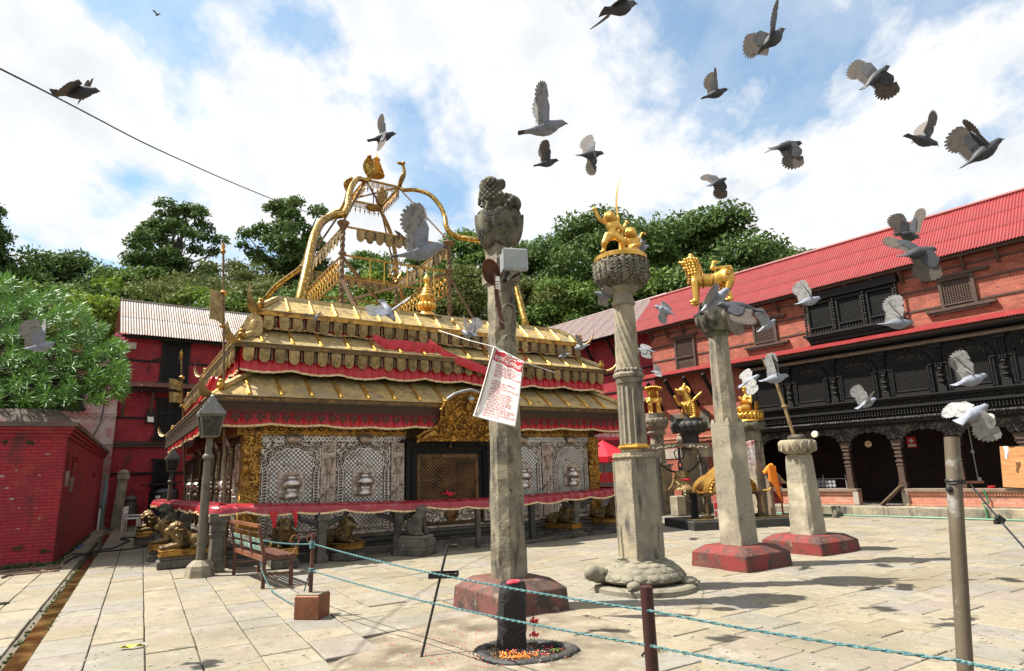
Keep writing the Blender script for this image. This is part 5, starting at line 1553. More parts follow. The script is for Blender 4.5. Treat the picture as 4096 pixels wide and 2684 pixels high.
for (x,y,z,h,tw2)in ((UC-HW+0.42,0.42,4.34,0.62,0.2),(UC-HW-0.1,0.25,3.98,0.55,0.35),(UC-HW-0.55,0.6,3.85,0.6,0.4),(UC-HW+0.1,1.2,4.3,0.9,0.3)):
 b=MB().grid(lambda a_,t:(x+(a_-0.5)*0.16+tw2*-t*0.6,y-0.03*math.sin(a_*9),z-h*t),8,8,thick=0.006)
 b.build('cloth_tail',M['red_cloth'],tp,smooth=True)
b=MB().prism([(-0.18,0),(0.18,0),(0.2,0.3),(0.14,0.46),(0,0.52),(-0.14,0.46),(-0.2,0.3)],-0.02,0.02,plane='xz').sphere((0,-0.03,0.26),(0.08,0.03,0.12),8,6)
b.build('corner_plaque',M['bronze'],tp,loc=(UC-HW+0.05,-0.02,4.68),rot=(R(-8),0,R(-20)))
b=MB().prism([(-0.17,0),(0,0.12),(0.17,0),(0.13,0.45),(-0.13,0.45)][::-1],-0.015,0.015,plane='xz')
b.build('corner_plaque',M['bronze'],tp,loc=(UC+HW+0.12,-0.12,3.95),rot=(0,0,R(15)))
# gilt serpent canopy on the roof
sc_=thing('serpent_canopy','gilded open canopy of four climbing serpents standing on the temple roof','canopy',TO,TA)
def c6(x,y,v):
 """photo point on the plane v of the temple frame -> temple frame"""
 d=ray(1000+x/1.95,550+y/1.95)
 nrm=Vector((-math.sin(TA),math.cos(TA),0))
 t=(tw(0,v,0)-EYE).dot(nrm)/d.dot(nrm)
 p=EYE+d*t
 q=tl(p)
 return Vector((q[0],q[1],p.z))
def smooth_path(pts,sub=4):
 out=[]
 n=len(pts)
 for i in range(n-1):
  p0,p1,p2,p3=pts[max(i-1,0)],pts[i],pts[i+1],pts[min(i+2,n-1)]
  for k in range(sub):
   t=k/sub
   out.append(0.5*((2*p1)+(p2-p0)*t+(2*p0-5*p1+4*p2-p3)*t*t+(3*p1-p0-3*p2+p3)*t**3))
 out.append(pts[-1])
 return out
M['scale_gold']=mk('gilt serpent scales',(0.66,0.42,0.10),0.34,0.85,[((0.3,0.18,0.05),4,0.48,0.75)],[(20,0.2,0.01)],wave=(11.0,(0.16,0.09,0.02),0.85))
SN={'fl':([(385,1300,1.0),(430,1100,1.3),(470,900,1.8),(505,760,2.3),(560,660,2.8),(640,612,3.1),(725,598,3.2),(760,545,3.4),(772,450,3.8),(800,370,4.2),(845,322,4.5),(900,335,4.7),(935,312,4.8)],[(928,270,4.75),(925,215,4.7),(928,160,4.6)],0.15),'fr':([(2160,1500,1.0),(2050,1090,1.9),(1920,850,2.3),(1760,800,2.6),(1640,780,3.0),(1562,742,3.2),(1530,690,3.3),(1520,620,3.5),(1480,530,3.7),(1400,445,4.0),(1290,410,4.4),(1200,410,4.7),(1165,385,4.9)],[(1178,340,4.85),(1204,275,4.8),(1192,210,4.7)],0.24),'bl':([(130,1250,9.4),(205,1160,9.0),(320,1075,8.3),(395,1018,7.8),(430,960,7.7),(460,860,7.6),(505,730,7.4),(565,645,7.2),(640,588,7.0),(715,556,6.8),(750,480,6.5),(760,420,6.4)],[(765,385,6.3),(770,350,6.3),(785,330,6.2)],0.12),'br':([(1232,1380,9.2),(1190,1240,8.5),(1143,1100,7.8),(1140,1000,7.7),(1128,880,7.6),(1098,750,7.4),(1060,655,7.1),(1022,575,6.8),(1008,535,6.7)],[(1015,495,6.65),(1030,445,6.6),(1025,405,6.6)],0.14),}
for k_,(body,hood,hw_)in SN.items():
 pb=smooth_path([c6(*q)for q in body])
 n=len(pb)
 rad=[0.135-0.055*i/(n-1)for i in range(n)]if k_ in ('fl',)else [0.105-0.04*i/(n-1)for i in range(n)]
 sn=MB().tube(pb,rad,10).build('serpent',M['scale_gold']if k_!='br' else M['bronze'],sc_,smooth=True)
 ph=smooth_path([pb[-1]]+[c6(*q)for q in hood],5)
 m=len(ph)
 wd=[0.07+hw_*math.sin(PI*min(1,(i/(m-1))*1.02))**0.8 if 0<i<m-1 else 0.06 for i in range(m)]
 hd3=MB()
 vs_,fs_=[],[]
 for p,w in zip(ph,wd):
  for j in range(12):
   a_=2*PI*j/12
   if k_=='fr':vs_.append(p+Vector((0.07*math.sin(a_)+w*0.42*math.cos(a_),w*0.9*math.cos(a_),0)))
   else:vs_.append(p+Vector((w*math.cos(a_),0.075*math.sin(a_)-0.05*abs(math.cos(a_)),0)))
 for i in range(m-1):
  for j in range(12):
   a_,b_=i*12+j,i*12+(j+1)%12
   fs_.append((a_,b_,b_+12,a_+12))
 fs_+=[tuple(range(11,-1,-1)),tuple((m-1)*12+j for j in range(12))]
 hd3.add(vs_,fs_)
 tip=ph[-1]
 hd3.sphere(tip+Vector((-0.02,-0.08,0.0)),(0.07,0.13,0.055),10,6)
 if k_=='fr':hd3.sphere(tip+Vector((-0.12,-0.04,-0.01)),(0.13,0.06,0.05),10,6)
 hd3.build('hood',M['scale_gold']if k_!='br' else M['bronze'],sn,smooth=60)
PZ=9.10
posts={'fl':(-0.55,3.2),'fr':(2.95,3.2),'bl':(-0.55,7.75),'br':(2.95,7.75)}
twp=MB()
for j in range(2):
 twp.tube([(0.026*math.cos(i*0.75+j*PI),0.026*math.sin(i*0.75+j*PI),5.74+i*0.048)for i in range(69)],0.052,7)
twp.lathe([(0.085,8.05),(0.12,8.07),(0.12,8.12),(0.085,8.14)],12).lathe([(0.09,8.85),(0.1,8.9),(0.17,9.02),(0.19,9.06),(0.15,9.1),(0,9.1)],14)
twm=twp.mesh('twisted_post',M['iron_brown'],50)
for k_,(x,y)in posts.items():obj('twisted_post',twm,sc_,(x,y,0))
def beam(p,q,w=0.06,mat='iron_brown',nm='beam'):return MB().bar(p,q,w,w).build(nm,M[mat],sc_)
P3=lambda k_,z:Vector((posts[k_][0],posts[k_][1],z))
for (a_,b_)in (('fl','fr'),('fl','bl'),('fr','br'),('bl','br')):
 for z,m_ in ((8.95,'gold_dark'),(8.05,'gold_dark'),(7.35,'gold_dark')):
  beam(P3(a_,z),P3(b_,z),0.05,m_)
for (a_,b_)in (('fl','bl'),('fr','br')):
 r_=MB()
 n=15
 for i in range(n):
  p=P3(a_,7.40).lerp(P3(b_,7.40),(i+0.5)/n)
  r_.tube([p,p+Vector((0,0.05,0.12)),p+Vector((0,-0.04,0.28)),p+Vector((0,0.07,0.42)),p+Vector((0,0.0,0.55)),p+Vector((0,0,0.63))],0.02,5)
  r_.lathe([(0.06,0),(0.085,0.015),(0.06,0.03)],8,(p.x,p.y+0.1,p.z+0.2),axis='x').lathe([(0.05,0),(0.07,0.015),(0.05,0.03)],8,(p.x,p.y-0.08,p.z+0.45),axis='x')
 tag(r_.build('scroll_railing',M['gold'],sc_),kind='stuff')
st_=MB()
c_=Vector((1.1,3.2,7.72))
for s_ in (1,-1):
 t3=[c_+Vector((0.27*math.cos(PI/2*s_+k*2*PI/3),0,0.27*math.sin(PI/2*s_+k*2*PI/3)))for k in range(3)]
 st_.tube(t3,0.018,5,closed=True)
for x in (0.3,0.75,1.5,1.95,2.4):st_.tube([(x,3.2,7.37),(x,3.2,8.03)],0.016,5)
st_.build('star_ornament',M['gold'],sc_)
for (p,q)in ((P3('fl',7.3),(0.5,3.3,5.75)),(P3('fr',7.9),(3.9,2.6,5.75)),(P3('fl',7.3),(-0.5,1.6,5.75)),(P3('bl',7.3),(0.6,7.6,5.75)),(P3('br',7.3),(2.0,7.6,5.75)),(P3('fl',8.0),P3('br',7.4)),(P3('fr',8.0),P3('bl',7.4))):
 beam(p,q,0.075,'iron_brown','brace')
TF=[c6(900,335,4.8),c6(1165,380,4.8)]
zt=(TF[0].z+TF[1].z)/2
xl,xr=TF[0].x,TF[1].x
top4={'fl':Vector((xl,4.8,zt)),'fr':Vector((xr,4.8,zt)),'bl':Vector((xl,6.6,zt)),'br':Vector((xr,6.6,zt))}
for k_ in posts:
 beam(P3(k_,9.1),top4[k_]+Vector((0,0,-0.05)),0.05,'iron_brown','leg_bar')
for (p,q)in (('fl','fr'),('fr','br'),('br','bl'),('bl','fl')):
 A_,B_=top4[p],top4[q]
 f_=MB().bar(A_,B_,0.05,0.06)
 L_=(B_-A_).length
 n=max(4,int(L_/0.16))
 r_=random.Random(4)
 for i in range(n):
  c_=A_.lerp(B_,(i+0.5)/n)
  dv=(B_-A_).normalized()
  for j in range(3):
   for s_ in (-1,0,1):
    w=c_+dv*s_*0.05+Vector((0,0,-0.06-j*0.075))
    f_.tube([w+dv*0.024*math.cos(a2)+Vector((0,0,0.028*math.sin(a2)))for a2 in (0,1.05,2.1,3.15,4.2,5.25)],0.013,3,closed=True)
  f_.sphere(c_+Vector((0,0,-0.31)),(0.035,0.035,0.06),5,4)
  f_.sphere(c_+Vector((0,0,-0.40)),(0.015,0.015,0.05),4,3)
 tag(f_.build('bead_fringe',M['gold_dark'],sc_),kind='stuff')
cc=Vector(((xl+xr)/2,5.7,zt))
for (a_,b_)in (('fl','br'),('fr','bl')):beam(top4[a_],top4[b_],0.05,'iron_brown')
b=MB().lathe([(0,-0.62),(0.14,-0.63),(0.24,-0.58),(0.27,-0.52),(0.1,-0.47),(0.02,-0.45),(0.02,0)],16,cc)
for q in range(8):b.sphere(cc+Vector((0.2*math.cos(q*PI/4),0.2*math.sin(q*PI/4),-0.68)),(0.015,0.015,0.05),5,4)
b.build('hanging_lotus',M['bronze'],sc_,smooth=50)
pz=c6(985,300,5.2)
ph_=c6(970,118,5.2)
H_=ph_.z-pz.z
b=MB()
prof=[(0.30,0),(0.31,0.04),(0.22,0.06),(0.24,0.14)]
for q in range(7):
 r0=0.26-q*0.024
 prof+=[(r0,0.16+q*0.085),(r0+0.02,0.185+q*0.085),(r0-0.03,0.215+q*0.085)]
prof+=[(0.07,0.78),(0.12,0.82),(0.14,0.86),(0.06,0.90),(0.09,0.94),(0.05,0.99),(0.02,1.06),(0.03,1.10),(0,1.2)]
b.lathe([(r_*0.95,z/1.2*H_)for r_,z in prof],18,(pz.x,5.2,pz.z))
b.build('spire',M['gold'],sc_,smooth=40)
for (p,q,n)in (('fl','fr',11),('fl','bl',12),('fr','br',12),('bl','br',11)):
 A_,B_=P3(p,8.92),P3(q,8.92)
 rz=math.atan2((B_-A_).y,(B_-A_).x)
 for i in range(n):
  c_=A_.lerp(B_,(i+0.75)/(n+0.5))
  if (p,q,i)==('fl','fr',0):continue
  obj('shield_plaque',shm,sc_,c_,(R(random.uniform(-6,6)),0,rz),(1.15,1,1.2))
  if i<n-1:obj('bell_pendant',bellp,sc_,A_.lerp(B_,(i+1.25)/(n+0.5)),(0,0,rz))
  # counter with red cover round the temple
RAIL=[(-4.35,10.6,1.10),(-4.25,6.5,1.13),(-4.1,3.0,1.17),(-3.98,-0.85,1.19),(-1.9,-0.98,1.12),(0.0,-1.08,1.07),(1.68,-1.2,1.055),(2.6,-1.2,1.06),(4.4,-1.0,1.09),(6.4,-0.75,1.13),(6.75,1.5,1.13),(6.8,6.0,1.12)]
RP=[Vector(p)for p in RAIL]
ct=thing('offering_counter','stone offering counter on carved legs running round the temple front','counter',TO,TA)
mb=MB()
for i in range(len(RP)-1):
 if i>0:mb=MB()
 p,q=RP[i]-Vector((0,0,0.09)),RP[i+1]-Vector((0,0,0.09))
 mb.bar(p,q,0.20,0.10)
 mb.build('counter_beam',M['stone_black'],ct)
def along(path,ds):
 out,acc=[],0.0
 tot=0
 for i in range(len(path)-1):
  a,b=path[i],path[i+1]
  L=(b-a).length
  while acc<L:
   out.append((a.lerp(b,acc/L),(b-a).normalized(),tot+acc))
   acc+=ds
  acc-=L;tot+=L
 return out
cv=thing('red_cover','long wrinkled dark red cover with white hem over the offering counter','cover',TO,TA)
S_=along(RP,0.05)
mb,tm=MB(),MB()
rows,trow=[],[]
for (p,d,s_)in S_:
 o=Vector((d.y,-d.x,0))if True else None
 seg=(s_/0.92)%1.0
 hang=0.13+0.055*math.sin(PI*seg)**0.8+0.015*math.sin(s_*3.1)
 w=0.012*math.sin(s_*24)+0.010*math.sin(s_*41+1)
 fl=0.03*math.sin(s_*8.3)*0.6
 rows.append([p-o*0.16+Vector((0,0,0.03)),p-o*0.04+Vector((0,0,0.015+w*0.4)),p+o*0.10+Vector((0,0,-0.01+w*0.6)),p+o*(0.145+w)+Vector((0,0,-0.055)),p+o*(0.155+w*1.5+fl*0.4)+Vector((0,0,-hang))])
 trow.append([p+o*(0.158+w*1.5+fl*0.4)+Vector((0,0,-hang+0.022)),p+o*(0.162+w*1.5+fl*0.4)+Vector((0,0,-hang-0.014))])
def strip(rows_):
 b=MB();k=len(rows_[0])
 vs_=[q for r_ in rows_ for q in r_]
 b.add(vs_,[(i*k+j,i*k+j+1,(i+1)*k+j+1,(i+1)*k+j)for i in range(len(rows_)-1)for j in range(k-1)])
 return b
cvo=strip(rows).build('cover_sheet',M['red_plastic'],cv,smooth=True)
strip(trow).build('white_hem',M['trim'],cv)
mb=MB()
for i,(p,d,s_)in enumerate(along(RP,0.31)):
 o=Vector((d.y,-d.x,0))
 mb.tube([p-o*0.15+Vector((0,0,0.04)),p+o*0.02+Vector((0,0,0.028)),p+o*0.12+Vector((0,0,0.0))],0.012,5)
tag(mb.build('cover_fold',M['red_plastic'],cv),kind='stuff')
for (u_,dx)in ((-3.02,0.16),(-2.62,0.12)):
 b=MB().grid(lambda a_,t:(u_+(a_-0.5)*dx*(1-0.7*t)+0.03*t,-1.12-0.01*math.sin(a_*6),1.06-0.33*t),4,6,thick=0.004)
 b.build('hanging_strip',M['red_cloth'],cv)
def leg_mesh(h,w,mat):
 b=MB()
 b.box((0,0,h*0.06),(w*1.25,w*1.25,h*0.12)).box((0,0,h*0.14),(w*1.1,w*1.1,h*0.04))
 b.lathe([(w*0.56,h*0.16),(w*0.52,h*0.5),(w*0.5,h*0.6)],8).lathe([(w*0.56,h*0.60),(w*0.62,h*0.64),(w*0.52,h*0.68)],8)
 b.box((0,0,h*0.76),(w*1.05,w*1.05,h*0.16)).box((0,0,h*0.92),(w*1.3,w*1.3,h*0.155))
 return b.mesh('leg',M[mat])
lgA,lgB=leg_mesh(1.06,0.24,'stone_dark'),leg_mesh(0.97,0.18,'stone_dark')
obj('leg',lgA,ct,(-3.95,-0.85,0))
for (u_,v_)in ((-2.05,-1.0),(0.02-0.48,-1.05),(4.35,-1.0),(6.3,-0.75)):obj('leg',lgB,ct,(u_,v_,0))
for v_ in (2.2,5.0,8.0):obj('leg',lgB,ct,(-4.2,v_,0))
for u_ in (-2.05,-0.46,4.35):
 b=MB()
 for s_ in (-1,1):b.tube([(s_*0.10,0,0.72),(s_*0.24,0,0.80),(s_*0.40,0,0.84),(s_*0.52,0,0.95)],[0.05,0.06,0.05,0.04],6)
 b.build('bracket',M['stone_black'],ct,loc=(u_,-1.04,0))
MB().b2(-0.05,0.05,-0.05,0.05,0,0.97).build('thin_leg',M['stone_dark'],ct,loc=(1.42,-1.16,0))
MB().b2(-0.06,0.06,-0.06,0.06,0,0.97).build('thin_leg',M['stone_black'],ct,loc=(2.9,-1.16,0))
ld=thing('iron_ladder','long flat iron ladder lying on the paving at the foot of the temple','ladder',tw(2.3,-1.38,0.03),TA+R(7))
for y in (0,0.26):MB().b2(0,4.2,y,y+0.05,0,0.06).build('rail',M['stone_dark'],ld)
for i in range(11):MB().b2(0.2+i*0.38,0.24+i*0.38,0.051,0.259,0.015,0.045).build('rung',M['grey_metal'],ld)
# lions and statues round the temple
def lion_prims(s=1.0):
 """reclining lion, head towards +x"""
 P=[('s',(-0.10,0,0.15),(0.34,0.15,0.14)),('s',(0.15,0,0.19),(0.19,0.16,0.18)),('s',(-0.30,0.08,0.12),(0.16,0.10,0.12)),('s',(-0.30,-0.08,0.12),(0.16,0.10,0.12)),('s',(0.30,0,0.40),(0.14,0.12,0.13)),('s',(0.42,0,0.36),(0.08,0.075,0.065)),('c',(0.18,0,0.22),(0.28,0,0.36),0.16,0.13),('c',(-0.42,0.0,0.1),(-0.30,0.19,0.05),0.03,0.025),('s',(0.47,0,0.385),(0.025,0.03,0.02))]
 for y in (-1,1):
  P+=[('c',(0.16,y*0.13,0.10),(0.46,y*0.12,0.045),0.065,0.042),('s',(0.50,y*0.12,0.04),(0.07,0.05,0.04)),('c',(-0.22,y*0.17,0.06),(-0.02,y*0.18,0.04),0.06,0.04),('s',(0.28,y*0.10,0.50),(0.03,0.03,0.04)),('s',(0.38,y*0.05,0.42),(0.03,0.025,0.025))]
 return P
lion_me=None
def mane_mesh():
 b=MB();r_=random.Random(3)
 for i in range(130):
  a=r_.uniform(0,2*PI);t=r_.random()
  ax=0.30-0.22*t;rad=0.13+0.05*math.sin(t*PI)
  z=0.40-0.22*t
  y_,zz=rad*math.cos(a),rad*math.sin(a)
  p0=Vector((ax+0.02,y_,z+zz));p1=p0+Vector((-0.07,y_*0.25,zz*0.2-0.05))
  b.tube([p0,p0.lerp(p1,0.5)+Vector((0,y_*0.12,zz*0.12)),p1],[0.016,0.022,0.008],5)
 for s_ in (-1,1):
  for k in range(4):b.sphere((0.53,s_*(0.085+0.022*k),0.03),(0.03,0.012,0.02),6,4)
 return b.mesh('mane',M['lion_gilt'],True)
M['lion_gilt']=mk('worn gilt bronze',(0.20,0.13,0.05),0.5,0.6,[((0.05,0.036,0.02),6,0.40,0.62),((0.38,0.25,0.09),11,0.58,0.75)],[(40,0.3,0.01)])
def pedestal_lion(loc,rz,label,group,gold=True,dark=False,h=0.36,scale=1.0):
 global lion_me
 t=thing('lion_statue',label,'statue',loc,rz,group)
 if lion_me is None:
  o=organic('body',lion_prims(),0.018,M['lion_gilt'],t,3)
  lion_me=(o.data,mane_mesh())
  bs_=MB().cbox(-0.50,0.58,-0.24,0.24,0,h-0.20,0.025).cbox(-0.46,0.54,-0.21,0.21,h-0.199,h-0.13,0.02).mesh('pedestal',M['stone_dark'])
  pt_=MB().cbox(-0.47,0.57,-0.23,0.23,h-0.128,h-0.10,0.01).b2(-0.45,0.55,-0.21,0.21,h-0.10,h-0.03).cbox(-0.47,0.57,-0.23,0.23,h-0.029,h,0.01).mesh('gilt_base',M['gold_dark'])
  pedestal_lion.k=(bs_,pt_)
 else:
  o=obj('body',lion_me[0],t)
 o.location=(0,0,h)
 tag(obj('mane',lion_me[1],o),kind='stuff')
 obj('pedestal',pedestal_lion.k[0],t);obj('gilt_base',pedestal_lion.k[1],t)
 if scale!=1:t.scale=(scale,)*3
 return t
GL='gilt lions lying round the temple'
out_left=TA+PI
for i,(u_,v_,lb)in enumerate(((-4.25,0.55,'gilt reclining lion with paws forward beside the near lamp post'),(-4.35,2.1,'second gilt lion from the near lamp post along the alley side'),(-4.45,6.6,'far gilt lion beside the far lamp post on the alley side'),(-4.4,8.4,'farthest gilt lion of the row on the alley side'))):
 pedestal_lion(tw(u_,v_,0),out_left,lb,GL,scale=0.98)
pedestal_lion(tw(-2.75,-0.78,0),TA-R(95),'gilt lion behind the rusty slatted bench',GL)
pedestal_lion(tw(-1.62,-0.72,0),TA-R(62),'gilt lion between the rusty bench post and the pale stone bull',GL,scale=0.95)
pedestal_lion(tw(4.15,-0.62,0),TA-R(75),'gilt lion under the counter right of the tall stone pillar',GL,scale=0.95)
pedestal_lion(tw(5.75,-0.55,0),TA-R(60),'gilt lion at the right front corner of the temple beside the turtle pillar',GL,scale=1.02)
def sitting_beast(t,mat,h):
 P=[('s',(-0.10,0,0.20),(0.20,0.17,0.18)),('c',(-0.08,0,0.22),(0.08,0,0.46),0.19,0.14),('s',(0.12,0,0.62),(0.13,0.11,0.12)),('s',(0.23,0,0.60),(0.09,0.075,0.07)),('s',(0.22,0,0.52),(0.06,0.05,0.035)),('c',(-0.26,0,0.1),(-0.28,0,0.45),0.035,0.03),('s',(-0.25,0,0.50),(0.05,0.05,0.07))]
 for y in (-1,1):
  P+=[('c',(0.12,y*0.10,0.42),(0.17,y*0.11,0.05),0.07,0.05),('s',(0.22,y*0.11,0.035),(0.07,0.05,0.035)),('s',(0.0,y*0.17,0.14),(0.17,0.07,0.14)),('s',(0.12,y*0.19,0.035),(0.08,0.05,0.035)),('s',(0.06,y*0.11,0.67),(0.03,0.03,0.035))]
 o=organic('body',P,0.018,mat,t,3,loc=(0,0,h))
 b=MB()
 for q in range(14):
  a=PI*2*q/14
  b.sphere((0.06+0.16*math.cos(a),0.16*math.sin(a),0.44-0.05*math.cos(a)),0.024,6,4)
 b.build('bead_collar',mat,o,smooth=True)
 return o
bl=thing('beast_statue','pale carved stone beast sitting on a block before the lattice door','statue',tw(-0.12,-1.28,0),TA-R(55))
sitting_beast(bl,M['stone_dark'],0.40).scale=(0.84,0.9,0.84)
MB().cbox(-0.33,0.33,-0.27,0.27,0,0.16,0.02).cbox(-0.31,0.31,-0.25,0.25,0.161,0.34,0.02).build('pedestal',M['stone_dark'],bl)
MB().cbox(-0.28,0.28,-0.22,0.22,0.341,0.40,0.015).build('base_slab',M['shell_stone'],bl)
for (v_,lb)in ((3.7,'tall dark stone beast sitting among the gilt lions on the alley side'),(5.1,'dark stone beast further along the alley side')):
 bl=thing('beast_statue',lb,'statue',tw(-4.35,v_,0),out_left,'stone beasts on the alley side')
 sitting_beast(bl,M['moss_stone'],0.40)
 MB().cbox(-0.33,0.33,-0.27,0.27,0,0.40,0.03).build('pedestal',M['stone_dark'],bl)
 # lamp posts and brass flag poles
lp=thing('lamp_post','fluted lamp post with square lantern beside the temple corner','lamp post',ground(800,2272)*0.91+Vector((0,0,0.145)),TA,'lantern posts on the alley side')
lp.scale=(0.91,)*3
MB().lathe([(0.27,-0.17),(0.26,-0.02),(0.2,-0.015)],8).build('foot_slab',M['stone'],lp)
b=MB().lathe([(0.25,-0.02),(0.24,0.05),(0.15,0.14),(0.10,0.15)],8).build('stone_foot',M['stone'],lp)
b=MB().lathe([(0.095,0.15),(0.09,0.25),(0.085,1.0),(0.072,2.08)],32,wob=lambda a:1.0-0.07*abs(math.sin(8*a))).build('shaft',M['lamp_paint'],lp,smooth=40)
MB().lathe([(0.072,2.081),(0.105,2.10),(0.11,2.14),(0.085,2.18),(0.06,2.2)],16).build('collar',M['lamp_paint'],lp,smooth=50)
MB().b2(-0.058,0.058,-0.058,0.058,2.19,2.52).build('neck',M['lamp_paint'],lp)
lt_=MB()
zb,zt_,wb_,wt_=2.53,2.96,0.145,0.215
lt_.b2(-wb_,wb_,-wb_,wb_,zb-0.012,zb+0.02)
for sx in (-1,1):
 for sy in (-1,1):lt_.bar((sx*wb_,sy*wb_,zb),(sx*wt_,sy*wt_,zt_),0.035,0.035)
for sx in (-1,1):
 lt_.bar((sx*wt_,-wt_,zt_),(sx*wt_,wt_,zt_),0.05,0.05).bar((-wt_,sx*wt_,zt_),(wt_,sx*wt_,zt_),0.05,0.05)
ln=lt_.build('lantern',M['lamp_paint'],lp)
for q in range(4):
 a_=q*PI/2
 Rm=Matrix.Rotation(a_,3,'Z')
 pts=[Rm@Vector(p)for p in ((-wb_+0.01,-wb_+0.006,zb+0.02),(wb_-0.01,-wb_+0.006,zb+0.02),(wt_-0.01,-wt_+0.006,zt_-0.02),(-wt_+0.01,-wt_+0.006,zt_-0.02))]
 n_=Rm@Vector((0,0.008,0))
 MB().add(pts+[p+n_ for p in pts],[(0,1,2,3),(7,6,5,4),(0,4,5,1),(1,5,6,2),(2,6,7,3),(3,7,4,0)]).build('glass_pane',M['glass_dark'],ln)
rf=MB().box((0,0,3.0),(0.50,0.50,0.03))
for k in range(4):
 z=3.016+k*0.055;w=0.235-k*0.04
 rf.box((0,0,z+0.026),(w*2,w*2,0.052),top=0.86)
 for q in range(4):
  Rm=Matrix.Rotation(q*PI/2,3,'Z')
  n_=6-k
  for i in range(n_):
   c_=Rm@Vector(((i-(n_-1)/2)*2*w/n_,-w*0.97,z+0.02))
   rf.box(c_,(w*1.5/n_ if q%2==0 else 0.03,0.03 if q%2==0 else w*1.5/n_,0.035),rot=None)
rf.box((0,0,3.26),(0.16,0.16,0.06)).box((0,0,3.31),(0.11,0.11,0.05)).lathe([(0.04,3.33),(0.05,3.36),(0.02,3.40),(0,3.42)],10)
rf.build('lantern_roof',M['lamp_roof'],lp)
lq_=at(404*k21,1040*k21,18.0)
l2_=dup(lp,Vector((lq_.x,lq_.y,0.12)),TA,'dark lamp post further down the alley behind the stone lions','lantern posts on the alley side',(lq_.z-0.12)/3.42)
def flag_pole(p0,p1,label,flags,r0=0.028):
 t=thing('flag_pole',label,'flag pole',Vector((p0.x,p0.y,0)),TA,'brass flag poles on the alley side')
 Mi=Matrix.Rotation(-TA,3,'Z')
 a,b_=Mi@(p0-Vector((p0.x,p0.y,0))),Mi@(p1-Vector((p0.x,p0.y,0)))
 a0=a.lerp(b_,-a.z/(b_.z-a.z))
 MB().tube([a0,b_],[r0,r0*0.7],8).build('pole',M['iron_brown'],t)
 c_=MB()
 for z in flags['collars']:
  p=a.lerp(b_,(z-a.z)/(b_.z-a.z))
  c_.lathe([(r0,-0.05),(r0*2.6,-0.03),(r0*2.8,0.0),(r0*1.6,0.03),(r0,0.05)],10,p)
 p=b_
 c_.lathe([(r0,-0.12),(r0*1.9,-0.06),(r0*0.9,0),(r0*1.4,0.05),(0,0.16)],8,p)
 c_.build('collar',M['gold_dark'],t,smooth=50)
 for (z0,z1,w,sag)in flags['flags']:
  def f(a_,s_):
   z=z0+(z1-z0)*s_
   q=a.lerp(b_,(z-a.z)/(b_.z-a.z))
   return (q.x-a_*w,q.y-0.06*math.sin(a_*3),z+sag*a_*(1-a_*0.4)+0.08*(z1-z0)*math.sin(a_*PI)*(0.5-s_))
  MB().grid(f,8,8,thick=0.006).build('brass_flag',M['bronze'],t,smooth=40)
 return t
flag_pole(at(522*k21,1165*k21,12.66),at(519*k21,578*k21,12.66),'tall brass flag pole with a folded metal flag at the near temple corner',{'collars':(5.55,4.82),'flags':((4.80,5.18,0.28,0.22),(5.16,5.52,0.26,0.12))},0.032)
flag_pole(at(430*k21,1150*k21,17.0),at(421*k21,825*k21,17.0),'shorter brass flag pole with two metal pennants further down the alley',{'collars':(4.5,3.7),'flags':((3.75,4.05,0.32,0.06),(4.08,4.38,0.32,0.12))},0.028)
# rusty bench
bn=thing('slatted_bench','rusty steel bench with slatted seat standing before the temple','bench',Vector((-5.087,11.711,0)),R(-54))
BLn=1.94
for x in (0.0,BLn):
 MB().bar((x,0,0),(x,0.0,0.45),0.05,0.05).bar((x,0,0.45),(x,-0.10,0.93),0.05,0.05).build('back_post',M['rust'],bn)
 MB().bar((x,0.42,0),(x,0.42,0.44),0.05,0.05).build('front_leg',M['rust'],bn)
 MB().bar((x,0.0,0.20),(x,0.42,0.20),0.03,0.03).build('stretcher',M['rust'],bn)
 MB().bar((x,0.0,0.43),(x,0.45,0.43),0.035,0.05).build('seat_bearer',M['rust'],bn)
for q in range(6):MB().b2(-0.02,BLn+0.02,0.02+q*0.072,0.068+q*0.072,0.457,0.475).build('seat_slat',M['rust'],bn)
MB().b2(-0.02,BLn+0.02,0.455,0.48,0.40,0.47).build('front_rail',M['rust'],bn)
MB().b2(-0.02,BLn+0.02,-0.03,0.015,0.40,0.47).build('rear_rail',M['rust_box'],bn)
MB().bar((-0.03,-0.10,0.93),(BLn+0.03,-0.10,0.93),0.05,0.05).build('top_rail',M['rust_box'],bn)
M['green_flake']=mk('flaking pale green paint',(0.16,0.30,0.24),0.6,0.1,[((0.10,0.05,0.035),5,0.48,0.62),((0.30,0.42,0.42),9,0.55,0.7)],[])
for z,y in ((0.70,-0.055),(0.58,-0.03)):MB().box((BLn/2,y,z),(BLn-0.06,0.012,0.065),rot=Euler((R(12),0,0))).build('back_slat',M['green_flake'],bn)
for x in (0.65,1.30):MB().bar((x,-0.02,0.40),(x,-0.085,0.80),0.035,0.02).build('back_stay',M['rust'],bn)
MB().tube([(0.02,-0.08,0.82),(BLn-0.02,-0.08,0.82)],0.009,6).build('wire',M['rust'],bn)
for x in (BLn,):
 b=MB().tube([(x,0.44,0.46),(x,0.50,0.60)],0.014,6)
 b.tube([(x,0.46+0.07*math.cos(a_),0.68+0.075*math.sin(a_))for a_ in [0.5*i for i in range(-3,9)]],0.012,6)
 b.build('scroll_arm',M['rust_box'],bn)
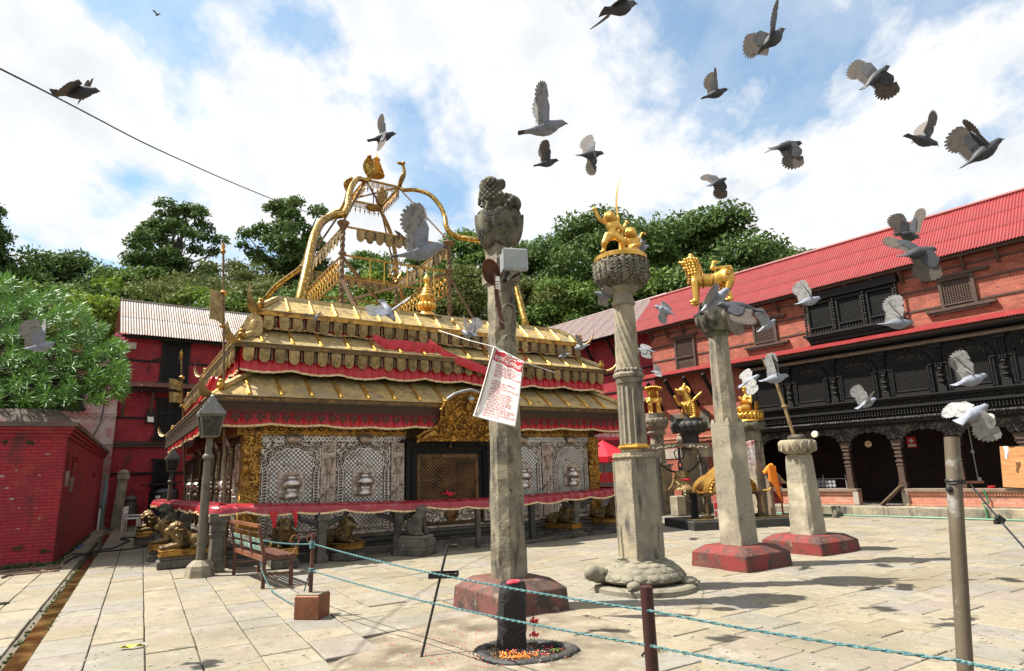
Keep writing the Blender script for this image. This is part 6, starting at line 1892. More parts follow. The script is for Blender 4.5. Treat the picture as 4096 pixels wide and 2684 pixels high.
 # posts and ropes of the barrier
def bar_post(loc,r,h,label,mat,cap=None,lean=(0,0)):
 b=MB().tube([(0,0,-0.02),(lean[0],lean[1],h)],r,14)
 b.sphere((lean[0],lean[1],h),(r,r,0.008),12,4)
 return b
bx=thing('tin_box_post','rusty tin box filled with cement holding an upright barrier post','barrier post',Vector((-2.50,7.99,0)),R(-9))
MB().cbox(-0.15,0.15,-0.155,0.155,0,0.265,0.008).build('tin_box',M['rust_box'],bx)
b=MB().cbox(-0.14,0.14,-0.145,0.145,0.262,0.283,0.004).build('cement_fill',M['cement'],bx)
MB().tube([(-0.03,0,0.27),(-0.022,0,0.96)],0.024,10).build('post',M['rust'],bx)
MB().tube([(-0.055+0.05*math.cos(a_),0,0.90+0.05*math.sin(a_))for a_ in [i*0.6 for i in range(11)]],0.007,5).build('ring',M['rust_box'],bx)
rpz=Vector((0.838,4.40,0))
tag(bar_post(rpz,0.042,0.845,'',None).build('barrier_post',M['maroon_pipe'],None,smooth=50,loc=rpz),'maroon pipe post in the foreground carrying both ropes','barrier post')
pb0,pb1=at(2243*k21,1560*k21,3.2),at(2212*k21,1017*k21,3.2)
dn=(pb1-pb0).normalized()
pbase=pb0-dn*(pb0.z/dn.z)
pl_=thing('pipe_pole','grey galvanised pipe pole in the right foreground','pole',pbase)
t_=pb1-pbase
MB().tube([(0,0,-0.02),t_],0.0335,20).tube([t_-dn*0.001,t_+dn*0.001],0.030,16).build('pipe',M['steel'],pl_,smooth=50)
MB().tube([t_+dn*0.0012,t_+dn*0.002],0.027,16).build('pipe_bore',M['black_gap'],pl_)
tie=at(2220*k21,1122*k21,3.2)-pbase
MB().tube([tie+Vector((0.037*math.cos(a_),0.037*math.sin(a_),0.004*math.sin(a_*3)))for a_ in [i*PI/8 for i in range(16)]],0.006,6,closed=True).tube([tie+Vector((0.038*math.cos(a_),0.038*math.sin(a_),0.012))for a_ in [i*PI/8 for i in range(16)]],0.006,6,closed=True).sphere(tie+Vector((-0.04,-0.01,-0.03)),0.018,8,6).build('wire_tie',M['cable'],pl_)
MB().box(tie+Vector((0.085,-0.01,0)),(0.09,0.018,0.012)).build('bracket',M['rust_box'],pl_)
gy=thing('guy_line','black guy line with a clip running down from the pipe pole','wire')
g0,g1=pbase+tie+Vector((0.06,-0.01,0)),at(2420*k21,1318*k21,2.6)
MB().tube([g0,g0.lerp(g1,0.5)+Vector((0,0,-0.008)),g1,g0.lerp(g1,1.6)],0.0045,6).build('line',M['cable'],gy)
c_=g0.lerp(g1,0.49)
MB().box(c_,(0.035,0.02,0.022),rot=Euler((0,R(40),0))).box(c_+Vector((-0.015,0,-0.012)),(0.02,0.018,0.02)).build('clip',M['cable'],gy)
def rope_path(a,b,sag,n=18):
 return [a.lerp(b,i/n)+Vector((0,0,-sag*4*(i/n)*(1-i/n)))for i in range(n+1)]
def rope(pts,r=0.009):
 """laid rope: a strand with a visible twist"""
 full=[]
 for i in range(len(pts)-1):
  n=max(2,int((pts[i+1]-pts[i]).length/0.02))
  full+=[pts[i].lerp(pts[i+1],k/n)for k in range(n)]
 full.append(pts[-1])
 b=MB()
 for s_ in range(2):
  p2=[]
  for i,p in enumerate(full):
   a=i*0.95+s_*PI
   t=(full[min(i+1,len(full)-1)]-full[max(i-1,0)]).normalized()
   x=t.cross(Vector((0,0,1)));x=x.normalized()if x.length>1e-3 else Vector((1,0,0))
   y=x.cross(t)
   p2.append(p+(x*math.cos(a)+y*math.sin(a))*r*0.5)
  b.tube(p2,r*0.62,5)
 return b
bxp=Vector((-2.525,7.99,0))
benchtop=Vector((-3.93,10.02,0.72))
rp1=rpz+Vector((0,-0.045,0.705));rp2=rpz+Vector((0,-0.045,0.492))
pole1=at(2226*k21,1535*k21,3.16)
far1=at(2420*k21,1566*k21,2.75)
pole2=at(2000*k21,1585*k21,3.5)
b=rope(rope_path(benchtop,bxp+Vector((0,0,0.84)),0.02)+rope_path(bxp+Vector((0.02,-0.02,0.84)),rp1,0.05)+rope_path(rp1,pole1,0.015)+rope_path(pole1,far1,0.01))
tag(b.build('barrier_rope',M['rope']),'upper teal rope from the rusty bench past both posts to the grey pipe pole','rope','teal barrier ropes')
b=rope(rope_path(bxp+Vector((0.02,-0.02,0.53)),rp2,0.05)+rope_path(rp2,pole2,0.01)+[pole2+(pole2-rp2)*0.5])
tag(b.build('barrier_rope',M['rope']),'lower teal rope from the tin box post past the maroon post','rope','teal barrier ropes')
lo_=[Vector((-4.0,10.1,0.45)),Vector((-3.9,10.0,0.25)),Vector((-3.65,9.7,0.06)),Vector((-3.3,9.2,0.02)),Vector((-3.0,8.75,0.03)),Vector((-2.75,8.35,0.16)),Vector((-2.6,8.08,0.42)),bxp+Vector((0,0,0.53))]
tag(rope(smooth_path(lo_)).build('slack_rope',M['rope']),'slack loop of teal rope hanging between bench and tin box post','rope')
b=MB()
for q in range(5):b.tube([bxp+Vector((0.028*math.cos(a_),0.028*math.sin(a_),0.80+q*0.018+0.006*math.sin(a_)))for a_ in [i*PI/5 for i in range(10)]],0.009,5,closed=True)
for q in range(3):b.tube([bxp+Vector((0.028*math.cos(a_),0.028*math.sin(a_),0.52+q*0.018))for a_ in [i*PI/5 for i in range(10)]],0.009,5,closed=True)
tag(b.build('rope_knot',M['rope']),'teal rope wound round the tin box post','rope')
b=MB().grid(lambda a_,t:(bxp.x-0.03+0.05*a_*(1-0.4*t),bxp.y-0.03-0.02*math.sin(a_*5),0.50-0.14*t),4,5,thick=0.004)
tag(b.build('cloth_scrap',M['plinth_brown']),'faded red cloth scrap tied to the tin box post','cloth')
# incense stand, black stone and offerings
ib=ground(978*k21,1530*k21)
it=at(1041*k21,1266*k21,6.35)-ib
ic=thing('incense_stand','thin leaning iron stand with a tray and cup for incense','stand',ib)
MB().tube([(0,0,-0.01),it],0.012,8).build('rod',M['iron'],ic)
tp_=it*0.70
b=MB()
cx_,cy_,cz_=tp_.x+0.035,tp_.y,tp_.z
b.b2(cx_-0.13,cx_+0.13,cy_-0.10,cy_+0.10,cz_,cz_+0.008)
b.b2(cx_-0.13,cx_+0.13,cy_-0.106,cy_-0.10,cz_+0.001,cz_+0.04).b2(cx_-0.13,cx_+0.13,cy_+0.10,cy_+0.106,cz_+0.001,cz_+0.04).b2(cx_-0.136,cx_-0.13,cy_-0.10,cy_+0.10,cz_+0.001,cz_+0.04).b2(cx_+0.13,cx_+0.136,cy_-0.10,cy_+0.10,cz_+0.001,cz_+0.04)
tr_=b.build('tray',M['iron'],ic)
b=MB();rr=random.Random(8)
for _ in range(120):b.sphere((cx_+rr.uniform(-0.12,0.12),cy_+rr.uniform(-0.09,0.09),cz_+0.01),rr.uniform(0.004,0.012),5,3)
tag(b.build('ash',M['cement'],tr_),kind='stuff')
MB().lathe([(0,0),(0.05,0.005),(0.06,0.03),(0.052,0.03),(0.044,0.01),(0,0.008)],14,it+Vector((0.04,0,-0.03))).build('cup',M['iron'],ic,smooth=60)
bs0=Vector((-0.10,6.30,0))
bst=thing('offering_stone','soot black upright stone with red powder on its top','stone',bs0,R(12))
def rough_block(w,d,h,seed,lean=0.0):
 r_=random.Random(seed)
 b=MB()
 n,m=14,12
 rows_=[]
 for j in range(m+1):
  t=j/m
  z=h*t
  for i in range(n):
   a=2*PI*i/n
   c,s_=math.cos(a),math.sin(a)
   e=(abs(c)**5+abs(s_)**5)**(-0.2)
   k=1.0-(0.05*t)-(0.16*max(0,t-0.9)/0.1)+r_.uniform(-0.03,0.03)
   rows_.append((w/2*c*e*k+lean*t,d/2*s_*e*k,z+r_.uniform(-0.01,0.01)-0.02))
 fs_=[(j*n+i,j*n+(i+1)%n,(j+1)*n+(i+1)%n,(j+1)*n+i)for j in range(m)for i in range(n)]
 fs_+=[tuple(range(n-1,-1,-1)),tuple(m*n+i for i in range(n))]
 return b.add(rows_,fs_)
rough_block(0.265,0.2,0.62,4,0.035).build('block',M['soot'],bst,smooth=50)
b=MB().sphere((0.04,-0.03,0.603),(0.075,0.06,0.02),10,5).sphere((0.0,-0.05,0.598),(0.04,0.04,0.016),8,4)
b.build('vermilion_powder',M['vermilion'],bst,smooth=True)
kb=thing('offering_ring','low black cement ring holding a pool of petals round the black stone','offering basin',Vector((0.02,6.18,0)))
b=MB()
n,m=48,8
rg=random.Random(6)
vs_=[]
for i in range(n):
 a=2*PI*i/n
 R0=0.37+0.03*math.sin(3*a+1)+rg.uniform(-0.012,0.012)
 for j in range(m):
  f=2*PI*j/m
  rr_=R0+(0.055+rg.uniform(-0.008,0.008))*math.cos(f)
  vs_.append((rr_*math.cos(a)*1.12,rr_*math.sin(a)*0.92,0.015+(0.026+rg.uniform(-0.006,0.006))*math.sin(f)))
b.add(vs_,[(i*m+j,((i+1)%n)*m+j,((i+1)%n)*m+(j+1)%m,i*m+(j+1)%m)for i in range(n)for j in range(m)])
b.build('kerb',M['stone_black'],kb,smooth=True)
MB().lathe([(0.35,0.014),(0.0,0.0145)][::-1],28,sx=1.12,sy=0.92).build('pool',M['wet'],kb)
for nm,mt,cnt,(sx_,sy_),ctr,sz in (('marigold_petals','marigold',130,(0.11,0.07),(-0.10,-0.16),0.011),('rice_grains','rice',260,(0.2,0.15),(-0.08,-0.10),0.005),('red_petals','petal_red',70,(0.2,0.14),(0.12,0.02),0.010),('black_crumbs','soot',900,(0.27,0.2),(0.05,0.04),0.010)):
 b=MB();r_=random.Random(cnt)
 for _ in range(cnt):
  x,y=ctr[0]+r_.gauss(0,sx_),ctr[1]+r_.gauss(0,sy_)
  if (x/0.5)**2+(y/0.4)**2>1:continue
  e=Euler((r_.uniform(-0.6,0.6),r_.uniform(-0.6,0.6),r_.uniform(0,6)))
  b.sphere((x,y,0.02+r_.uniform(0,0.015)),(sz*r_.uniform(0.7,1.5),sz*r_.uniform(0.5,1.0),sz*0.35),5,3,rot=e)
 tag(b.build(nm,M[mt],kb),kind='stuff')
lf_=MB()
for q in range(9):
 a_=q*0.7
 lf_.grid(lambda s_,t:(0.29+0.06*s_*math.cos(a_)+0.012*(t-0.5)*math.sin(a_),-0.05+0.06*s_*math.sin(a_)*0.7+0.012*(t-0.5),0.03+0.05*s_*(1-s_)),3,1)
lf_.build('green_sprig',M['leaf_mid'],kb)
ts=thing('flower_hook','thin wire holder with red flowers beside the black stone','flower holder',Vector((0.12,6.36,0)))
MB().tube([(0,0,0),(0.0,0,0.34),(-0.02,0,0.36)],0.004,5).tube([(0.045*math.cos(a_),0.045*math.sin(a_),0.21)for a_ in [i*0.7 for i in range(9)]],0.003,4,closed=True).build('wire',M['iron'],ts)
b=MB();r_=random.Random(1)
for z in (0.23,0.12):
 for _ in range(16):b.sphere((r_.gauss(0,0.02),r_.gauss(0,0.02),z+r_.gauss(0,0.012)),(0.016,0.012,0.009),5,4,rot=Euler((r_.random()*3,r_.random()*3,0)))
tag(b.build('red_flowers',M['red_bright'],ts),kind='stuff')
b=MB();r_=random.Random(21)
for _ in range(260):
 p=ground(r_.gauss(1850,200),r_.uniform(2520,2680))
 b.sphere((p.x,p.y,0.016),(r_.uniform(0.003,0.009),)*2+(0.003,),4,3)
tag(b.build('petal_litter',M['petal_red']),'specks of petals and powder scattered on the cement','litter',kind='stuff')
# the four tall pillars
def plinth(t,wu,wv,h,mat,ch=0.14):
 vs_=[]
 c_=0.07
 def ring(w,d,z,c):return [(-w+c,-d,z),(w-c,-d,z),(w,-d+c,z),(w,d-c,z),(w-c,d,z),(-w+c,d,z),(-w,d-c,z),(-w,-d+c,z)]
 a,b_=wu/2,wv/2
 for (k,z,c)in ((0.0,-0.05,0.01),(0.0,h*0.02,0.01),(0.012,h*0.66,0.02),(0.02,h*0.70,0.03),(ch,h-0.01,0.04),(ch+0.02,h,0.04)):vs_+=ring(a-k,b_-k,z,c)
 fs_=[]
 for k in range(5):
  for j in range(8):fs_.append((k*8+j,k*8+(j+1)%8,k*8+8+(j+1)%8,k*8+8+j))
 fs_.append(tuple(40+j for j in range(8)))
 return MB().add(vs_,fs_).build('plinth',mat,t)
def chamfer_shaft(w0,w1,z0,z1,c0,c1,n=10,jit=0.004,seed=1):
 r_=random.Random(seed)
 b=MB();vs_=[]
 for k in range(n+1):
  t=k/n
  w=(w0+(w1-w0)*t)/2;c=c0+(c1-c0)*t;z=z0+(z1-z0)*t
  for (x,y)in ((-w+c,-w),(w-c,-w),(w,-w+c),(w,w-c),(w-c,w),(-w+c,w),(-w,w-c),(-w,-w+c)):
   vs_.append((x+r_.uniform(-jit,jit),y+r_.uniform(-jit,jit),z))
 fs_=[(k*8+j,k*8+(j+1)%8,k*8+8+(j+1)%8,k*8+8+j)for k in range(n)for j in range(8)]
 fs_+=[tuple(range(7,-1,-1)),tuple(n*8+j for j in range(8))]
 return b.add(vs_,fs_)
def lotus(b,z0,z1,r0,r1,n,rows=1,fat=1.0):
 """rings of upright petals on a bowl"""
 for k in range(rows):
  for i in range(n):
   a=2*PI*(i+0.5*(k%2))/n
   t=(k+0.5)/rows
   r_=r0+(r1-r0)*t
   w=PI*r_/n*0.98
   h=(z1-z0)/rows*0.62
   zc=z0+(z1-z0)*t
   tilt=math.atan2(r1-r0,z1-z0)
   b.sphere((r_*math.cos(a),r_*math.sin(a),zc),(0.035*fat,w,h),8,6,rot=Euler((0,tilt,a)))
 return b
 # pillar with stone lion (nearest)
p1=thing('stone_lion_pillar','tall grey stone pillar carrying the banner with a stone lion seen from behind on top','pillar',Vector((-0.13,8.2,0)),TA)
plinth(p1,1.0,1.12,0.36,M['plinth_brown'])
chamfer_shaft(0.405,0.32,0.34,4.12,0.10,0.07,22,0.009,3).build('shaft',M['stone_old'],p1)
b=MB().box((0,0,4.25),(0.38,0.38,0.18)).box((0,0,4.145),(0.33,0.33,0.06)).box((0,0,4.36),(0.34,0.34,0.05))
b.build('carved_block',M['stone_old'],p1)
MB().cbox(-0.15,0.15,-0.15,0.15,4.384,4.70,0.02).build('neck',M['stone_old'],p1)
for z,h in ((3.3,0.30),(3.72,0.26)):
 b=MB()
 for q in range(4):
  a_=q*PI/2
  c_=Matrix.Rotation(a_,3,'Z')@Vector((0,-0.183,z))
  b.lathe([(0.10,-0.012),(0.12,0.0)],14,c_,0,0,PI,axis='y')if q%2==0 else None
 b.build('leaf_band',M['stone'],p1)if b.v else None
b=MB().lathe([(0.17,4.66),(0.20,4.68),(0.27,4.76),(0.31,4.88),(0.335,5.02),(0.33,5.12),(0.29,5.14),(0,5.14)],24)
lotus(b,4.80,5.12,0.28,0.335,9,1,0.7);lotus(b,4.68,4.86,0.21,0.29,9,1,0.8)
b.lathe([(0.30,5.141),(0.31,5.17),(0.26,5.18),(0,5.18)],40,wob=lambda a:1+0.012*math.sin(40*a))
b.build('lotus_capital',M['moss_stone'],p1,smooth=50)
P=[('s',(-0.02,0.0,0.20),(0.14,0.15,0.15)),('s',(0.15,0.02,0.17),(0.15,0.14,0.14)),('c',(-0.12,0,0.16),(-0.12,0,0.40),0.125,0.10),('c',(-0.06,0,0.22),(-0.10,0,0.40),0.13,0.12),('s',(-0.12,0,0.46),(0.12,0.11,0.12)),('s',(0.01,-0.03,0.44),(0.035,0.06,0.10)),('s',(-0.22,0.02,0.44),(0.06,0.07,0.06)),('c',(-0.14,-0.11,0.24),(-0.18,-0.12,0.03),0.05,0.04),('c',(-0.14,0.11,0.24),(-0.18,0.12,0.03),0.05,0.04),('c',(0.16,-0.13,0.16),(0.06,-0.15,0.04),0.07,0.045),('c',(0.16,0.13,0.16),(0.06,0.15,0.04),0.07,0.045),('s',(0.22,0.0,0.06),(0.05,0.06,0.06)),('c',(0.2,0,0.12),(0.14,0,0.3),0.04,0.035)]
li=organic('stone_lion',P,0.016,M['moss_stone'],p1,2,loc=(0.02,0.0,5.18),rot=(0,0,R(-25)))
li.scale=(1.05,1.05,1.0)
b=MB()
for r_ in range(8):
 for i in range(13):
  a=2*PI*(i+0.5*(r_%2))/13
  q_=0.165-0.006*r_
  b.sphere((-0.12+q_*math.cos(a),q_*math.sin(a),0.17+r_*0.043),(0.018,0.030,0.030),6,4,rot=Euler((0,0.5,a)))
b.sphere((-0.12,0,0.50),(0.10,0.10,0.05),10,6)
b.lathe([(0,0),(0.045,0.0),(0.055,0.012),(0.045,0.024),(0,0.024)],12,(0.03,-0.05,0.45),axis='y',sy=1.6)
for i in range(8):b.sphere((0.0+0.16*math.cos(i*0.5-1.6),0.17*math.sin(i*0.5-1.6),0.24),0.028,6,4)
b.build('mane_curls',M['moss_stone'],li,smooth=True)
# turtle pillar with gilt sword bearers
p2=thing('turtle_pillar','carved stone pillar standing on a stone turtle with two gilt figures holding a sword on top','pillar',Vector((1.72,9.2,0)),TA-R(8))
MB().lathe([(0.72,-0.03),(0.72,0.06),(0.69,0.085),(0,0.085)],26,wob=lambda a:1+0.012*math.sin(7*a)).build('turtle_slab',M['shell_stone'],p2)
tb_=MB()
prof=[(0.60,0.13),(0.62,0.155),(0.60,0.19),(0.55,0.26),(0.46,0.33),(0.34,0.385),(0.2,0.415),(0,0.42)]
tb_.lathe([(0.5,0.086),(0.56,0.125),(0.60,0.13)]+prof[1:],36,sx=1.0,sy=0.86)
bod=tb_.build('turtle_shell',M['shell_stone'],p2,smooth=50)
sc2=MB()
for k,(rr_,zz,n,tl_)in enumerate(((0.575,0.215,20,1.15),(0.50,0.285,18,0.95),(0.41,0.345,15,0.7),(0.31,0.385,12,0.45))):
 for i in range(n):
  a=2*PI*(i+0.5*(k%2))/n
  sc2.sphere((rr_*math.cos(a),rr_*math.sin(a)*0.86,zz),(0.014,PI*rr_/n*1.02,0.062),8,5,rot=Euler((0,-(PI/2-tl_)-0.35,a)))
sc2.build('shell_scale',M['shell_stone'],bod,smooth=50)
P=[('c',(-0.45,0.1,0.17),(-0.66,0.12,0.22),0.10,0.11),('s',(-0.74,0.12,0.25),(0.13,0.10,0.11))]
organic('turtle_head',P,0.02,M['shell_stone'],p2,2)
for (x,y)in ((0.42,-0.44),(-0.44,-0.40),(0.5,0.4),(-0.42,0.42)):
 b=MB().sphere((x,y,0.12),(0.13,0.09,0.06),10,6,rot=Euler((0,0,math.atan2(y,x))))
 for q in range(3):b.sphere((x*1.22+0.035*(q-1)*-math.copysign(1,y),y*1.18+0.03*(q-1),0.10),(0.035,0.025,0.02),6,4)
 b.build('turtle_foot',M['shell_stone'],p2,smooth=True)
chamfer_shaft(0.455,0.435,0.36,1.80,0.012,0.012,10,0.003,9).build('square_shaft',M['stone'],p2)
b=MB()
for (sx,sy)in ((-1,-1),(1,-1),(-1,1)):
 for q in range(44):b.sphere((sx*0.22,sy*0.22,0.44+q*0.03),(0.020,0.020,0.015),5,4)
b.build('bead_edge',M['stone'],p2,smooth=True)
b=MB().box((0,0,1.825),(0.455,0.455,0.048))
for q in range(9):
 for (dx,dy)in ((0,-1),(-1,0)):
  p=(q-4)*0.05
  b.sphere((p if dx==0 else dx*0.23,p if dy==0 else dy*0.23,1.79),(0.024,0.024,0.022),6,4)
b.build('egg_band',M['stone'],p2)
MB().lathe([(0.19,1.85),(0.205,1.88),(0.19,1.90)],24).build('torus_ring',M['stone'],p2,smooth=50)
MB().lathe([(0.20,1.90),(0.235,1.915),(0.24,1.93),(0.215,1.95),(0.21,1.97)],8,a0=PI/8,a1=2*PI+PI/8).build('gilt_ring',M['gold'],p2)
fs_=MB()
MB_fl=lambda a:1.0-0.13*abs(math.sin(8*a))**0.6
fs_.lathe([(0.205,1.972),(0.20,2.0),(0.195,2.4),(0.19,2.86),(0.185,2.90)],96,wob=MB_fl)
fs_.lathe([(0.19,2.86),(0.195,2.88),(0.205,2.93)],24)
fs_.build('fluted_shaft',M['stone'],p2,smooth=40)
MB().lathe([(0.20,2.932),(0.235,2.95),(0.24,2.985),(0.22,3.01),(0.20,3.03)],8,a0=PI/8,a1=2*PI+PI/8).build('gilt_collar',M['stone'],p2)
b=MB()
n,m=60,112
vs_=[]
for k in range(n+1):
 t=k/n;z=3.03+1.02*t
 for j in range(m):
  a=2*PI*j/m
  rr_=(0.19-0.03*t)*(1-0.15*abs(math.sin(7.0*(a+t*1.9)))**0.7)
  vs_.append((rr_*math.cos(a),rr_*math.sin(a),z))
b.add(vs_,[(k*m+j,k*m+(j+1)%m,(k+1)*m+(j+1)%m,(k+1)*m+j)for k in range(n)for j in range(m)])
b.build('twisted_shaft',M['stone'],p2,smooth=40)
b=MB()
for q in range(20):b.sphere((0.185*math.cos(q*PI/10),0.185*math.sin(q*PI/10),3.05),(0.03,0.03,0.03),6,4)
b.build('petal_ring',M['stone'],p2,smooth=True)
MB().lathe([(0.155,4.05),(0.18,4.07),(0.17,4.12),(0.15,4.16),(0.15,4.24),(0.24,4.30),(0.26,4.32)],24).build('capital_neck',M['stone'],p2,smooth=40)
b=MB().lathe([(0.25,4.321),(0.34,4.36),(0.40,4.44),(0.42,4.56),(0.415,4.70),(0.38,4.74),(0,4.74)],32)
lotus(b,4.45,4.72,0.405,0.42,24,1,0.5);lotus(b,4.34,4.46,0.31,0.41,20,1,0.5)
for q in range(24):
 a=2*PI*q/24
 for j in range(4):b.sphere((0.425*math.cos(a+0.13),0.425*math.sin(a+0.13),4.5+0.055*j),(0.016,0.016,0.018),5,4)
b.build('carved_capital',M['stone_relief'],p2,smooth=50)
b=MB()
b.lathe([(0.37,4.742),(0.40,4.76),(0.405,4.82),(0.38,4.835),(0,4.835)],72,wob=lambda a:1+0.012*math.sin(36*a))
b.build('gilt_rim',M['gold'],p2,smooth=40)
def manlion(prims,name,loc,rz):
 o=organic(name,prims,0.013,M['gold'],p2,2,loc=loc,rot=(0,0,rz))
 return o
camyaw=-(TA-R(8))
standing=[('s',(0,0,0.38),(0.075,0.055,0.085)),('c',(0,0,0.30),(0,0,0.24),0.055,0.065),('s',(-0.015,0,0.53),(0.06,0.06,0.065)),('c',(0,0,0.44),(-0.01,0,0.52),0.04,0.05),('s',(-0.06,-0.03,0.52),(0.03,0.025,0.025)),('c',(-0.05,0,0.24),(-0.11,-0.02,0.13),0.06,0.042),('c',(-0.11,-0.02,0.13),(-0.12,0.02,0.02),0.038,0.025),('s',(-0.13,-0.02,0.015),(0.045,0.03,0.018)),('c',(0.05,0,0.24),(0.12,-0.03,0.15),0.06,0.042),('c',(0.12,-0.03,0.15),(0.13,0.02,0.02),0.036,0.024),('s',(0.14,-0.02,0.015),(0.045,0.03,0.018)),('c',(-0.07,0,0.43),(-0.15,-0.02,0.47),0.033,0.028),('c',(-0.15,-0.02,0.47),(-0.20,-0.03,0.60),0.027,0.022),('s',(-0.21,-0.03,0.62),(0.033,0.03,0.03)),('c',(0.07,0,0.42),(0.13,-0.02,0.31),0.033,0.026),('c',(0.13,-0.02,0.31),(0.18,-0.02,0.40),0.026,0.02),('s',(0.19,-0.02,0.42),(0.03,0.03,0.028)),('c',(0.03,0.05,0.25),(0.09,0.07,0.38),0.014,0.013),('c',(0.09,0.07,0.38),(0.10,0.06,0.54),0.013,0.022)]
A_=manlion(standing,'gilt_figure',(-0.22,-0.15,4.835),camyaw)
b=MB()
for i in range(26):
 a=2*PI*i/26
 b.tube([(-0.015+0.05*math.cos(a),0.05*math.sin(a)+0.01,0.57),(-0.015+0.068*math.cos(a),0.066*math.sin(a)+0.01,0.51),(-0.015+0.066*math.cos(a),0.06*math.sin(a)+0.015,0.43)],[0.012,0.013,0.006],5)
manem=b.mesh('mane',M['gold'],True)
obj('mane',manem,A_);A_.scale=(1.22,1.1,1.14)
kneeling=[('s',(0,0,0.24),(0.075,0.055,0.09)),('c',(0,0,0.17),(0,0,0.10),0.06,0.075),('s',(0.0,0,0.39),(0.06,0.06,0.065)),('c',(0,0,0.30),(0,0,0.38),0.04,0.05),('s',(-0.05,-0.03,0.38),(0.03,0.025,0.025)),('c',(-0.04,-0.02,0.10),(-0.14,-0.06,0.10),0.06,0.05),('c',(-0.14,-0.06,0.10),(-0.13,-0.04,0.02),0.04,0.03),('c',(0.05,0,0.09),(0.10,-0.03,0.03),0.065,0.045),('c',(0.10,0,0.03),(0.12,0.05,0.02),0.035,0.025),('c',(-0.07,0,0.29),(-0.13,-0.02,0.22),0.032,0.026),('c',(-0.13,-0.02,0.22),(-0.17,-0.02,0.34),0.025,0.02),('s',(-0.175,-0.02,0.37),(0.03,0.03,0.03)),('c',(0.07,0,0.29),(0.10,-0.03,0.20),0.032,0.026),('c',(0.10,-0.03,0.20),(0.02,-0.07,0.17),0.024,0.02),('c',(0.08,0.05,0.15),(0.12,0.05,0.30),0.016,0.015),('c',(0.12,0.05,0.30),(0.16,0.05,0.39),0.014,0.014),('c',(0.16,0.05,0.39),(0.20,0.05,0.37),0.014,0.02)]
B_=manlion(kneeling,'gilt_figure',(0.235,0.0,4.835),camyaw)
obj('mane',manem,B_,(0.015,0,-0.14));B_.scale=(1.2,1.1,1.18)
sw=MB()
Rm=Matrix.Rotation(camyaw,3,'Z')
pts,wds=[],[]
for i in range(17):
 t=i/16
 pts.append((0.0-0.07*math.sin(t*PI*0.8)+0.13*t*t,0,5.27+0.98*t));wds.append(0.036*(1-t**4)+0.003)
sw.tube(pts,wds,8,flat=0.4)
sw.v=[tuple(Rm@Vector(p))for p in sw.v]
sw.build('sword',M['gold'],p2,loc=(0.01,-0.05,0),smooth=50)
MB().lathe([(0.075,4.835),(0.06,4.87),(0.045,5.05),(0.04,5.22),(0.05,5.24),(0.05,5.26),(0.03,5.28),(0,5.29)],14,(0.01,-0.05,0)).build('sword_socket',M['gold'],p2,smooth=40)
# pillar with standing gilt lion
p3=thing('gilt_lion_pillar','stone pillar on a red plinth with a standing gilt lion on its lotus capital','pillar',Vector((3.70,10.97,0)),TA)
plinth(p3,1.16,1.12,0.34,M['plinth_red'])
chamfer_shaft(0.44,0.40,0.32,2.36,0.015,0.015,14,0.004,5).build('lower_shaft',M['granite'],p3)
b=MB()
for (sx,sy)in ((-1,-1),(1,-1),(-1,1),(1,1)):b.box((sx*0.155,sy*0.155,2.36),(0.10,0.10,0.12),top=0.45)
b.build('corner_stop',M['granite'],p3)
chamfer_shaft(0.37,0.32,2.35,3.90,0.10,0.09,12,0.004,6).build('upper_shaft',M['stone'],p3)
b=MB().lathe([(0.18,3.88),(0.21,3.92),(0.19,3.97),(0.24,4.0)],8).lathe([(0.24,3.98),(0.30,4.08),(0.335,4.22),(0.32,4.36),(0.27,4.42),(0,4.42)],28)
for i in range(10):
 a=2*PI*i/10
 b.sphere((0.325*math.cos(a),0.325*math.sin(a),4.22),(0.05,0.085,0.13),10,7,rot=Euler((0,0.1,a)))
 b.lathe([(0.03,0),(0.055,0.02),(0.03,0.04)],8,(0.345*math.cos(a),0.345*math.sin(a),4.28))
b.lathe([(0.27,4.421),(0.29,4.46),(0.27,4.52),(0,4.52)],20)
b.build('lotus_capital',M['moss_stone'],p3,smooth=50)
stand=[('c',(-0.24,0,0.46),(0.02,0,0.43),0.135,0.115),('c',(0.02,0,0.43),(0.24,0,0.50),0.115,0.15),('s',(-0.30,0,0.47),(0.13,0.14,0.14)),('c',(-0.28,0,0.52),(-0.32,0,0.74),0.14,0.12),('s',(-0.35,0,0.80),(0.12,0.105,0.11)),('s',(-0.47,0,0.80),(0.085,0.07,0.05)),('s',(-0.45,0,0.70),(0.065,0.055,0.03)),('s',(-0.545,0,0.825),(0.03,0.04,0.025)),('s',(-0.33,0,0.93),(0.045,0.035,0.06)),('c',(-0.40,0.045,0.86),(-0.44,0.05,0.84),0.03,0.025),('c',(-0.40,-0.045,0.86),(-0.44,-0.05,0.84),0.03,0.025)]
for y in (-1,1):
 dx=0.03*y
 stand+=[('c',(-0.30+dx,y*0.09,0.40),(-0.31+dx,y*0.10,0.05),0.07,0.045),('s',(-0.35+dx,y*0.10,0.03),(0.08,0.055,0.035)),('s',(0.27,y*0.09,0.47),(0.13,0.09,0.15)),('c',(0.27-dx,y*0.10,0.38),(0.20-dx,y*0.11,0.20),0.08,0.055),('c',(0.20-dx,y*0.11,0.20),(0.26-dx,y*0.11,0.05),0.045,0.04),('s',(0.21-dx,y*0.11,0.03),(0.08,0.055,0.035))]
stand+=[('c',(0.38,0,0.58),(0.36,0,0.69),0.03,0.028),('c',(0.36,0,0.69),(0.14,0,0.68),0.028,0.025),('c',(0.14,0,0.68),(0.02,0,0.66),0.025,0.035),('c',(0.02,0,0.66),(0.06,0,0.76),0.035,0.03),('s',(0.09,0,0.79),(0.06,0.03,0.035)),('c',(0.07,0,0.55),(0.07,0,0.67),0.016,0.016)]
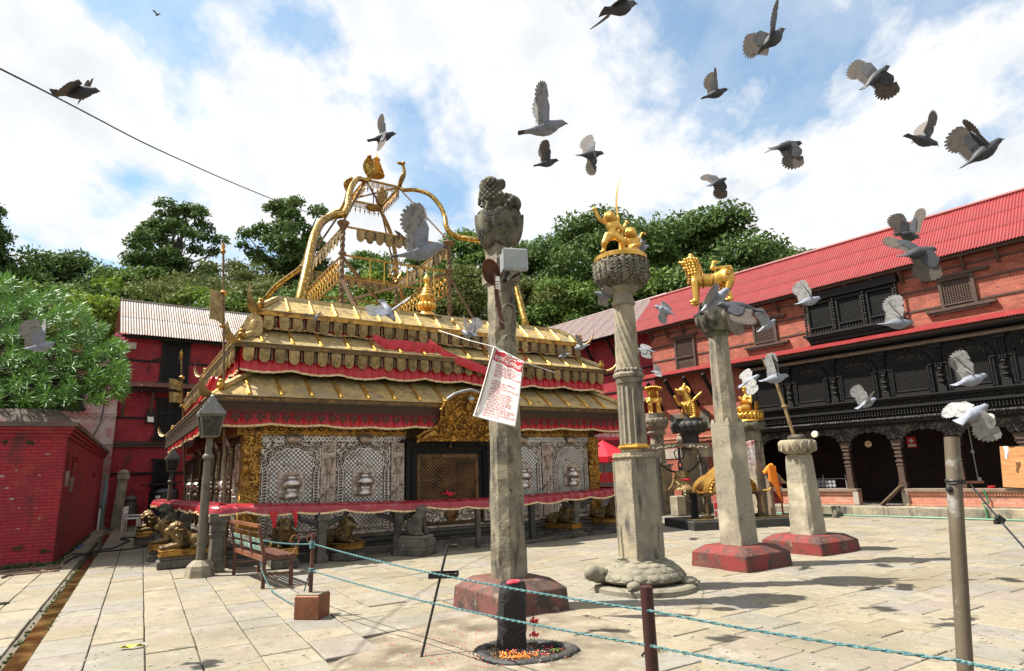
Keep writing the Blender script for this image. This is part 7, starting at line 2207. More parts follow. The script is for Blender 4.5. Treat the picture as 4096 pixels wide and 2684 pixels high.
lA=organic('gilt_lion',stand,0.016,M['gold'],p3,2,loc=(0.0,0.0,4.52),rot=(0,0,R(-38)),)
lA.scale=(1.0,1.0,1.0)
b=MB()
for r_ in range(6):
 for i in range(12):
  a=-PI*0.82+PI*1.64*i/11+0.08*(r_%2)
  ct_=Vector((-0.295-0.012*r_,0,0.56+r_*0.055))
  b.sphere(ct_+Vector((0.135*math.cos(a),0.13*math.sin(a),0)),(0.02,0.034,0.04),6,4,rot=Euler((0,0.35,a)))
b.build('mane_curls',M['gold'],lA,smooth=True)
b=MB().tube([(-0.16+0.02*math.cos(a_),0.145*math.cos(a_),0.46+0.15*math.sin(a_))for a_ in [i*PI/10 for i in range(20)]],0.016,6,closed=True).tube([(0.0,0.12*math.cos(a_),0.44+0.125*math.sin(a_))for a_ in [i*PI/10 for i in range(20)]],0.013,6,closed=True)
for q in range(12):b.sphere((-0.405-0.01,0.10*math.cos(q*PI/6),0.50+0.10*math.sin(q*PI/6)),0.02,6,4)
for s_ in (-1,1):b.tube([(0.27+0.07*(1-t/9)*math.cos(t),s_*0.185,0.52+0.07*(1-t/9)*math.sin(t))for t in [0.4*i for i in range(18)]],0.012,5)
b.build('harness',M['gold_dark'],lA,smooth=True)
# trident pillar
p4=thing('trident_pillar','short pale stone pillar on a red plinth bearing an iron trident','pillar',Vector((5.58,12.55,0)),TA)
plinth(p4,1.25,1.25,0.31,M['plinth_red'])
chamfer_shaft(0.50,0.405,0.29,1.79,0.05,0.07,14,0.006,8).build('shaft',M['granite'],p4)
b=MB().lathe([(0.20,1.78),(0.22,1.80),(0.20,1.83)],16).lathe([(0.21,1.81),(0.28,1.85),(0.325,1.94),(0.335,2.04),(0.31,2.09),(0,2.09)],28)
for i in range(14):
 a=2*PI*i/14
 b.sphere((0.315*math.cos(a),0.315*math.sin(a),1.96),(0.035,0.062,0.11),8,6,rot=Euler((0,0.15,a)))
 b.tube([(0.34*math.cos(a)+0.045*math.cos(t)*-math.sin(a),0.34*math.sin(a)+0.045*math.cos(t)*math.cos(a),1.96+0.085*math.sin(t))for t in [i2*PI/5 for i2 in range(10)]],0.009,4,closed=True)
b.build('lotus_capital',M['stone'],p4,smooth=50)
MB().lathe([(0.15,2.091),(0.165,2.12),(0.16,2.16),(0.12,2.19),(0,2.19)],18).build('knob',M['moss_stone'],p4,smooth=50)
M['tri_iron']=mk('weathered trident',(0.30,0.21,0.10),0.55,0.45,[((0.14,0.08,0.04),6,0.45,0.68)],[(30,0.3,0.01)])
tb0=Vector((-0.02,0.03,2.17));Ri=Matrix.Rotation(-TA,3,'Z')
tt=p4.location+tb0
top_=at(1795*k21,862*k21,12.6)-p4.location
top_=Ri@top_
MB().tube([tb0,top_],[0.034,0.026],10).build('trident_shaft',M['tri_iron'],p4)
ax=(top_-tb0).normalized();side=(Ri@Vector((1,0,0)))
b=MB().tube([top_,top_+ax*0.16,top_+ax*0.30,top_+ax*0.40],[0.022,0.034,0.02,0.004],8,flat=0.6)
for s_ in (-1,1):
 b.tube([top_-ax*0.02,top_+side*s_*0.07+ax*0.02,top_+side*s_*0.105+ax*0.12,top_+side*s_*0.11+ax*0.22,top_+side*s_*0.15+ax*0.33],[0.02,0.02,0.026,0.02,0.004],8,flat=0.7)
b.build('trident_head',M['tri_iron'],p4,smooth=50)
m_=tb0.lerp(top_,0.45)
MB().lathe([(0.03,-0.03),(0.055,-0.015),(0.055,0.015),(0.03,0.03)],10,m_).tube([m_,m_+side*0.10,m_+side*0.12+ax*0.05],0.012,5).build('trident_ring',M['tri_iron'],p4)
m_=tb0.lerp(top_,0.93)+side*0.08
MB().lathe([(0,-0.02),(0.05,-0.02),(0.065,0.0),(0.05,0.02),(0,0.03)],14,m_,axis='y').build('round_lamp',M['white'],p4,smooth=50)
# lamps and banner hung on the nearest pillar
def p1w(x,y,z):return fr(p1.location,TA,x,y,z)
fl2=thing('floodlight','grey box floodlight fixed near the top of the stone lion pillar','floodlight',at(1196*k21,604*k21,7.75),R(14))
fl2.scale=(1.22,)*3
MB().cbox(-0.13,0.14,-0.03,0.02,-0.125,0.125,0.012).build('face_frame',M['grey_metal'],fl2)
MB().b2(-0.105,0.115,-0.036,-0.0305,-0.10,0.10).build('glass',M['glass_grey'],fl2)
MB().box((-0.01,0.10,0.0),(0.22,0.16,0.2),top=1.0).box((-0.02,0.2,0),(0.14,0.05,0.14)).build('housing',M['grey_metal'],fl2)
MB().bar((-0.05,0.08,-0.12),(-0.12,0.2,-0.2),0.03).bar((0.08,0.08,-0.12),(-0.1,0.2,-0.2),0.02).build('bracket',M['iron'],fl2)
st2=thing('street_lamp','old dish street lamp with a white spiral bulb on the stone lion pillar','lamp',at(1140*k21,632*k21,7.72),R(10))
b=MB()
prof=[(0.0,0.05),(0.05,0.045),(0.09,0.02),(0.105,-0.02),(0.10,-0.025),(0.085,0.01),(0.045,0.033),(0.0,0.036)]
b.lathe([(r_*1.35,z*1.35)for r_,z in prof],20,sx=0.85,sy=1.3)
Rm=Matrix.Rotation(R(-62),3,'X')
b.v=[tuple(Matrix.Rotation(R(-25),3,'Y')@(Rm@Vector(p)))for p in b.v]
b.build('shade',M['rust'],st2,smooth=50)
MB().lathe([(0,0.06),(0.028,0.055),(0.03,0.0),(0.02,-0.01),(0,-0.01)],12,(0.085,-0.03,-0.13)).build('holder',M['white'],st2)
b=MB()
b.tube([(0.088+0.026*math.cos(t),-0.03+0.026*math.sin(t),-0.145-0.0052*t*1.0)for t in [i*0.45 for i in range(44)]],0.011,6)
b.build('spiral_bulb',M['white'],st2,smooth=True)
MB().bar((0.09,0.05,-0.45),(0.06,0.03,0.0),0.05,0.03).bar((0.15,0.07,-0.75),(0.09,0.05,-0.35),0.06,0.035).build('arm',M['rust'],st2)
b=MB()
q0=at(1150*k21,690*k21,7.8)
b.tube(smooth_path([at(x*k21,y*k21,7.78)for x,y in ((1168,655),(1155,690),(1150,720),(1163,745),(1176,752),(1186,745))]),0.006,5)
b.tube(smooth_path([at(x*k21,y*k21,7.74)for x,y in ((1190,628),(1184,640),(1180,652),(1190,640),(1196,628))]),0.006,5)
b.tube(smooth_path([at(x*k21,y*k21,7.8)for x,y in ((1140,600),(1160,595),(1175,583),(1190,575))]),0.006,5)
tag(b.build('lamp_wire',M['plaster']),'loose pale lamp wires on the stone lion pillar','wire')
def banner(name,label,corners,header,lines,seed,fold=0.02,title_rows=2,group=None,curl=0.05):
 """printed vinyl sheet; corners TL, TR, BR, BL in the scene"""
 TL,TR,BR,BL=corners
 t=thing(name,label,'banner',BL,0,group)
 nrm=(TR-TL).cross(BL-TL).normalized()
 if nrm.y>0:nrm=-nrm
 def f(u_,v_):
  p=TL.lerp(TR,u_).lerp(BL.lerp(BR,u_),v_)
  d=fold*(math.sin(u_*6.5+v_*1.6+seed)*(0.4+0.6*(1-v_))+0.5*math.sin(u_*13-v_*3+seed*2)*(1-v_)+0.4*math.sin(v_*7+seed))
  d+=curl*max(0,v_-0.85)**2*20*(0.4+0.6*math.sin(u_*2.2+seed))
  sag=Vector((0,0,-0.02*math.sin(u_*PI*3)**2*(1-v_)))
  return p+nrm*d+sag-BL
 sh=MB().grid(f,36,48,thick=0.0015).build('sheet',M['paper'],t,smooth=True)
 def printed(u0,u1,v0,v1,mat,nm,lift,nu=24,nv=6):
  MB().grid(lambda a_,b_:f(u0+(u1-u0)*a_,v0+(v1-v0)*b_)+nrm*lift,nu,nv).build(nm,mat,sh)
 printed(0.08,0.985,0.012,header,M['ink_red'],'header_band',0.004)
 def line(s_,u0,u1,v0,h,mat,nm,lift):
  me=text_mesh(s_,1.0,mat,0.0,'LEFT')
  n=len(me.vertices)
  if n==0:return
  xs=np.zeros(n*3);me.vertices.foreach_get('co',xs);xs=xs.reshape(-1,3)
  w=xs[:,0].max()-xs[:,0].min()or 1
  x0=xs[:,0].min()
  out=np.zeros_like(xs)
  for i in range(n):
   a_=u0+(u1-u0)*(xs[i,0]-x0)/w
   b_=v0-h*(xs[i,1]-0.05)
   p=f(a_,b_)+nrm*lift
   out[i]=p
  me.vertices.foreach_set('co',out.reshape(-1));me.update()
  tag(obj(nm,me,sh),kind='stuff')
 for (s_,u0,u1,v0,h)in lines['head']:line(s_,u0,u1,v0,h,M['ink_white'],'title_lettering',0.008)
 for (s_,u0,u1,v0,h)in lines['body']:line(s_,u0,u1,v0,h,M['ink_red'],'body_lettering',0.004)
 return t,f,nrm
BODY=['विश्वव्यापी रूपमा फैलिरहेको कोभिड-१९ बाट','बच्नको लागि यहाँ आउनु हुने सम्पूर्ण','भक्तजनहरुलाई निम्न नियमहरु पालना','गर्नु गरेर मन्दिर भित्र प्रवेशका लागि परिचित्र','अनुरोध छ ।','','१. मन्दिर कोठा बिहान ५ बजेदेखि साँझ ८','बजेसम्म खुल्ला रहने छ ।','२. मास्क बिनाका व्यक्ति मन्दिर भित्र प्रवेश','निषेध गरिएको छ ।','३. मन्दिर गेटको भर्याङमा राखिएको','स्यानिटाइजर मात्र प्रवेश गराइनेछ ।','४. भौतिक दूरीको लागि यता रेखाको','पालना गरेर मात्र प्रवेश गर्नुहोला ।','५. मन्दिर परिसर भित्र अधिक समय बसी','घण्टा बजाउन निषेध गरिएको छ ।','६. मन्दिर भित्र सिमित संख्यामा भक्तजनहरु','प्रवेश गराइने छ । अत्याधिक भिड भएमा','त्यस्तै स्वयं सेवक र सुरक्षाकर्मीहरुबाट मन्दिर','ढोका बन्द गर्न सक्नेछ ।']
def layout(k=1.0):
 body=[]
 v=0.215
 for i,s_ in enumerate(BODY):
  if s_:
   full=len(s_)/42.0
   body.append((s_,0.19,min(0.96,0.19+0.78*min(1,full)),v+0.008,0.044))
  v+=0.0385
 return {'head':[('श्री गुह्येश्वरी संरक्षण',0.40,0.75,0.06,0.042),('श्री गुह्येश्वरी मन्दिर व्यवस्थापन समिति',0.11,0.97,0.135,0.085)],'body':body}
dB=7.55
cn=[at(1150*k21,806*k21,dB+0.02),at(1219*k21,842*k21,dB-0.12),at(1199*k21,993*k21,dB-0.14),at(1101*k21,968*k21,dB+0.06)]
bt,bf,bn_=banner('notice_banner','white vinyl notice with red heading tied across the stone lion pillar',cn,0.165,layout(),1.0,0.018)
MB().tube([bf(0.045,v_)+bn_*0.01 for v_ in (0.0,0.25,0.5,0.75,0.97)],0.009,6).build('side_hem',M['plank'],bt)
b=MB().tube([cn[0],cn[0].lerp(at(1040*k21,775*k21,7.9),0.5)+Vector((0,0,-0.01)),at(1020*k21,768*k21,9.5)],0.005,5).tube([cn[0],cn[1]],0.005,5).tube([cn[1],at(1290*k21,866*k21,9.0)],0.005,5)
tag(b.build('banner_cord',M['white']),'thin white cord holding the notice banner','cord')
dK=20.0
cn=[at(1718*k21,1030*k21,dK),at(1753*k21,1022*k21,dK),at(1757*k21,1085*k21,dK),at(1726*k21,1094*k21,dK)]
banner('notice_banner','small white notice with red heading on the pillar of the kneeling king',cn,0.16,layout(),2.0,0.03)
# shrine group at the far right of the yard
def on(px,py,z=0.0):return ground(px*k21,py*k21,z)
# pillar with gilt royal couple
cpz=thing('couple_pillar','pale stone pillar with a small gilt couple under a serpent hood','pillar',on(1541,1194),TA)
chamfer_shaft(0.72,0.64,-0.02,1.72,0.02,0.02,8,0.01,2).build('lower_block',M['stone'],cpz)
MB().cbox(-0.37,0.37,-0.37,0.37,1.722,1.80,0.02).build('cap_slab',M['stone'],cpz)
chamfer_shaft(0.50,0.46,1.80,2.85,0.12,0.12,6,0.006,4).build('shaft',M['stone'],cpz)
b=MB().lathe([(0.24,2.85),(0.34,2.90),(0.36,2.98),(0.30,3.04),(0.33,3.10)],20).lathe([(0.33,3.1),(0.44,3.22),(0.48,3.42),(0.44,3.50),(0,3.5)],24)
lotus(b,3.12,3.30,0.37,0.44,14,1,1.0);lotus(b,3.30,3.48,0.45,0.47,14,1,1.0)
b.lathe([(0.36,3.501),(0.37,3.7),(0,3.7)],24)
b.build('lotus_capital',M['stone'],cpz,smooth=50)
def small_figure(x,dx):
 return [('s',(x,0,0.50),(0.10,0.075,0.13)),('c',(x,0,0.45),(x,0,0.30),0.085,0.11),('c',(x-0.045,0,0.30),(x-0.05,0,0.04),0.065,0.045),('c',(x+0.045,0,0.30),(x+0.05,0,0.04),0.065,0.045),('s',(x-0.05,-0.03,0.02),(0.045,0.08,0.03)),('s',(x+0.05,-0.03,0.02),(0.045,0.08,0.03)),('c',(x,0,0.6),(x,0,0.66),0.04,0.04),('s',(x,-0.01,0.74),(0.07,0.075,0.09)),('s',(x,0,0.83),(0.065,0.065,0.05)),('c',(x-0.11,0,0.58),(x-0.13,-0.04,0.42),0.035,0.03),('c',(x-0.13,-0.04,0.42),(x-0.02,-0.11,0.50),0.028,0.025),('c',(x+0.11,0,0.58),(x+0.13,-0.04,0.42),0.035,0.03),('c',(x+0.13,-0.04,0.42),(x+0.02,-0.11,0.50),0.028,0.025)]
organic('gilt_couple',small_figure(-0.15,0)+small_figure(0.15,0),0.018,M['gold'],cpz,2,loc=(0,0,3.70),rot=(0,0,-TA-R(5)),)
b=MB()
for i in range(9):
 t=(i-4)/4
 b.tube([(t*0.10,0.12,0.55),(t*0.2,0.14,0.85),(t*0.28,0.05,1.02-0.05*t*t),(t*0.30,-0.10,1.02-0.06*t*t)],[0.03,0.04,0.055,0.04],6)
b.build('serpent_hood',M['gold'],cpz,loc=(0,0,3.70),rot=(0,0,-TA),smooth=True)
# pillar with gilt winged beast
gp=thing('winged_lion_pillar','dark stone lotus pillar with a gilt winged lion raising one paw','pillar',on(1619,1190),TA)
chamfer_shaft(0.70,0.62,-0.02,2.30,0.10,0.10,10,0.008,12).build('shaft',M['stone'],gp)
b=MB().lathe([(0.33,2.30),(0.40,2.36),(0.33,2.42),(0.34,2.85),(0.42,2.9)],20).lathe([(0.42,2.9),(0.60,3.02),(0.68,3.2),(0.60,3.34),(0.55,3.36),(0.55,3.48),(0,3.48)],28)
lotus(b,2.95,3.18,0.55,0.66,16,1,1.6);lotus(b,3.12,3.34,0.67,0.63,16,1,1.6)
b.build('lotus_capital',M['stone_black'],gp,smooth=50)
GW_=[('s',(0.05,0,0.52),(0.28,0.24,0.32)),('s',(0.12,0,0.30),(0.30,0.22,0.20)),('c',(0.0,-0.02,0.70),(-0.10,-0.04,0.98),0.18,0.16),('s',(-0.16,-0.05,1.10),(0.20,0.17,0.18)),('s',(-0.34,-0.07,1.12),(0.13,0.11,0.07)),('s',(-0.30,-0.06,0.99),(0.10,0.09,0.045)),('s',(-0.44,-0.08,1.16),(0.05,0.06,0.04)),('s',(-0.10,-0.02,1.30),(0.08,0.08,0.06)),('s',(-0.08,0,1.37),(0.04,0.04,0.06)),('c',(-0.10,0.16,0.62),(-0.34,0.12,0.60),0.10,0.08),('c',(-0.34,0.12,0.60),(-0.46,0.05,0.80),0.075,0.06),('s',(-0.48,0.03,0.87),(0.08,0.08,0.08)),('c',(0.14,-0.16,0.55),(0.18,-0.20,0.08),0.10,0.08),('s',(0.10,-0.22,0.05),(0.15,0.10,0.06)),('c',(0.32,0.1,0.35),(0.30,0.14,0.05),0.13,0.09),('s',(0.24,0.14,0.05),(0.14,0.1,0.05)),('c',(-0.25,0.1,0.0),(-0.25,0.1,0.35),0.04,0.04)]
for q in range(4):GW_.append(('c',(-0.48,0.03,0.88),(-0.55+0.03*q,-0.03+0.04*q,0.93-0.03*(q%2)),0.025,0.02))
gw=organic('gilt_winged_lion',GW_,0.026,M['gold'],gp,2,loc=(0.1,0,3.48),rot=(0,0,-TA-R(8)))
b=MB()
for i in range(9):
 for s_ in (-1,1):b.sphere((0.22+0.03*i,s_*(0.22+0.008*i),0.72+0.045*i-0.002*i*i),(0.16-0.008*i,0.03,0.035),8,5,rot=Euler((0,-0.5-0.06*i,0)))
for i in range(8):b.sphere((-0.06+0.02*i,-0.24+0.004*i,0.62-0.03*abs(i-4)),0.035,6,5)
for i in range(30):
 a=i*0.21;b.sphere((0.03+0.05*math.cos(a*2),0.15*math.cos(a),1.10+0.16*math.sin(a)),(0.05,0.04,0.04),6,4)
for q in range(5):b.lathe([(0.09,0.0),(0.105,0.02),(0.09,0.04)],10,(0.165,-0.185,0.14+q*0.085))
b.sphere((-0.17,-0.16,0.52),(0.06,0.04,0.06),8,6)
b.build('wings_and_collar',M['gold'],gw,smooth=True)
# pillar with kneeling gilt king
kp=thing('kneeling_king_pillar','stone pillar with a gilt kneeling king on a golden lotus before the black gallery','pillar',Vector((at(1742*k21,1000*k21,20.4).x,20.4,0)),TA)
b=MB()
z=-0.02
for q in range(7):
 b.cbox(-0.30+0.01*q,0.30-0.01*q,-0.30+0.01*q,0.30-0.01*q,z,z+0.395,0.012);z+=0.40
b.build('block_shaft',M['stone'],kp)
b=MB().lathe([(0.26,2.70),(0.44,2.78),(0.50,2.92),(0.46,3.0)],28)
lotus(b,2.75,2.98,0.42,0.48,9,1,1.6)
b.build('lotus_capital',M['moss_stone'],kp,smooth=50)
b=MB().lathe([(0.46,3.001),(0.50,3.03),(0.46,3.09),(0.40,3.10),(0.45,3.16),(0.47,3.24),(0.44,3.28),(0.46,3.30),(0.46,3.36),(0,3.36)],32)
lotus(b,3.10,3.28,0.44,0.47,22,1,1.0)
for q in range(40):b.box((0.46*math.cos(q*PI/20),0.46*math.sin(q*PI/20),3.33),(0.02,0.02,0.05),rz=q*PI/20)
b.build('gilt_lotus',M['gold'],kp,smooth=50)
KK=[('s',(0.02,0,0.13),(0.20,0.20,0.12)),('c',(-0.05,-0.12,0.12),(-0.34,-0.10,0.08),0.11,0.07),('c',(0.0,0.12,0.12),(-0.28,0.14,0.08),0.11,0.07),('c',(0.05,0,0.16),(0.05,0,0.38),0.125,0.15),('s',(0.05,0,0.45),(0.14,0.19,0.10)),('c',(0.04,0,0.52),(0.03,0,0.60),0.05,0.05),('s',(0.02,0,0.69),(0.085,0.08,0.10)),('s',(-0.06,0,0.68),(0.025,0.02,0.03)),('s',(0.03,0,0.78),(0.13,0.13,0.035)),('c',(0.03,0,0.78),(0.02,0,0.90),0.07,0.035),('c',(0.06,-0.19,0.46),(0.02,-0.23,0.28),0.055,0.045),('c',(0.02,-0.23,0.28),(-0.14,-0.05,0.36),0.042,0.035),('c',(0.06,0.19,0.46),(0.0,0.22,0.28),0.055,0.045),('c',(0.0,0.22,0.28),(-0.14,0.03,0.36),0.042,0.035),('c',(-0.14,-0.02,0.36),(-0.19,0,0.46),0.035,0.025)]
kg=organic('gilt_king',KK,0.02,M['gold'],kp,2,loc=(0.03,0.05,3.36),rot=(0,0,-TA+R(22)))
b=MB().lathe([(0,-0.07),(0.06,-0.055),(0.17,-0.01),(0.18,0.0),(0.17,0.01),(0,-0.03)],22,(0,0,0),axis='y')
b.build('shield',M['gold'],kg,loc=(0.20,-0.26,0.16),rot=(R(10),R(0),R(28)),smooth=50)
b=MB()
pts=[(0.22,0.10,0.0),(0.28,0.1,0.4),(0.30,0.1,0.75),(0.22,0.08,0.98),(0.05,0.05,1.04)]
b.tube(smooth_path([Vector(p)for p in pts]),[0.05+0.03*math.sin(i*0.2)for i in range(17)],8)
b.build('serpent_back',M['gold_dark'],kg,smooth=True)
b=MB()
for i in range(10):b.sphere((-0.08-0.02*abs(math.sin(i)),0.16*math.cos(i*PI/9),0.50-0.12*math.sin(i*PI/9)),0.022,6,4)
b.tube([(0.05+0.13*math.cos(t),0.13*math.sin(t),0.26)for t in [i*PI/8 for i in range(16)]],0.02,5,closed=True)
b.build('necklace',M['gold'],kg,smooth=True)
# bell hanging in a carved stone frame
bf_=thing('bell_frame','carved stone frame with a big bell daubed with red powder','bell',on(1591,1196),TA-R(18))
for x in (-0.95,0.95):chamfer_shaft(0.24,0.24,-0.02,2.02,0.03,0.03,4,0.004,3).build('frame_post',M['stone_dark'],bf_,loc=(x,0,0))
half=cusp(0.8,0.35,3)
ap2=arch_panel(2.3,0.80,2.0,2.02,0.36,2.50,-0.12,0.12).build('arch_lintel',M['silver_warm']if False else M['stone'],bf_)
b=MB()
for s_ in (-1,1):
 for k in range(6):b.sphere((s_*(0.25+0.16*k),-0.14,2.40-0.015*k),(0.09,0.04,0.045),8,5,rot=Euler((0,s_*0.5*(-1)**k,0)))
b.sphere((0,-0.12,2.62),(0.12,0.10,0.16),10,6).sphere((0,-0.18,2.64),(0.07,0.06,0.08),8,6).sphere((0,-0.1,2.80),(0.06,0.06,0.06),8,5)
b.build('lintel_carving',M['stone'],bf_,smooth=True)
prof=[(0,1.56),(0.10,1.56),(0.20,1.52),(0.26,1.44),(0.29,1.30),(0.33,1.14),(0.42,0.98),(0.50,0.90),(0.50,0.86),(0.44,0.87),(0.30,1.1),(0,1.4)]
be=MB().lathe(prof,28).lathe([(0.30,1.30),(0.32,1.31),(0.30,1.33)],28).lathe([(0.34,1.12),(0.36,1.13),(0.345,1.15)],28).build('bell',M['bronze'],bf_,smooth=50)
b=MB().tube([(0,0,1.56),(0,0,1.66)],0.08,8).tube([(0.07*math.cos(t),0,1.74+0.10*math.sin(t))for t in [i*PI/7 for i in range(14)]],0.03,6,closed=True).tube([(0,0,1.84),(0,0,2.36)],0.05,6)
for s_ in (-1,1):b.tube([(0,0,1.92),(s_*0.16,0,2.02),(s_*0.20,0,2.2),(s_*0.10,0,2.3)],0.025,5)
b.build('bell_hanger',M['stone_black'],be,smooth=50)
MB().tube([(0,0,1.2),(0,0,0.66)],0.02,6).sphere((0,0,0.66),0.06,8,6).build('clapper',M['iron'],be)
b=MB()
for q in range(9):
 a=-PI/2-0.5+0.14*q
 b.sphere((0.318*math.cos(a),0.318*math.sin(a),1.22),(0.05,0.035,0.04),6,4,rot=Euler((0,0,a)))
b.build('red_daub',M['vermilion'],be,smooth=True)
b=MB()
for s_ in (-1,1):
 A_,B_=Vector((s_*0.84,0,1.9)),Vector((s_*0.2,0,1.50))
 for k,p in enumerate(rope_path(A_,B_,0.10,12)):
  b.lathe([(0.03,-0.012),(0.045,0),(0.03,0.012)],6,p,axis='x' if k%2 else 'y')
b.build('chain',M['iron'],bf_)
so=MB().cbox(-0.20,0.20,-0.17,0.17,0,0.68,0.03).build('block',M['granite'],None,loc=on(1578,1199),rot=(0,0,TA))
tag(so,'rough pale stone block standing below the bell','stone')
# gilt lamp altar
al=thing('gilt_altar','small domed gilt shrine with a black niche on a stone platform edged with oil lamps','shrine',Vector((5.86,18.2,0)),TA-R(22))
al.scale=(1,1,0.84)
MB().cbox(-1.45,1.45,-0.95,0.95,-0.05,0.28,0.03).build('platform',M['stone_black'],al)
b=MB()
for k in range(26):
 x=-1.36+k*0.109
 for j,y in enumerate((-0.86,-0.70,-0.54)):
  if abs(x)<0.75 and y>-0.6:continue
  b.lathe([(0.02,0.281),(0.045,0.30),(0.05,0.315),(0.035,0.312),(0,0.30)],7,(x+0.05*(j%2),y,0))
tag(b.build('oil_lamps',M['bronze'],al),kind='stuff')
for x in (-0.78,0.78):
 b=MB().box((x,-0.45,0.34),(0.24,0.24,0.12)).lathe([(0.09,0.40),(0.06,0.5),(0.075,0.62),(0.05,0.75),(0.07,0.92),(0.10,1.02)],10,(x,-0.45,0)).box((x,-0.45,1.05),(0.28,0.28,0.06))
 b.build('gilt_post',M['bronze_dark'],al,smooth=40)
 MB().box((x,0.35,0.7),(0.16,0.16,0.84)).build('rear_post',M['stone_black'],al)
MB().box((0,0.0,1.10),(1.95,1.15,0.05)).build('deck',M['bronze_dark'],al)
for s_ in (-1,1):MB().tube([(s_*0.9,-0.5,1.12),(s_*1.06,-0.55,1.14),(s_*1.12,-0.56,1.22)],[0.04,0.035,0.01],6).build('corner_horn',M['gold'],al)
arc_=[(0.72*math.cos(a),0.62*math.sin(a))for a in [PI*i/16 for i in range(17)]]
ogee=[(x*1.06,1.126+z*1.0+(0.22*max(0,1-abs(x)/0.25))**1.0)for x,z in arc_]
MB().prism(ogee,-0.5,0.42,plane='xz').build('dome',M['gold'],al,smooth=50)
b=MB().tube([(x*0.88,-0.52,1.126+(z-1.126)*0.86)for x,z in ogee],0.055,6)
for (x,z)in ogee:b.sphere((x*0.88,-0.55,1.126+(z-1.126)*0.86),0.06,6,5)
b.build('flower_border',M['gold_dark'],al,smooth=50)
niche=[(0.50*math.cos(a),1.125+0.46*math.sin(a))for a in [PI*i/14 for i in range(15)]]
MB().prism([(0.50,0.30)]+niche+[(-0.50,0.30)],-0.515,-0.502,plane='xz').build('dark_niche',M['black_gap'],al)
b=MB().b2(-0.68,-0.44,-0.62,-0.60,0.30,0.82).build('leaflet_board',M['paper'],al)
MB().b2(-0.67,-0.45,-0.626,-0.621,0.60,0.81).b2(-0.66,-0.60,-0.626,-0.621,0.36,0.55).b2(-0.56,-0.48,-0.626,-0.621,0.40,0.50).build('red_print',M['red_bright'],b)
# donation box
db=thing('donation_box','red steel donation box with a little gabled tin roof on legs','donation box',on(1788,1199),TA-R(8))
for x in (-0.36,0.36):
 for y in (-0.25,0.25):MB().bar((x,y,0),(x*0.98,y,0.40),0.04,0.04).build('leg',M['red_box'],db)
MB().cbox(-0.40,0.40,-0.29,0.29,0.40,1.08,0.012).build('box',M['red_box'],db)
b=MB().prism([(-0.40,1.082),(0.40,1.082),(0.0,1.46)],0.02,0.28,plane='xz')
b.build('gable',M['stone_black'],db)
for s_ in (-1,1):
 MB().bar((0,-0.02,1.52),(s_*0.52,-0.02,1.03),0.72,0.02).build('roof_sheet',M['rust_sheet']if s_<0 else M['trim'],db)
MB().b2(-0.30,0.30,-0.30,-0.291,1.02,1.05).build('slot',M['black_gap'],db)
me=text_mesh('दान पात्र',0.24,M['ink_white'],0.004)
tag(obj('lettering',me,db,(0,-0.296,0.78),(PI/2,0,0),(1,0.9,1)),kind='stuff')
MB().box((-0.22,-0.31,0.50),(0.07,0.03,0.09)).tube([(-0.25,-0.31,0.54),(-0.25,-0.31,0.60),(-0.19,-0.31,0.60),(-0.19,-0.31,0.54)],0.01,5).build('padlock',M['gold'],db)
MB().bar((0.02,-0.31,0.62),(0.10,-0.31,0.66),0.02).bar((0.10,-0.31,0.62),(0.18,-0.31,0.66),0.02).build('hasp',M['iron'],db)
wp=thing('wooden_post','weathered wooden post beside the donation box','post',on(1797,1207),TA)
MB().box((0,0,0.72),(0.17,0.15,1.46),top=0.7).build('post',M['plank'],wp)
MB().box((-0.38,0.1,0.42),(0.09,0.09,0.84)).build('stake',M['wood_raw'],wp)
b=MB().grid(lambda a_,t:(-0.10+0.28*a_+0.10*t*math.sin(a_*2),-0.13-0.05*math.sin(a_*7),1.58-1.05*t*(0.4+0.6*a_)+0.1*math.sin(a_*PI)*(1-t)),12,14,thick=0.01)
b.tube([(-0.12,0,1.40),(-0.05,-0.12,1.56),(0.08,-0.1,1.62),(0.16,0,1.50)],0.07,7)
oc=b.build('cloth',M['orange_cloth'],None,smooth=50,loc=wp.location,rot=(0,0,TA-R(15)))
tag(oc,'saffron cloth hung over the wooden post','cloth')
wr=thing('wire_stand','white wire rack standing behind the donation box','stand',on(1752,1190),TA)
b=MB()
for x in (-0.3,0.3):b.b2(x,x+0.04,0,0.04,0,1.2)
for z in (0.3,0.5,0.7,0.9,1.1):b.b2(-0.3,0.34,0.002,0.038,z,z+0.04)
b.build('frame',M['grey_metal'],wr)
for (x,s_)in ((1.1,0),(2.2,1)):
 pass
 # stalls behind the temple's right corner
um=thing('market_umbrella','red market umbrella behind the right end of the temple','umbrella',at(1408*k21,1150*k21,24.0)*1.0)
um.location.z=0
b=MB()
n=8
vs_=[(0,0,2.75)]+[(1.15*math.cos(2*PI*i/n),1.15*math.sin(2*PI*i/n),2.12)for i in range(n)]
b.add(vs_,[(0,1+i,1+(i+1)%n)for i in range(n)])
for i in range(n):
 p,q=Vector(vs_[1+i]),Vector(vs_[1+(i+1)%n])
 b.add([p,q,q-Vector((0,0,0.2)),p-Vector((0,0,0.2))],[(0,1,2,3)])
b.build('canopy',M['red_bright'],um)
MB().tube([(0,0,0),(0,0,2.74)],0.03,8).build('pole',M['grey_metal'],um)
MB().b2(-0.9,-0.5,-1.12,-1.02,1.9,2.3).build('blue_print',M['blue_bright'],um)
tb2=thing('stall_table','stall table heaped with red offerings under the market umbrella','stall',um.location+Vector((-0.1,-0.6,0)),TA)
MB().b2(-0.9,0.9,-0.4,0.4,0.70,0.76).build('table_top',M['plank'],tb2)
for x in (-0.85,0.8):
 for y in (-0.35,0.3):MB().b2(x,x+0.05,y,y+0.05,0,0.699).build('leg',M['plank'],tb2)
b=MB();r_=random.Random(9)
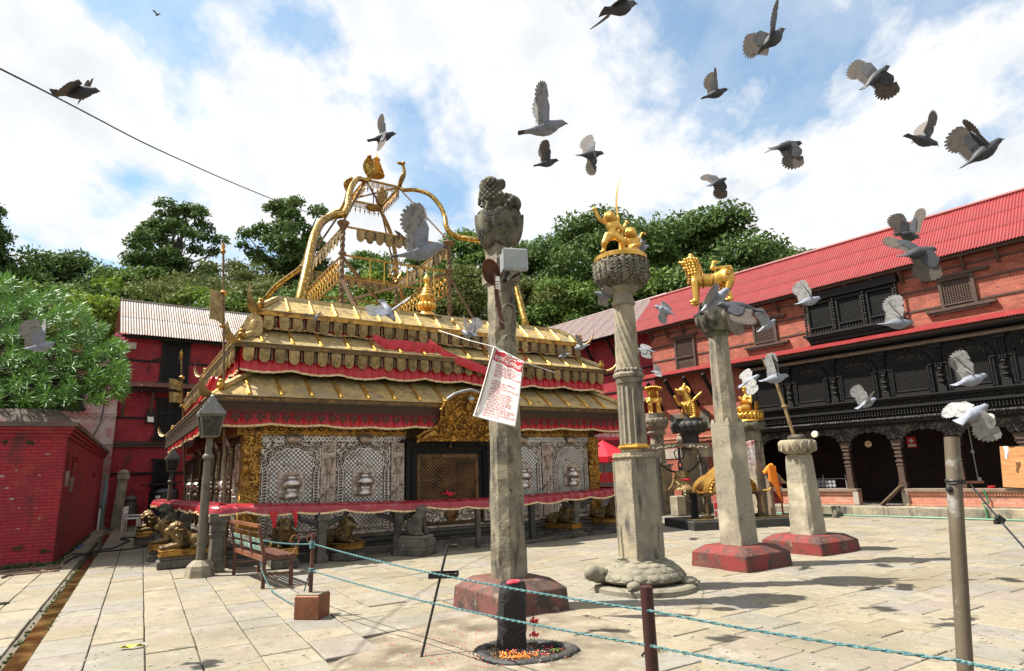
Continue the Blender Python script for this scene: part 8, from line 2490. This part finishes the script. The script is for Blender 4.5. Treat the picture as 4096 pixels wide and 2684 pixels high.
for _ in range(160):b.sphere((r_.uniform(-0.85,0.85),r_.uniform(-0.38,0.38),0.78+r_.uniform(0,0.22)),r_.uniform(0.04,0.1),6,4)
tag(b.build('red_offerings',M['petal_red'],tb2),kind='stuff')
b=MB()
b.grid(lambda a_,t:(-1.0+2.0*a_,-0.5+0.06*math.sin(a_*30),1.55-0.35*t),40,3)
b.build('red_hanging',M['red_cloth'],tb2,smooth=True)
sg=thing('sign_board','small red and white sign board hung under the temple eave at the right','sign',at(1412*k21,1006*k21,21.5),TA-R(20))
MB().b2(-0.55,0.55,0,0.04,-0.24,0.24).build('board',M['red_bright'],sg)
MB().b2(-0.53,0.53,-0.006,-0.001,0.02,0.22).build('pale_band',M['terracotta'],sg)
me=text_mesh('दर्शन टिकट काउन्टर',0.17,M['ink_white'],0.003);tag(obj('lettering',me,sg,(0,-0.012,-0.15),(PI/2,0,0),(0.8,1,1)),kind='stuff')
me=text_mesh('१ यस मन्दिर परिसर',0.14,M['ink_red'],0.003);tag(obj('lettering',me,sg,(0,-0.014,0.07),(PI/2,0,0),(0.8,1,1)),kind='stuff')
MB().tube([(0.60,0.1,0.24),(0.60,0.1,-2.9)],0.05,8).build('sign_post',M['dark_wood'],sg)
for c_ in sg.children:
 pass
 # hoses, cable, litter
b=MB()
pth=[at(210*k21,1245*k21,20),]
H_=lambda px,py,z=0.02:ground(px*k21,py*k21,z)
b.tube(smooth_path([H_(*q)for q in ((150,1310),(170,1296),(205,1286),(235,1278),(262,1274),(290,1262),(300,1256),(280,1252),(300,1249),(345,1247),(366,1246))],5),0.022,6)
tag(b.build('black_hose',M['cable']),'dark hose winding across the alley near the white bench','hose')
b=MB().tube(smooth_path([H_(*q)for q in ((2,1330),(60,1322),(110,1322),(140,1318),(100,1314),(70,1320),(110,1328),(135,1326),(60,1333),(20,1337),(5,1342))],5),0.022,6)
tag(b.build('garden_hose',M['hose']),'coiled brown garden hose at the corner of the red block','hose')
b=MB().tube(smooth_path([H_(*q)for q in ((140,1300),(165,1287),(185,1275),(205,1262),(222,1250),(240,1243))],4),0.02,6)
tag(b.build('grey_pipe',M['plaster']),'grey pipe along the foot of the red block wall','pipe')
b=MB().tube([H_(*q)for q in ((165,1289,0.03),(230,1283,0.03),(300,1276,0.03),(390,1262,0.03))],0.018,6)
tag(b.build('black_pipe',M['cable']),'straight black pipe lying across the alley to the lion row','pipe')
b=MB().tube([H_(180,1273,0.03),H_(195,1266,0.03)],0.03,6)
tag(b.build('pipe_joint',M['blue_bright']),'blue pipe joint beside the red block','pipe')
cb_pts=[(0-60,155-25,5.5),(90,205,6.4),(200,262,7.6),(330,330,9.0),(450,385,10.6),(560,433,12.4),(680,481,14.8),(780,515,16.5)]
b=MB().tube(smooth_path([at(x*k21,y*k21,d)for x,y,d in cb_pts],4),0.011,5)
tag(b.build('overhead_cable',M['cable']),'black overhead cable sagging from the upper left to the serpent canopy','cable')
wf=thing('wrapper','crumpled yellow wrapper on the paving at the lower left','litter',ground(305*k21,1504*k21,0.015),R(25))
M['wrapper']=mk('yellow wrapper',(0.45,0.42,0.02),0.35,0,[((0.3,0.35,0.02),8,0.5,0.7)])
MB().grid(lambda a_,t:(-0.10+0.20*a_,-0.025+0.05*t+0.012*math.sin(a_*8),0.012+0.014*math.sin(a_*9+t*4)),14,5,thick=0.002).build('wrapper_sheet',M['wrapper'],wf)
MB().grid(lambda a_,t:(0.10+0.035*a_,-0.018+0.04*t,0.018+0.008*math.sin(a_*6)),4,3,thick=0.002).build('blue_end',M['white'],wf)
mh=MB().lathe([(0.09,0.003),(0.09,0.016),(0,0.016)][::1],18).build('drain_cover',M['iron'],None,loc=ground(4*k21,1404*k21),)
tag(mh,'small round black drain cover at the left edge of the paving','drain cover')
b=MB();r_=random.Random(33)
for _ in range(520):
 p=ground(r_.uniform(250,4096),2684-560*r_.random()**1.4)
 if not free(p):continue
 s_=r_.uniform(0.006,0.02)
 b.sphere((p.x,p.y,0.006),(s_,s_*r_.uniform(0.6,1),0.003),6,3)
tag(b.build('droppings',M['plaster']),'pale pigeon droppings and grain scattered over the flagstones','litter',kind='stuff')
b=MB()
for _ in range(420):
 t_=r_.uniform(-8.5,9);p=tw(gut(t_)+(r_.choice((-0.015,GW+0.015))+r_.gauss(0,0.012)),t_)
 s_=r_.uniform(0.01,0.035)
 b.sphere((p.x,p.y,-0.012),(s_,s_,0.014),6,3)
tag(b.build('gutter_moss',M['moss']),'moss along both edges of the gutter','moss',kind='stuff')
# vegetation
def leaf_cloud(name,pts,nrm,size,mat,seed,aspect=0.55,parent=None):
 """one crown: many leaf shaped faces (two triangles folded along the midrib)"""
 rg=np.random.default_rng(seed)
 n=len(pts)
 d=rg.normal(size=(n,3))*0.75+nrm*0.8+np.array([0,0,0.35])
 d/=np.linalg.norm(d,axis=1,keepdims=True)
 t=rg.normal(size=(n,3));t-=d*(t*d).sum(1,keepdims=True);t/=np.linalg.norm(t,axis=1,keepdims=True)
 w=np.cross(d,t)
 s=size*rg.uniform(0.6,1.35,(n,1))
 a=pts-t*s*0.5
 b=pts+w*s*aspect*0.5-d*s*0.10
 c=pts+t*s*0.5-d*s*0.12
 e=pts-w*s*aspect*0.5-d*s*0.10
 V=np.stack([a,b,c,e],1).reshape(-1,3)
 me=bpy.data.meshes.new(name)
 me.vertices.add(4*n);me.vertices.foreach_set('co',V.ravel())
 me.loops.add(4*n);me.loops.foreach_set('vertex_index',np.arange(4*n,dtype=np.int32))
 me.polygons.add(n)
 me.polygons.foreach_set('loop_start',np.arange(0,4*n,4,dtype=np.int32))
 me.polygons.foreach_set('loop_total',np.full(n,4,dtype=np.int32))
 me.materials.append(mat)
 me.update(calc_edges=True)
 return obj(name,me,parent)
def crown_points(clumps,per,seed,flat=0.85):
 rg=np.random.default_rng(seed)
 P,N=[],[]
 for (c,r)in clumps:
  k=int(per*r*r)
  d=rg.normal(size=(k,3));d/=np.linalg.norm(d,axis=1,keepdims=True)
  d[:,2]=np.where(d[:,2]<-0.3,-d[:,2]*0.6,d[:,2])
  rad=r*rg.uniform(0.55,1.08,(k,1))
  P.append(np.array(c)+d*rad*np.array([1,1,flat]))
  N.append(d)
 return np.concatenate(P),np.concatenate(N)
def tree(name,label,base,height,spread,mat,seed,n=22,leaf=0.34,trunk_h=0.35,per=260,clump=(0.10,0.19),openness=0.0,lean=0.0,group='trees on the hill',shape=1.0):
 r_=random.Random(seed)
 t=thing(name,label,'tree' if 'tree' in name else 'shrub',base,0,group)
 th=height*trunk_h
 tb=MB()
 top=Vector((lean,0,th))
 tr=max(0.08,height*0.028)
 tb.tube([(0,0,-0.6),(lean*0.3,0,th*0.5),top,(lean*1.2,0,th+(height-th)*0.6)],[tr*1.25,tr,tr*0.8,tr*0.25],8)
 clumps=[]
 for i in range(n):
  a=r_.uniform(0,2*PI);v=r_.random()
  zz=th*0.9+(height-th*0.9)*(0.12+0.84*v)
  env=math.sin(PI*(0.18+0.80*v))**0.7*shape
  rad=spread*env*math.sqrt(r_.uniform(0.05,1.0))
  c=Vector((lean+rad*math.cos(a),rad*math.sin(a),zz))
  r=height*r_.uniform(*clump)*(1.0-0.3*v)
  c.z=min(c.z,height-r*0.95)
  clumps.append((tuple(c),r))
  if i%2==0:
   st_=top.lerp(Vector((lean*1.1,0,th+(height-th)*0.5)),r_.random()*0.8)
   tb.tube([st_,st_.lerp(c,0.5)+Vector((0,0,-0.1*rad)),c],[tr*0.45,tr*0.25,tr*0.08],5)
 tb.build('trunk',M['bark'],t,smooth=True)
 P,N=crown_points(clumps,per,seed)
 leaf_cloud('crown',P,N,leaf,M[mat],seed,parent=t)
 return t
HT=[(60,606,44,9.0,5.2,'leaf_dark',1,'dark round tree at the far left of the hill',{}),(150,592,46,9.5,4.6,'leaf_dark',2,'broad dark tree on the hill above the oleander',{}),(422,470,50,13.0,4.0,'leaf_dark',3,'tall ragged tree rising highest above the zinc roof',{'n':62,'clump':(0.055,0.105),'trunk_h':0.38,'per':300}),(-42,458,40,12.0,1.7,'leaf_dark',4,'tall thin tree cut by the left edge of the view',{'clump':(0.07,0.12),'trunk_h':0.45,'per':240}),(340,622,43,8.0,3.6,'leaf_mid',5,'mid green tree left of the tall ragged tree',{}),(560,615,44,8.0,5.0,'leaf_olive',6,'olive green bushy tree between the zinc roof and the temple',{'leaf':0.22,'per':260}),(690,462,46,12.5,3.7,'leaf_dark',7,'tall dark tree with open crown left of the serpent canopy',{'n':62,'clump':(0.055,0.105),'trunk_h':0.36,'per':300}),(860,590,52,10.5,5.0,'leaf_mid',8,'tree seen through the left of the serpent canopy',{'clump':(0.09,0.16),'per':210}),(1000,590,54,11.0,5.0,'leaf_dark',9,'tree seen through the middle of the serpent canopy',{'clump':(0.08,0.15),'n':34,'per':210}),(1085,535,50,12.0,3.2,'leaf_mid',10,'tree between the serpent canopy and the stone lion pillar',{'clump':(0.09,0.16),'per':210}),(1240,560,46,11.0,4.2,'leaf_dark',11,'dark tree right of the box floodlight',{}),(1365,500,43,13.0,5.2,'leaf_dark',12,'big dark tree behind the gilt sword bearers',{'n':60}),(1590,512,42,13.2,6.4,'leaf_dark',13,'largest broad tree behind the standing gilt lion',{'n':78}),(1480,590,41,10.5,4.4,'leaf_mid',14,'leafy tree filling the gap between the two big trees',{}),(1785,572,46,12.0,5.2,'leaf_dark',15,'dark tree sloping down to the red tin roof',{'n':56}),(1880,585,47,11.0,3.6,'leaf_dark',16,'last tree of the row just above the red roof ridge',{'clump':(0.08,0.14),'per':230}),]
for (px,py,dep,h,sp_,mt,sd_,lb,kw)in HT:
 p=at(px*k21,py*k21,dep)
 o=dict(n=48,leaf=0.31,per=200,clump=(0.12,0.20))
 o.update(kw)
 nm='hill_tree'
 b_=Vector((p.x,p.y,p.z-h))
 tree(nm,lb,b_,h,sp_,mt,sd_,group='trees on the hill',**o)
SH=[(150,660,37,7.0,4.0,'leaf_mid',31,'dense green shrub on the slope over the oleander',{}),(262,640,34,6.0,2.0,'leaf_bright',32,'bright yellow green sapling left of the zinc roof',{'n':20,'clump':(0.08,0.16)}),(225,690,30,6.5,2.6,'leaf_bright',33,'bright shrub just left of the zinc roofed house',{}),(400,650,36,6.0,3.8,'leaf_olive',34,'fine leaved olive shrub above the zinc roof',{'leaf':0.2,'per':280}),(480,668,35,5.0,2.6,'leaf_bright',35,'sunlit yellow green shrub beside the brass flag',{'leaf':0.22,'per':260}),(620,650,38,6.5,3.4,'leaf_olive',36,'dark olive shrub at the left foot of the canopy',{'leaf':0.22,'per':260}),(560,680,35,5.0,2.8,'leaf_mid',37,'leafy shrub behind the temple roof horn',{}),(730,650,40,7.0,4.0,'leaf_mid',38,'green shrub behind the big gilt serpent',{}),(860,640,42,7.5,4.0,'leaf_bright',39,'bright green shrub framed by the canopy braces',{}),(960,650,42,7.5,4.0,'leaf_mid',40,'shrub behind the golden roof finial',{}),(1090,620,41,8.0,3.8,'leaf_olive',41,'olive shrub between finial and stone pillar',{'leaf':0.22,'per':260}),(1215,640,40,8.5,4.0,'leaf_olive',42,'fine leaved shrub right of the stone lion pillar',{'leaf':0.22,'per':280}),(1300,650,39,8.0,3.6,'leaf_mid',43,'shrub above the faded grey roof',{}),(1420,640,39,8.5,4.0,'leaf_dark',44,'dark shrub behind the turtle pillar capital',{}),(1560,620,40,9.0,4.5,'leaf_dark',45,'dark undergrowth tree behind the gilt lion pillar',{}),(1700,600,41,9.0,4.5,'leaf_mid',46,'shrub filling in below the dark trees by the red roof',{}),(60,690,34,6.5,4.0,'leaf_dark',47,'dark shrub behind the oleander at the far left',{}),]
for (px,py,dep,h,sp_,mt,sd_,lb,kw)in SH:
 p=at(px*k21,py*k21,dep)
 o=dict(n=34,leaf=0.27,per=270,trunk_h=0.12,clump=(0.14,0.24))
 o.update(kw)
 tree('hill_shrub',lb,Vector((p.x,p.y,p.z-h)),h,sp_,mt,sd_,group='shrubs on the hill',**o)
rg=np.random.default_rng(77)
k=26000
xs=rg.uniform(-60,50,k);ys=rg.uniform(34,70,k)
zs=np.array([hill_z(a,b)for a,b in zip(xs,ys)])+rg.uniform(0,1.6,k)**1.2
tag(leaf_cloud('undergrowth',np.stack([xs,ys,zs],1),np.tile([0,-0.4,0.6],(k,1)),0.55,M['leaf_dark'],78),kind='stuff')
# oleander standing behind the low red block
ole=thing('oleander','big oleander with narrow bright leaves leaning over the red block','tree',fr(BO,BA,-3.0,4.3,0.0))
r_=random.Random(14)
ob=MB()
base_=Vector((0,0,0))
tips=[]
def oleander_tip(px,py,dep):return at(px*k21,py*k21,dep)-ole.location
stems=[]
for i in range(9):
 a=r_.uniform(0,2*PI)
 p0=Vector((0.5*math.cos(a),0.5*math.sin(a),0.0));p1=p0*1.6+Vector((0,0,2.6));p2=Vector((r_.uniform(-2.0,2.2),r_.uniform(-1.8,1.2),r_.uniform(4.2,5.6)))
 ob.tube([p0,p1,p2],[0.09,0.07,0.02],6)
 stems.append((p1,p2))
OUT=[]
for _ in range(3600):
 px=r_.uniform(-60,285)
 top=645+max(0,px-20)*0.34+max(0,px-180)*0.75
 bot=955 if px<60 else (955-max(0,px-150)*0.32)
 py=top+(bot-top)*r_.random()**0.9
 dep=15.2+r_.uniform(-1.6,1.9)-0.004*(py-800)
 if math.sin(px*0.071+py*0.047+1)*math.sin(py*0.060-px*0.035)<-0.12+0.3*r_.random():continue
 p=oleander_tip(px,py,dep)
 if p.z+ole.location.z<3.45:continue
 OUT.append(p)
for i,p in enumerate(OUT):
 if i%5==0:
  s0,s1=stems[i%9]
  q=s0.lerp(s1,r_.uniform(0.3,1.0))
  ob.tube([q,q.lerp(p,0.6)+Vector((0,0,0.1)),p],[0.02,0.012,0.006],4)
ob.build('branches',M['bark'],ole)
V,F_=[],[]
for p in OUT:
 c=Vector((0,0,0))
 outd=(p-Vector((0.3,0,2.8))).normalized()
 axis_=(outd+Vector((r_.gauss(0,0.35),r_.gauss(0,0.35),0.45+r_.gauss(0,0.3)))).normalized()
 x=axis_.orthogonal().normalized();y=axis_.cross(x)
 nl=r_.randint(10,15)
 for k in range(nl):
  a=k*2.4+r_.uniform(-0.2,0.2)
  t=k/nl
  out=(x*math.cos(a)+y*math.sin(a))
  d=(out*(1.15-0.8*t)+axis_*(0.1+1.0*t)).normalized()
  L=r_.uniform(0.15,0.27);W=L*0.09
  st_=p+axis_*(0.16*t-0.10)
  sd_=d.cross(axis_).normalized()*W
  dr_=Vector((0,0,-0.25*L*(1-t)))
  mid=st_+d*L*0.5+dr_*0.25
  b0=len(V)
  V+=[tuple(st_),tuple(mid+sd_),tuple(st_+d*L+dr_),tuple(mid-sd_)]
  F_.append((b0,b0+1,b0+2,b0+3))
me=bpy.data.meshes.new('crown');me.from_pydata(V,[],F_);me.materials.append(M['leaf_oleander'])
obj('crown',me,ole)
fb_=MB()
for (px,py)in ((270,778),(285,787),(289,876),(276,782)):
 p=oleander_tip(px,py,14.6)
 for q in range(5):fb_.sphere(p+Vector((0.03*math.cos(q*1.26),0.02,0.03*math.sin(q*1.26))),(0.025,0.012,0.02),6,4)
M['pink']=mk('pink petals',(0.6,0.05,0.18),0.6)
fb_.build('blossom',M['pink'],ole)
# pigeons
def pigeon_body(mats):
 st=[(-0.175,0.004,0.003,-0.012),(-0.170,0.050,0.005,-0.012),(-0.13,0.040,0.009,-0.010),(-0.085,0.030,0.022,-0.006),(-0.05,0.040,0.040,-0.004),(0.0,0.052,0.052,-0.004),(0.045,0.050,0.050,-0.002),(0.085,0.037,0.038,0.006),(0.105,0.027,0.029,0.014),(0.122,0.025,0.026,0.018),(0.138,0.022,0.022,0.019),(0.150,0.014,0.013,0.017),(0.158,0.007,0.006,0.014),(0.172,0.003,0.003,0.008)]
 n=12
 b=MB()
 vs_=[]
 for (x,w,h,z)in st:
  for j in range(n):
   a=2*PI*j/n
   vs_.append((x,w*math.cos(a),z+h*math.sin(a)))
 fs_,mi=[],[]
 for i in range(len(st)-1):
  for j in range(n):
   fs_.append((i*n+j,(i+1)*n+j,(i+1)*n+(j+1)%n,i*n+(j+1)%n))
   mi.append(2 if i>=11 else (1 if i<2 else 0))
 b.add(vs_,fs_);b.m=mi
 b.add([],[])
 k=len(st)-1
 b.f+=[tuple(range(n)),tuple(k*n+j for j in range(n-1,-1,-1))];b.m+=[1,2]
 return b.mesh('body',mats,True)
def pigeon_wing(mats,half=1.0):
 """left wing spread along +y, leading edge towards +x"""
 b=MB()
 th=0.004
 def feather(p,q,w,mi,z=0.0):
  p,q=Vector(p),Vector(q)
  d=(q-p).normalized();s_=Vector((d.y,-d.x,0))*w
  m_=p.lerp(q,0.72)
  top=[p-s_*0.6,p+s_*0.6,m_+s_,q+s_*0.25,q-s_*0.25,m_-s_]
  top=[v+Vector((0,0,z))for v in top]
  bt=[v-Vector((0,0,0.0015))for v in top]
  n=6
  b.add(top+bt,[tuple(range(n)),tuple(range(2*n-1,n-1,-1))]+[(i,n+i,n+(i+1)%n,(i+1)%n)for i in range(n)],mi)
 arm=[(0.045,0.0),(0.06,0.07),(0.075,0.13),(0.060,0.17),(0.03,0.20),(0.0,0.20),(-0.035,0.14),(-0.05,0.06),(-0.055,0.0)]
 n=len(arm)
 vs_=[(x,y,0.006-0.004*abs(y-0.08)/0.12)for x,y in arm]+[(x,y,-0.006)for x,y in arm]
 b.add(vs_,[tuple(range(n)),tuple(range(2*n-1,n-1,-1))]+[(i,n+i,n+(i+1)%n,(i+1)%n)for i in range(n)],0)
 for i in range(9):
  y=0.01+i*0.018
  feather((-0.02,y,0),(-0.125+0.002*i,y-0.012+0.004*i,0),0.016,1,-0.001-0.0004*i)
 for i in range(10):
  t=i/9
  ang=R(190-84*t)
  L=0.125+0.065*math.sin(PI*min(1,t*0.9+0.08))
  p=(0.0+0.05*t,0.165+0.03*t,0)
  feather(p,(p[0]+L*math.cos(ang)*0.9,p[1]+L*math.sin(ang),0),0.025,1,-0.005-0.0004*i)
 return b.mesh('wing',mats)
KIT={'d':(pigeon_body([M['pig_dark'],M['pig_dark'],M['beak']]),pigeon_wing([M['pig_dark'],M['pig_brown']])),'g':(pigeon_body([M['pig_grey'],M['pig_dark'],M['beak']]),pigeon_wing([M['pig_grey'],M['pig_pale']])),'w':(pigeon_body([M['pig_grey'],M['pig_grey'],M['beak']]),pigeon_wing([M['pig_pale'],M['pig_pale']])),}  # dark and pale kits carry backlight and sunlight in their colours
RWING={}
for k_,(bm_,wm_)in KIT.items():
 r2=wm_.copy();r2.name='wing'
 co=np.zeros(len(r2.vertices)*3);r2.vertices.foreach_get('co',co);co[1::3]*=-1;r2.vertices.foreach_set('co',co)
 r2.flip_normals();r2.update()
 RWING[k_]=r2
def pigeon(px,py,ln,theta,depth,roll,aL,aR,kit,label,sL=0,sR=0):
 """px, py, ln: middle and body length in the 2380 wide photo; theta: heading on the picture; depth: turn away (+) or towards (-)"""
 d=2490/k21*0.347/(ln*0.9)*math.cos(R(depth))**0.5
 dr=ray(px*k21,py*k21)
 pos=EYE+dr*d
 fwd=(RT*math.cos(R(theta))+UP*math.sin(R(theta)))*math.cos(R(depth))+FWD*math.sin(R(depth))
 up=UP-fwd*UP.dot(fwd)
 if up.length<0.3:up=-FWD-fwd*(-FWD).dot(fwd)
 up.normalize()
 left=up.cross(fwd).normalized()
 Mr=Matrix((fwd,left,up)).transposed()@Matrix.Rotation(R(roll),3,'X')
 t=thing('pigeon',label,'pigeon',pos,0,'flying pigeons')
 t.rotation_euler=Mr.to_euler()
 bm_,wm_=KIT[kit]
 obj('body',bm_,t)
 def tw3(a,s_,side):
  k=twist*min(1.0,abs(a)/60.0)
  return (Matrix.Rotation(R(s_)*side,3,'Z')@Matrix.Rotation(R(a)*side,3,'X')@Matrix.Rotation(R(k),3,'Y')).to_euler()
 twist=-66+(px*7+py*3)%40
 Lw=obj('wing',wm_,t,(0.02,0.032,0.028),tw3(aL,sL,1),(0.95,0.80,1))
 Rw=obj('wing',RWING[kit],t,(0.02,-0.032,0.028),tw3(aR,sR,-1),(0.95,0.80,1))
 return t
B_=[(366,34,15,200,20,0,40,30,'d','tiny dark bird highest in the sky at the upper left'),(178,214,112,4,12,-20,60,-38,'d','dark pigeon crossing the overhead cable at the upper left'),(888,319,78,10,0,0,86,-48,'d','dark pigeon with raised wing left of the canopy spire top'),(1262,298,132,7,0,0,84,70,'g','larger grey pigeon in the middle of the sky with wings raised'),(1270,379,68,8,0,0,84,72,'d','small dark pigeon just below the larger grey pigeon'),(1372,359,76,2,10,25,40,-75,'d','dark pigeon with one wing hanging straight down beside the sword tip'),(975,585,148,6,0,0,86,70,'g','big near pigeon with a tall raised wing in front of the serpent canopy'),(1440,18,122,22,25,-20,20,-15,'d','dark pigeon cut by the top edge of the view'),(1795,92,112,38,15,-30,55,20,'d','dark pigeon climbing steeply near the top right of centre'),(1662,218,74,14,0,0,84,70,'d','dark pigeon with wing held straight up left of the steep climber'),(2036,180,96,36,0,15,42,-70,'d','dark pigeon with long wing pointing to the upper right corner'),(1828,340,92,8,10,30,-25,-40,'d','dark compact pigeon with folded wings in the right sky'),(2143,326,92,-22,0,0,74,96,'d','dark pigeon with both wings up left of the rightmost pigeon',-20,10),(2285,355,118,32,-10,0,70,98,'d','rightmost dark pigeon in the sky with both wings raised',20,-30),(1668,424,62,20,20,20,12,-74,'d','small dark pigeon gliding over the big broad tree'),(2110,548,84,-10,20,0,66,84,'d','dark pigeon with raised wings in front of the red roof, upper of the pair',20,-20),(2135,588,112,6,10,10,24,-60,'d','long winged pigeon in front of the red roof, lower of the pair',30,0),(92,806,88,4,0,0,84,76,'g','grey pigeon with raised wing before the oleander'),(731,742,36,30,-30,0,40,20,'w','small pale pigeon in front of the top temple eave'),(902,722,76,-58,-20,20,50,10,'g','grey pigeon diving over the golden top roof left of the finial'),(1090,776,52,170,40,0,70,60,'w','pale pigeon with fanned wing beside the notice banner cord'),(1020,832,34,200,0,0,30,60,'w','tiny pale pigeon in front of the middle temple roof'),(1406,686,58,172,0,0,20,-40,'w','pale pigeon at the left of the turtle pillar capital'),(1490,578,50,12,0,0,70,20,'g','grey pigeon flitting past the gilt sword bearers'),(1545,722,62,160,10,0,-50,25,'w','pale grey pigeon before the grey roof between the two tall pillars'),(1500,815,52,178,10,0,-30,20,'w','pale pigeon right of the twisted shaft of the turtle pillar'),(1528,866,36,180,10,0,-20,40,'w','tiny pale pigeon low beside the fluted shaft'),(1352,806,44,200,0,0,70,10,'w','pale pigeon fluttering at the right horn of the middle roof'),(1312,826,36,205,10,0,40,0,'w','small pale pigeon just left of the right roof horn'),(1660,700,108,35,-10,0,-20,20,'g','large grey pigeon at the feet of the standing gilt lion'),(1718,716,118,176,15,-15,-15,-70,'d','large dark pigeon sweeping past the gilt lion pillar capital'),(1783,757,60,28,0,0,86,100,'w','pale pigeon with upright wings right of the gilt lion pillar',-30,10),(1880,700,74,8,10,0,66,130,'w','pale pigeon in front of the triple window'),(1742,886,62,30,-20,20,10,-20,'w','white pigeon left of the trident head'),(1800,880,80,6,0,0,88,118,'w','pale pigeon with both wings raised over the trident'),(2085,752,92,-2,0,0,84,148,'w','pale pigeon with spread wings below the triple window'),(2014,938,62,22,0,0,70,40,'w','small pale pigeon in front of the carved gallery'),(2256,884,96,12,0,0,76,148,'w','large pale pigeon with high wing before the right gallery windows'),(2262,962,104,22,10,20,-20,-50,'w','pale pigeon gliding below the gallery beside the yellow lamp disc'),]
for a_ in B_:pigeon(*a_)
pk=thing('pigeon','small dark pigeon perched on a beam of the serpent canopy','pigeon',tw(1.2,3.2,9.05),R(200))
obj('body',KIT['d'][0],pk,None,(0,R(-25),0))
for me,y,s_ in ((KIT['d'][1],0.04,1),(RWING['d'],-0.04,-1)):
 w_=obj('wing',me,pk,(0.0,y,0.02));w_.rotation_euler=(R(-80)*s_,R(-20),R(70)*s_);w_.scale=(0.8,0.75,1)
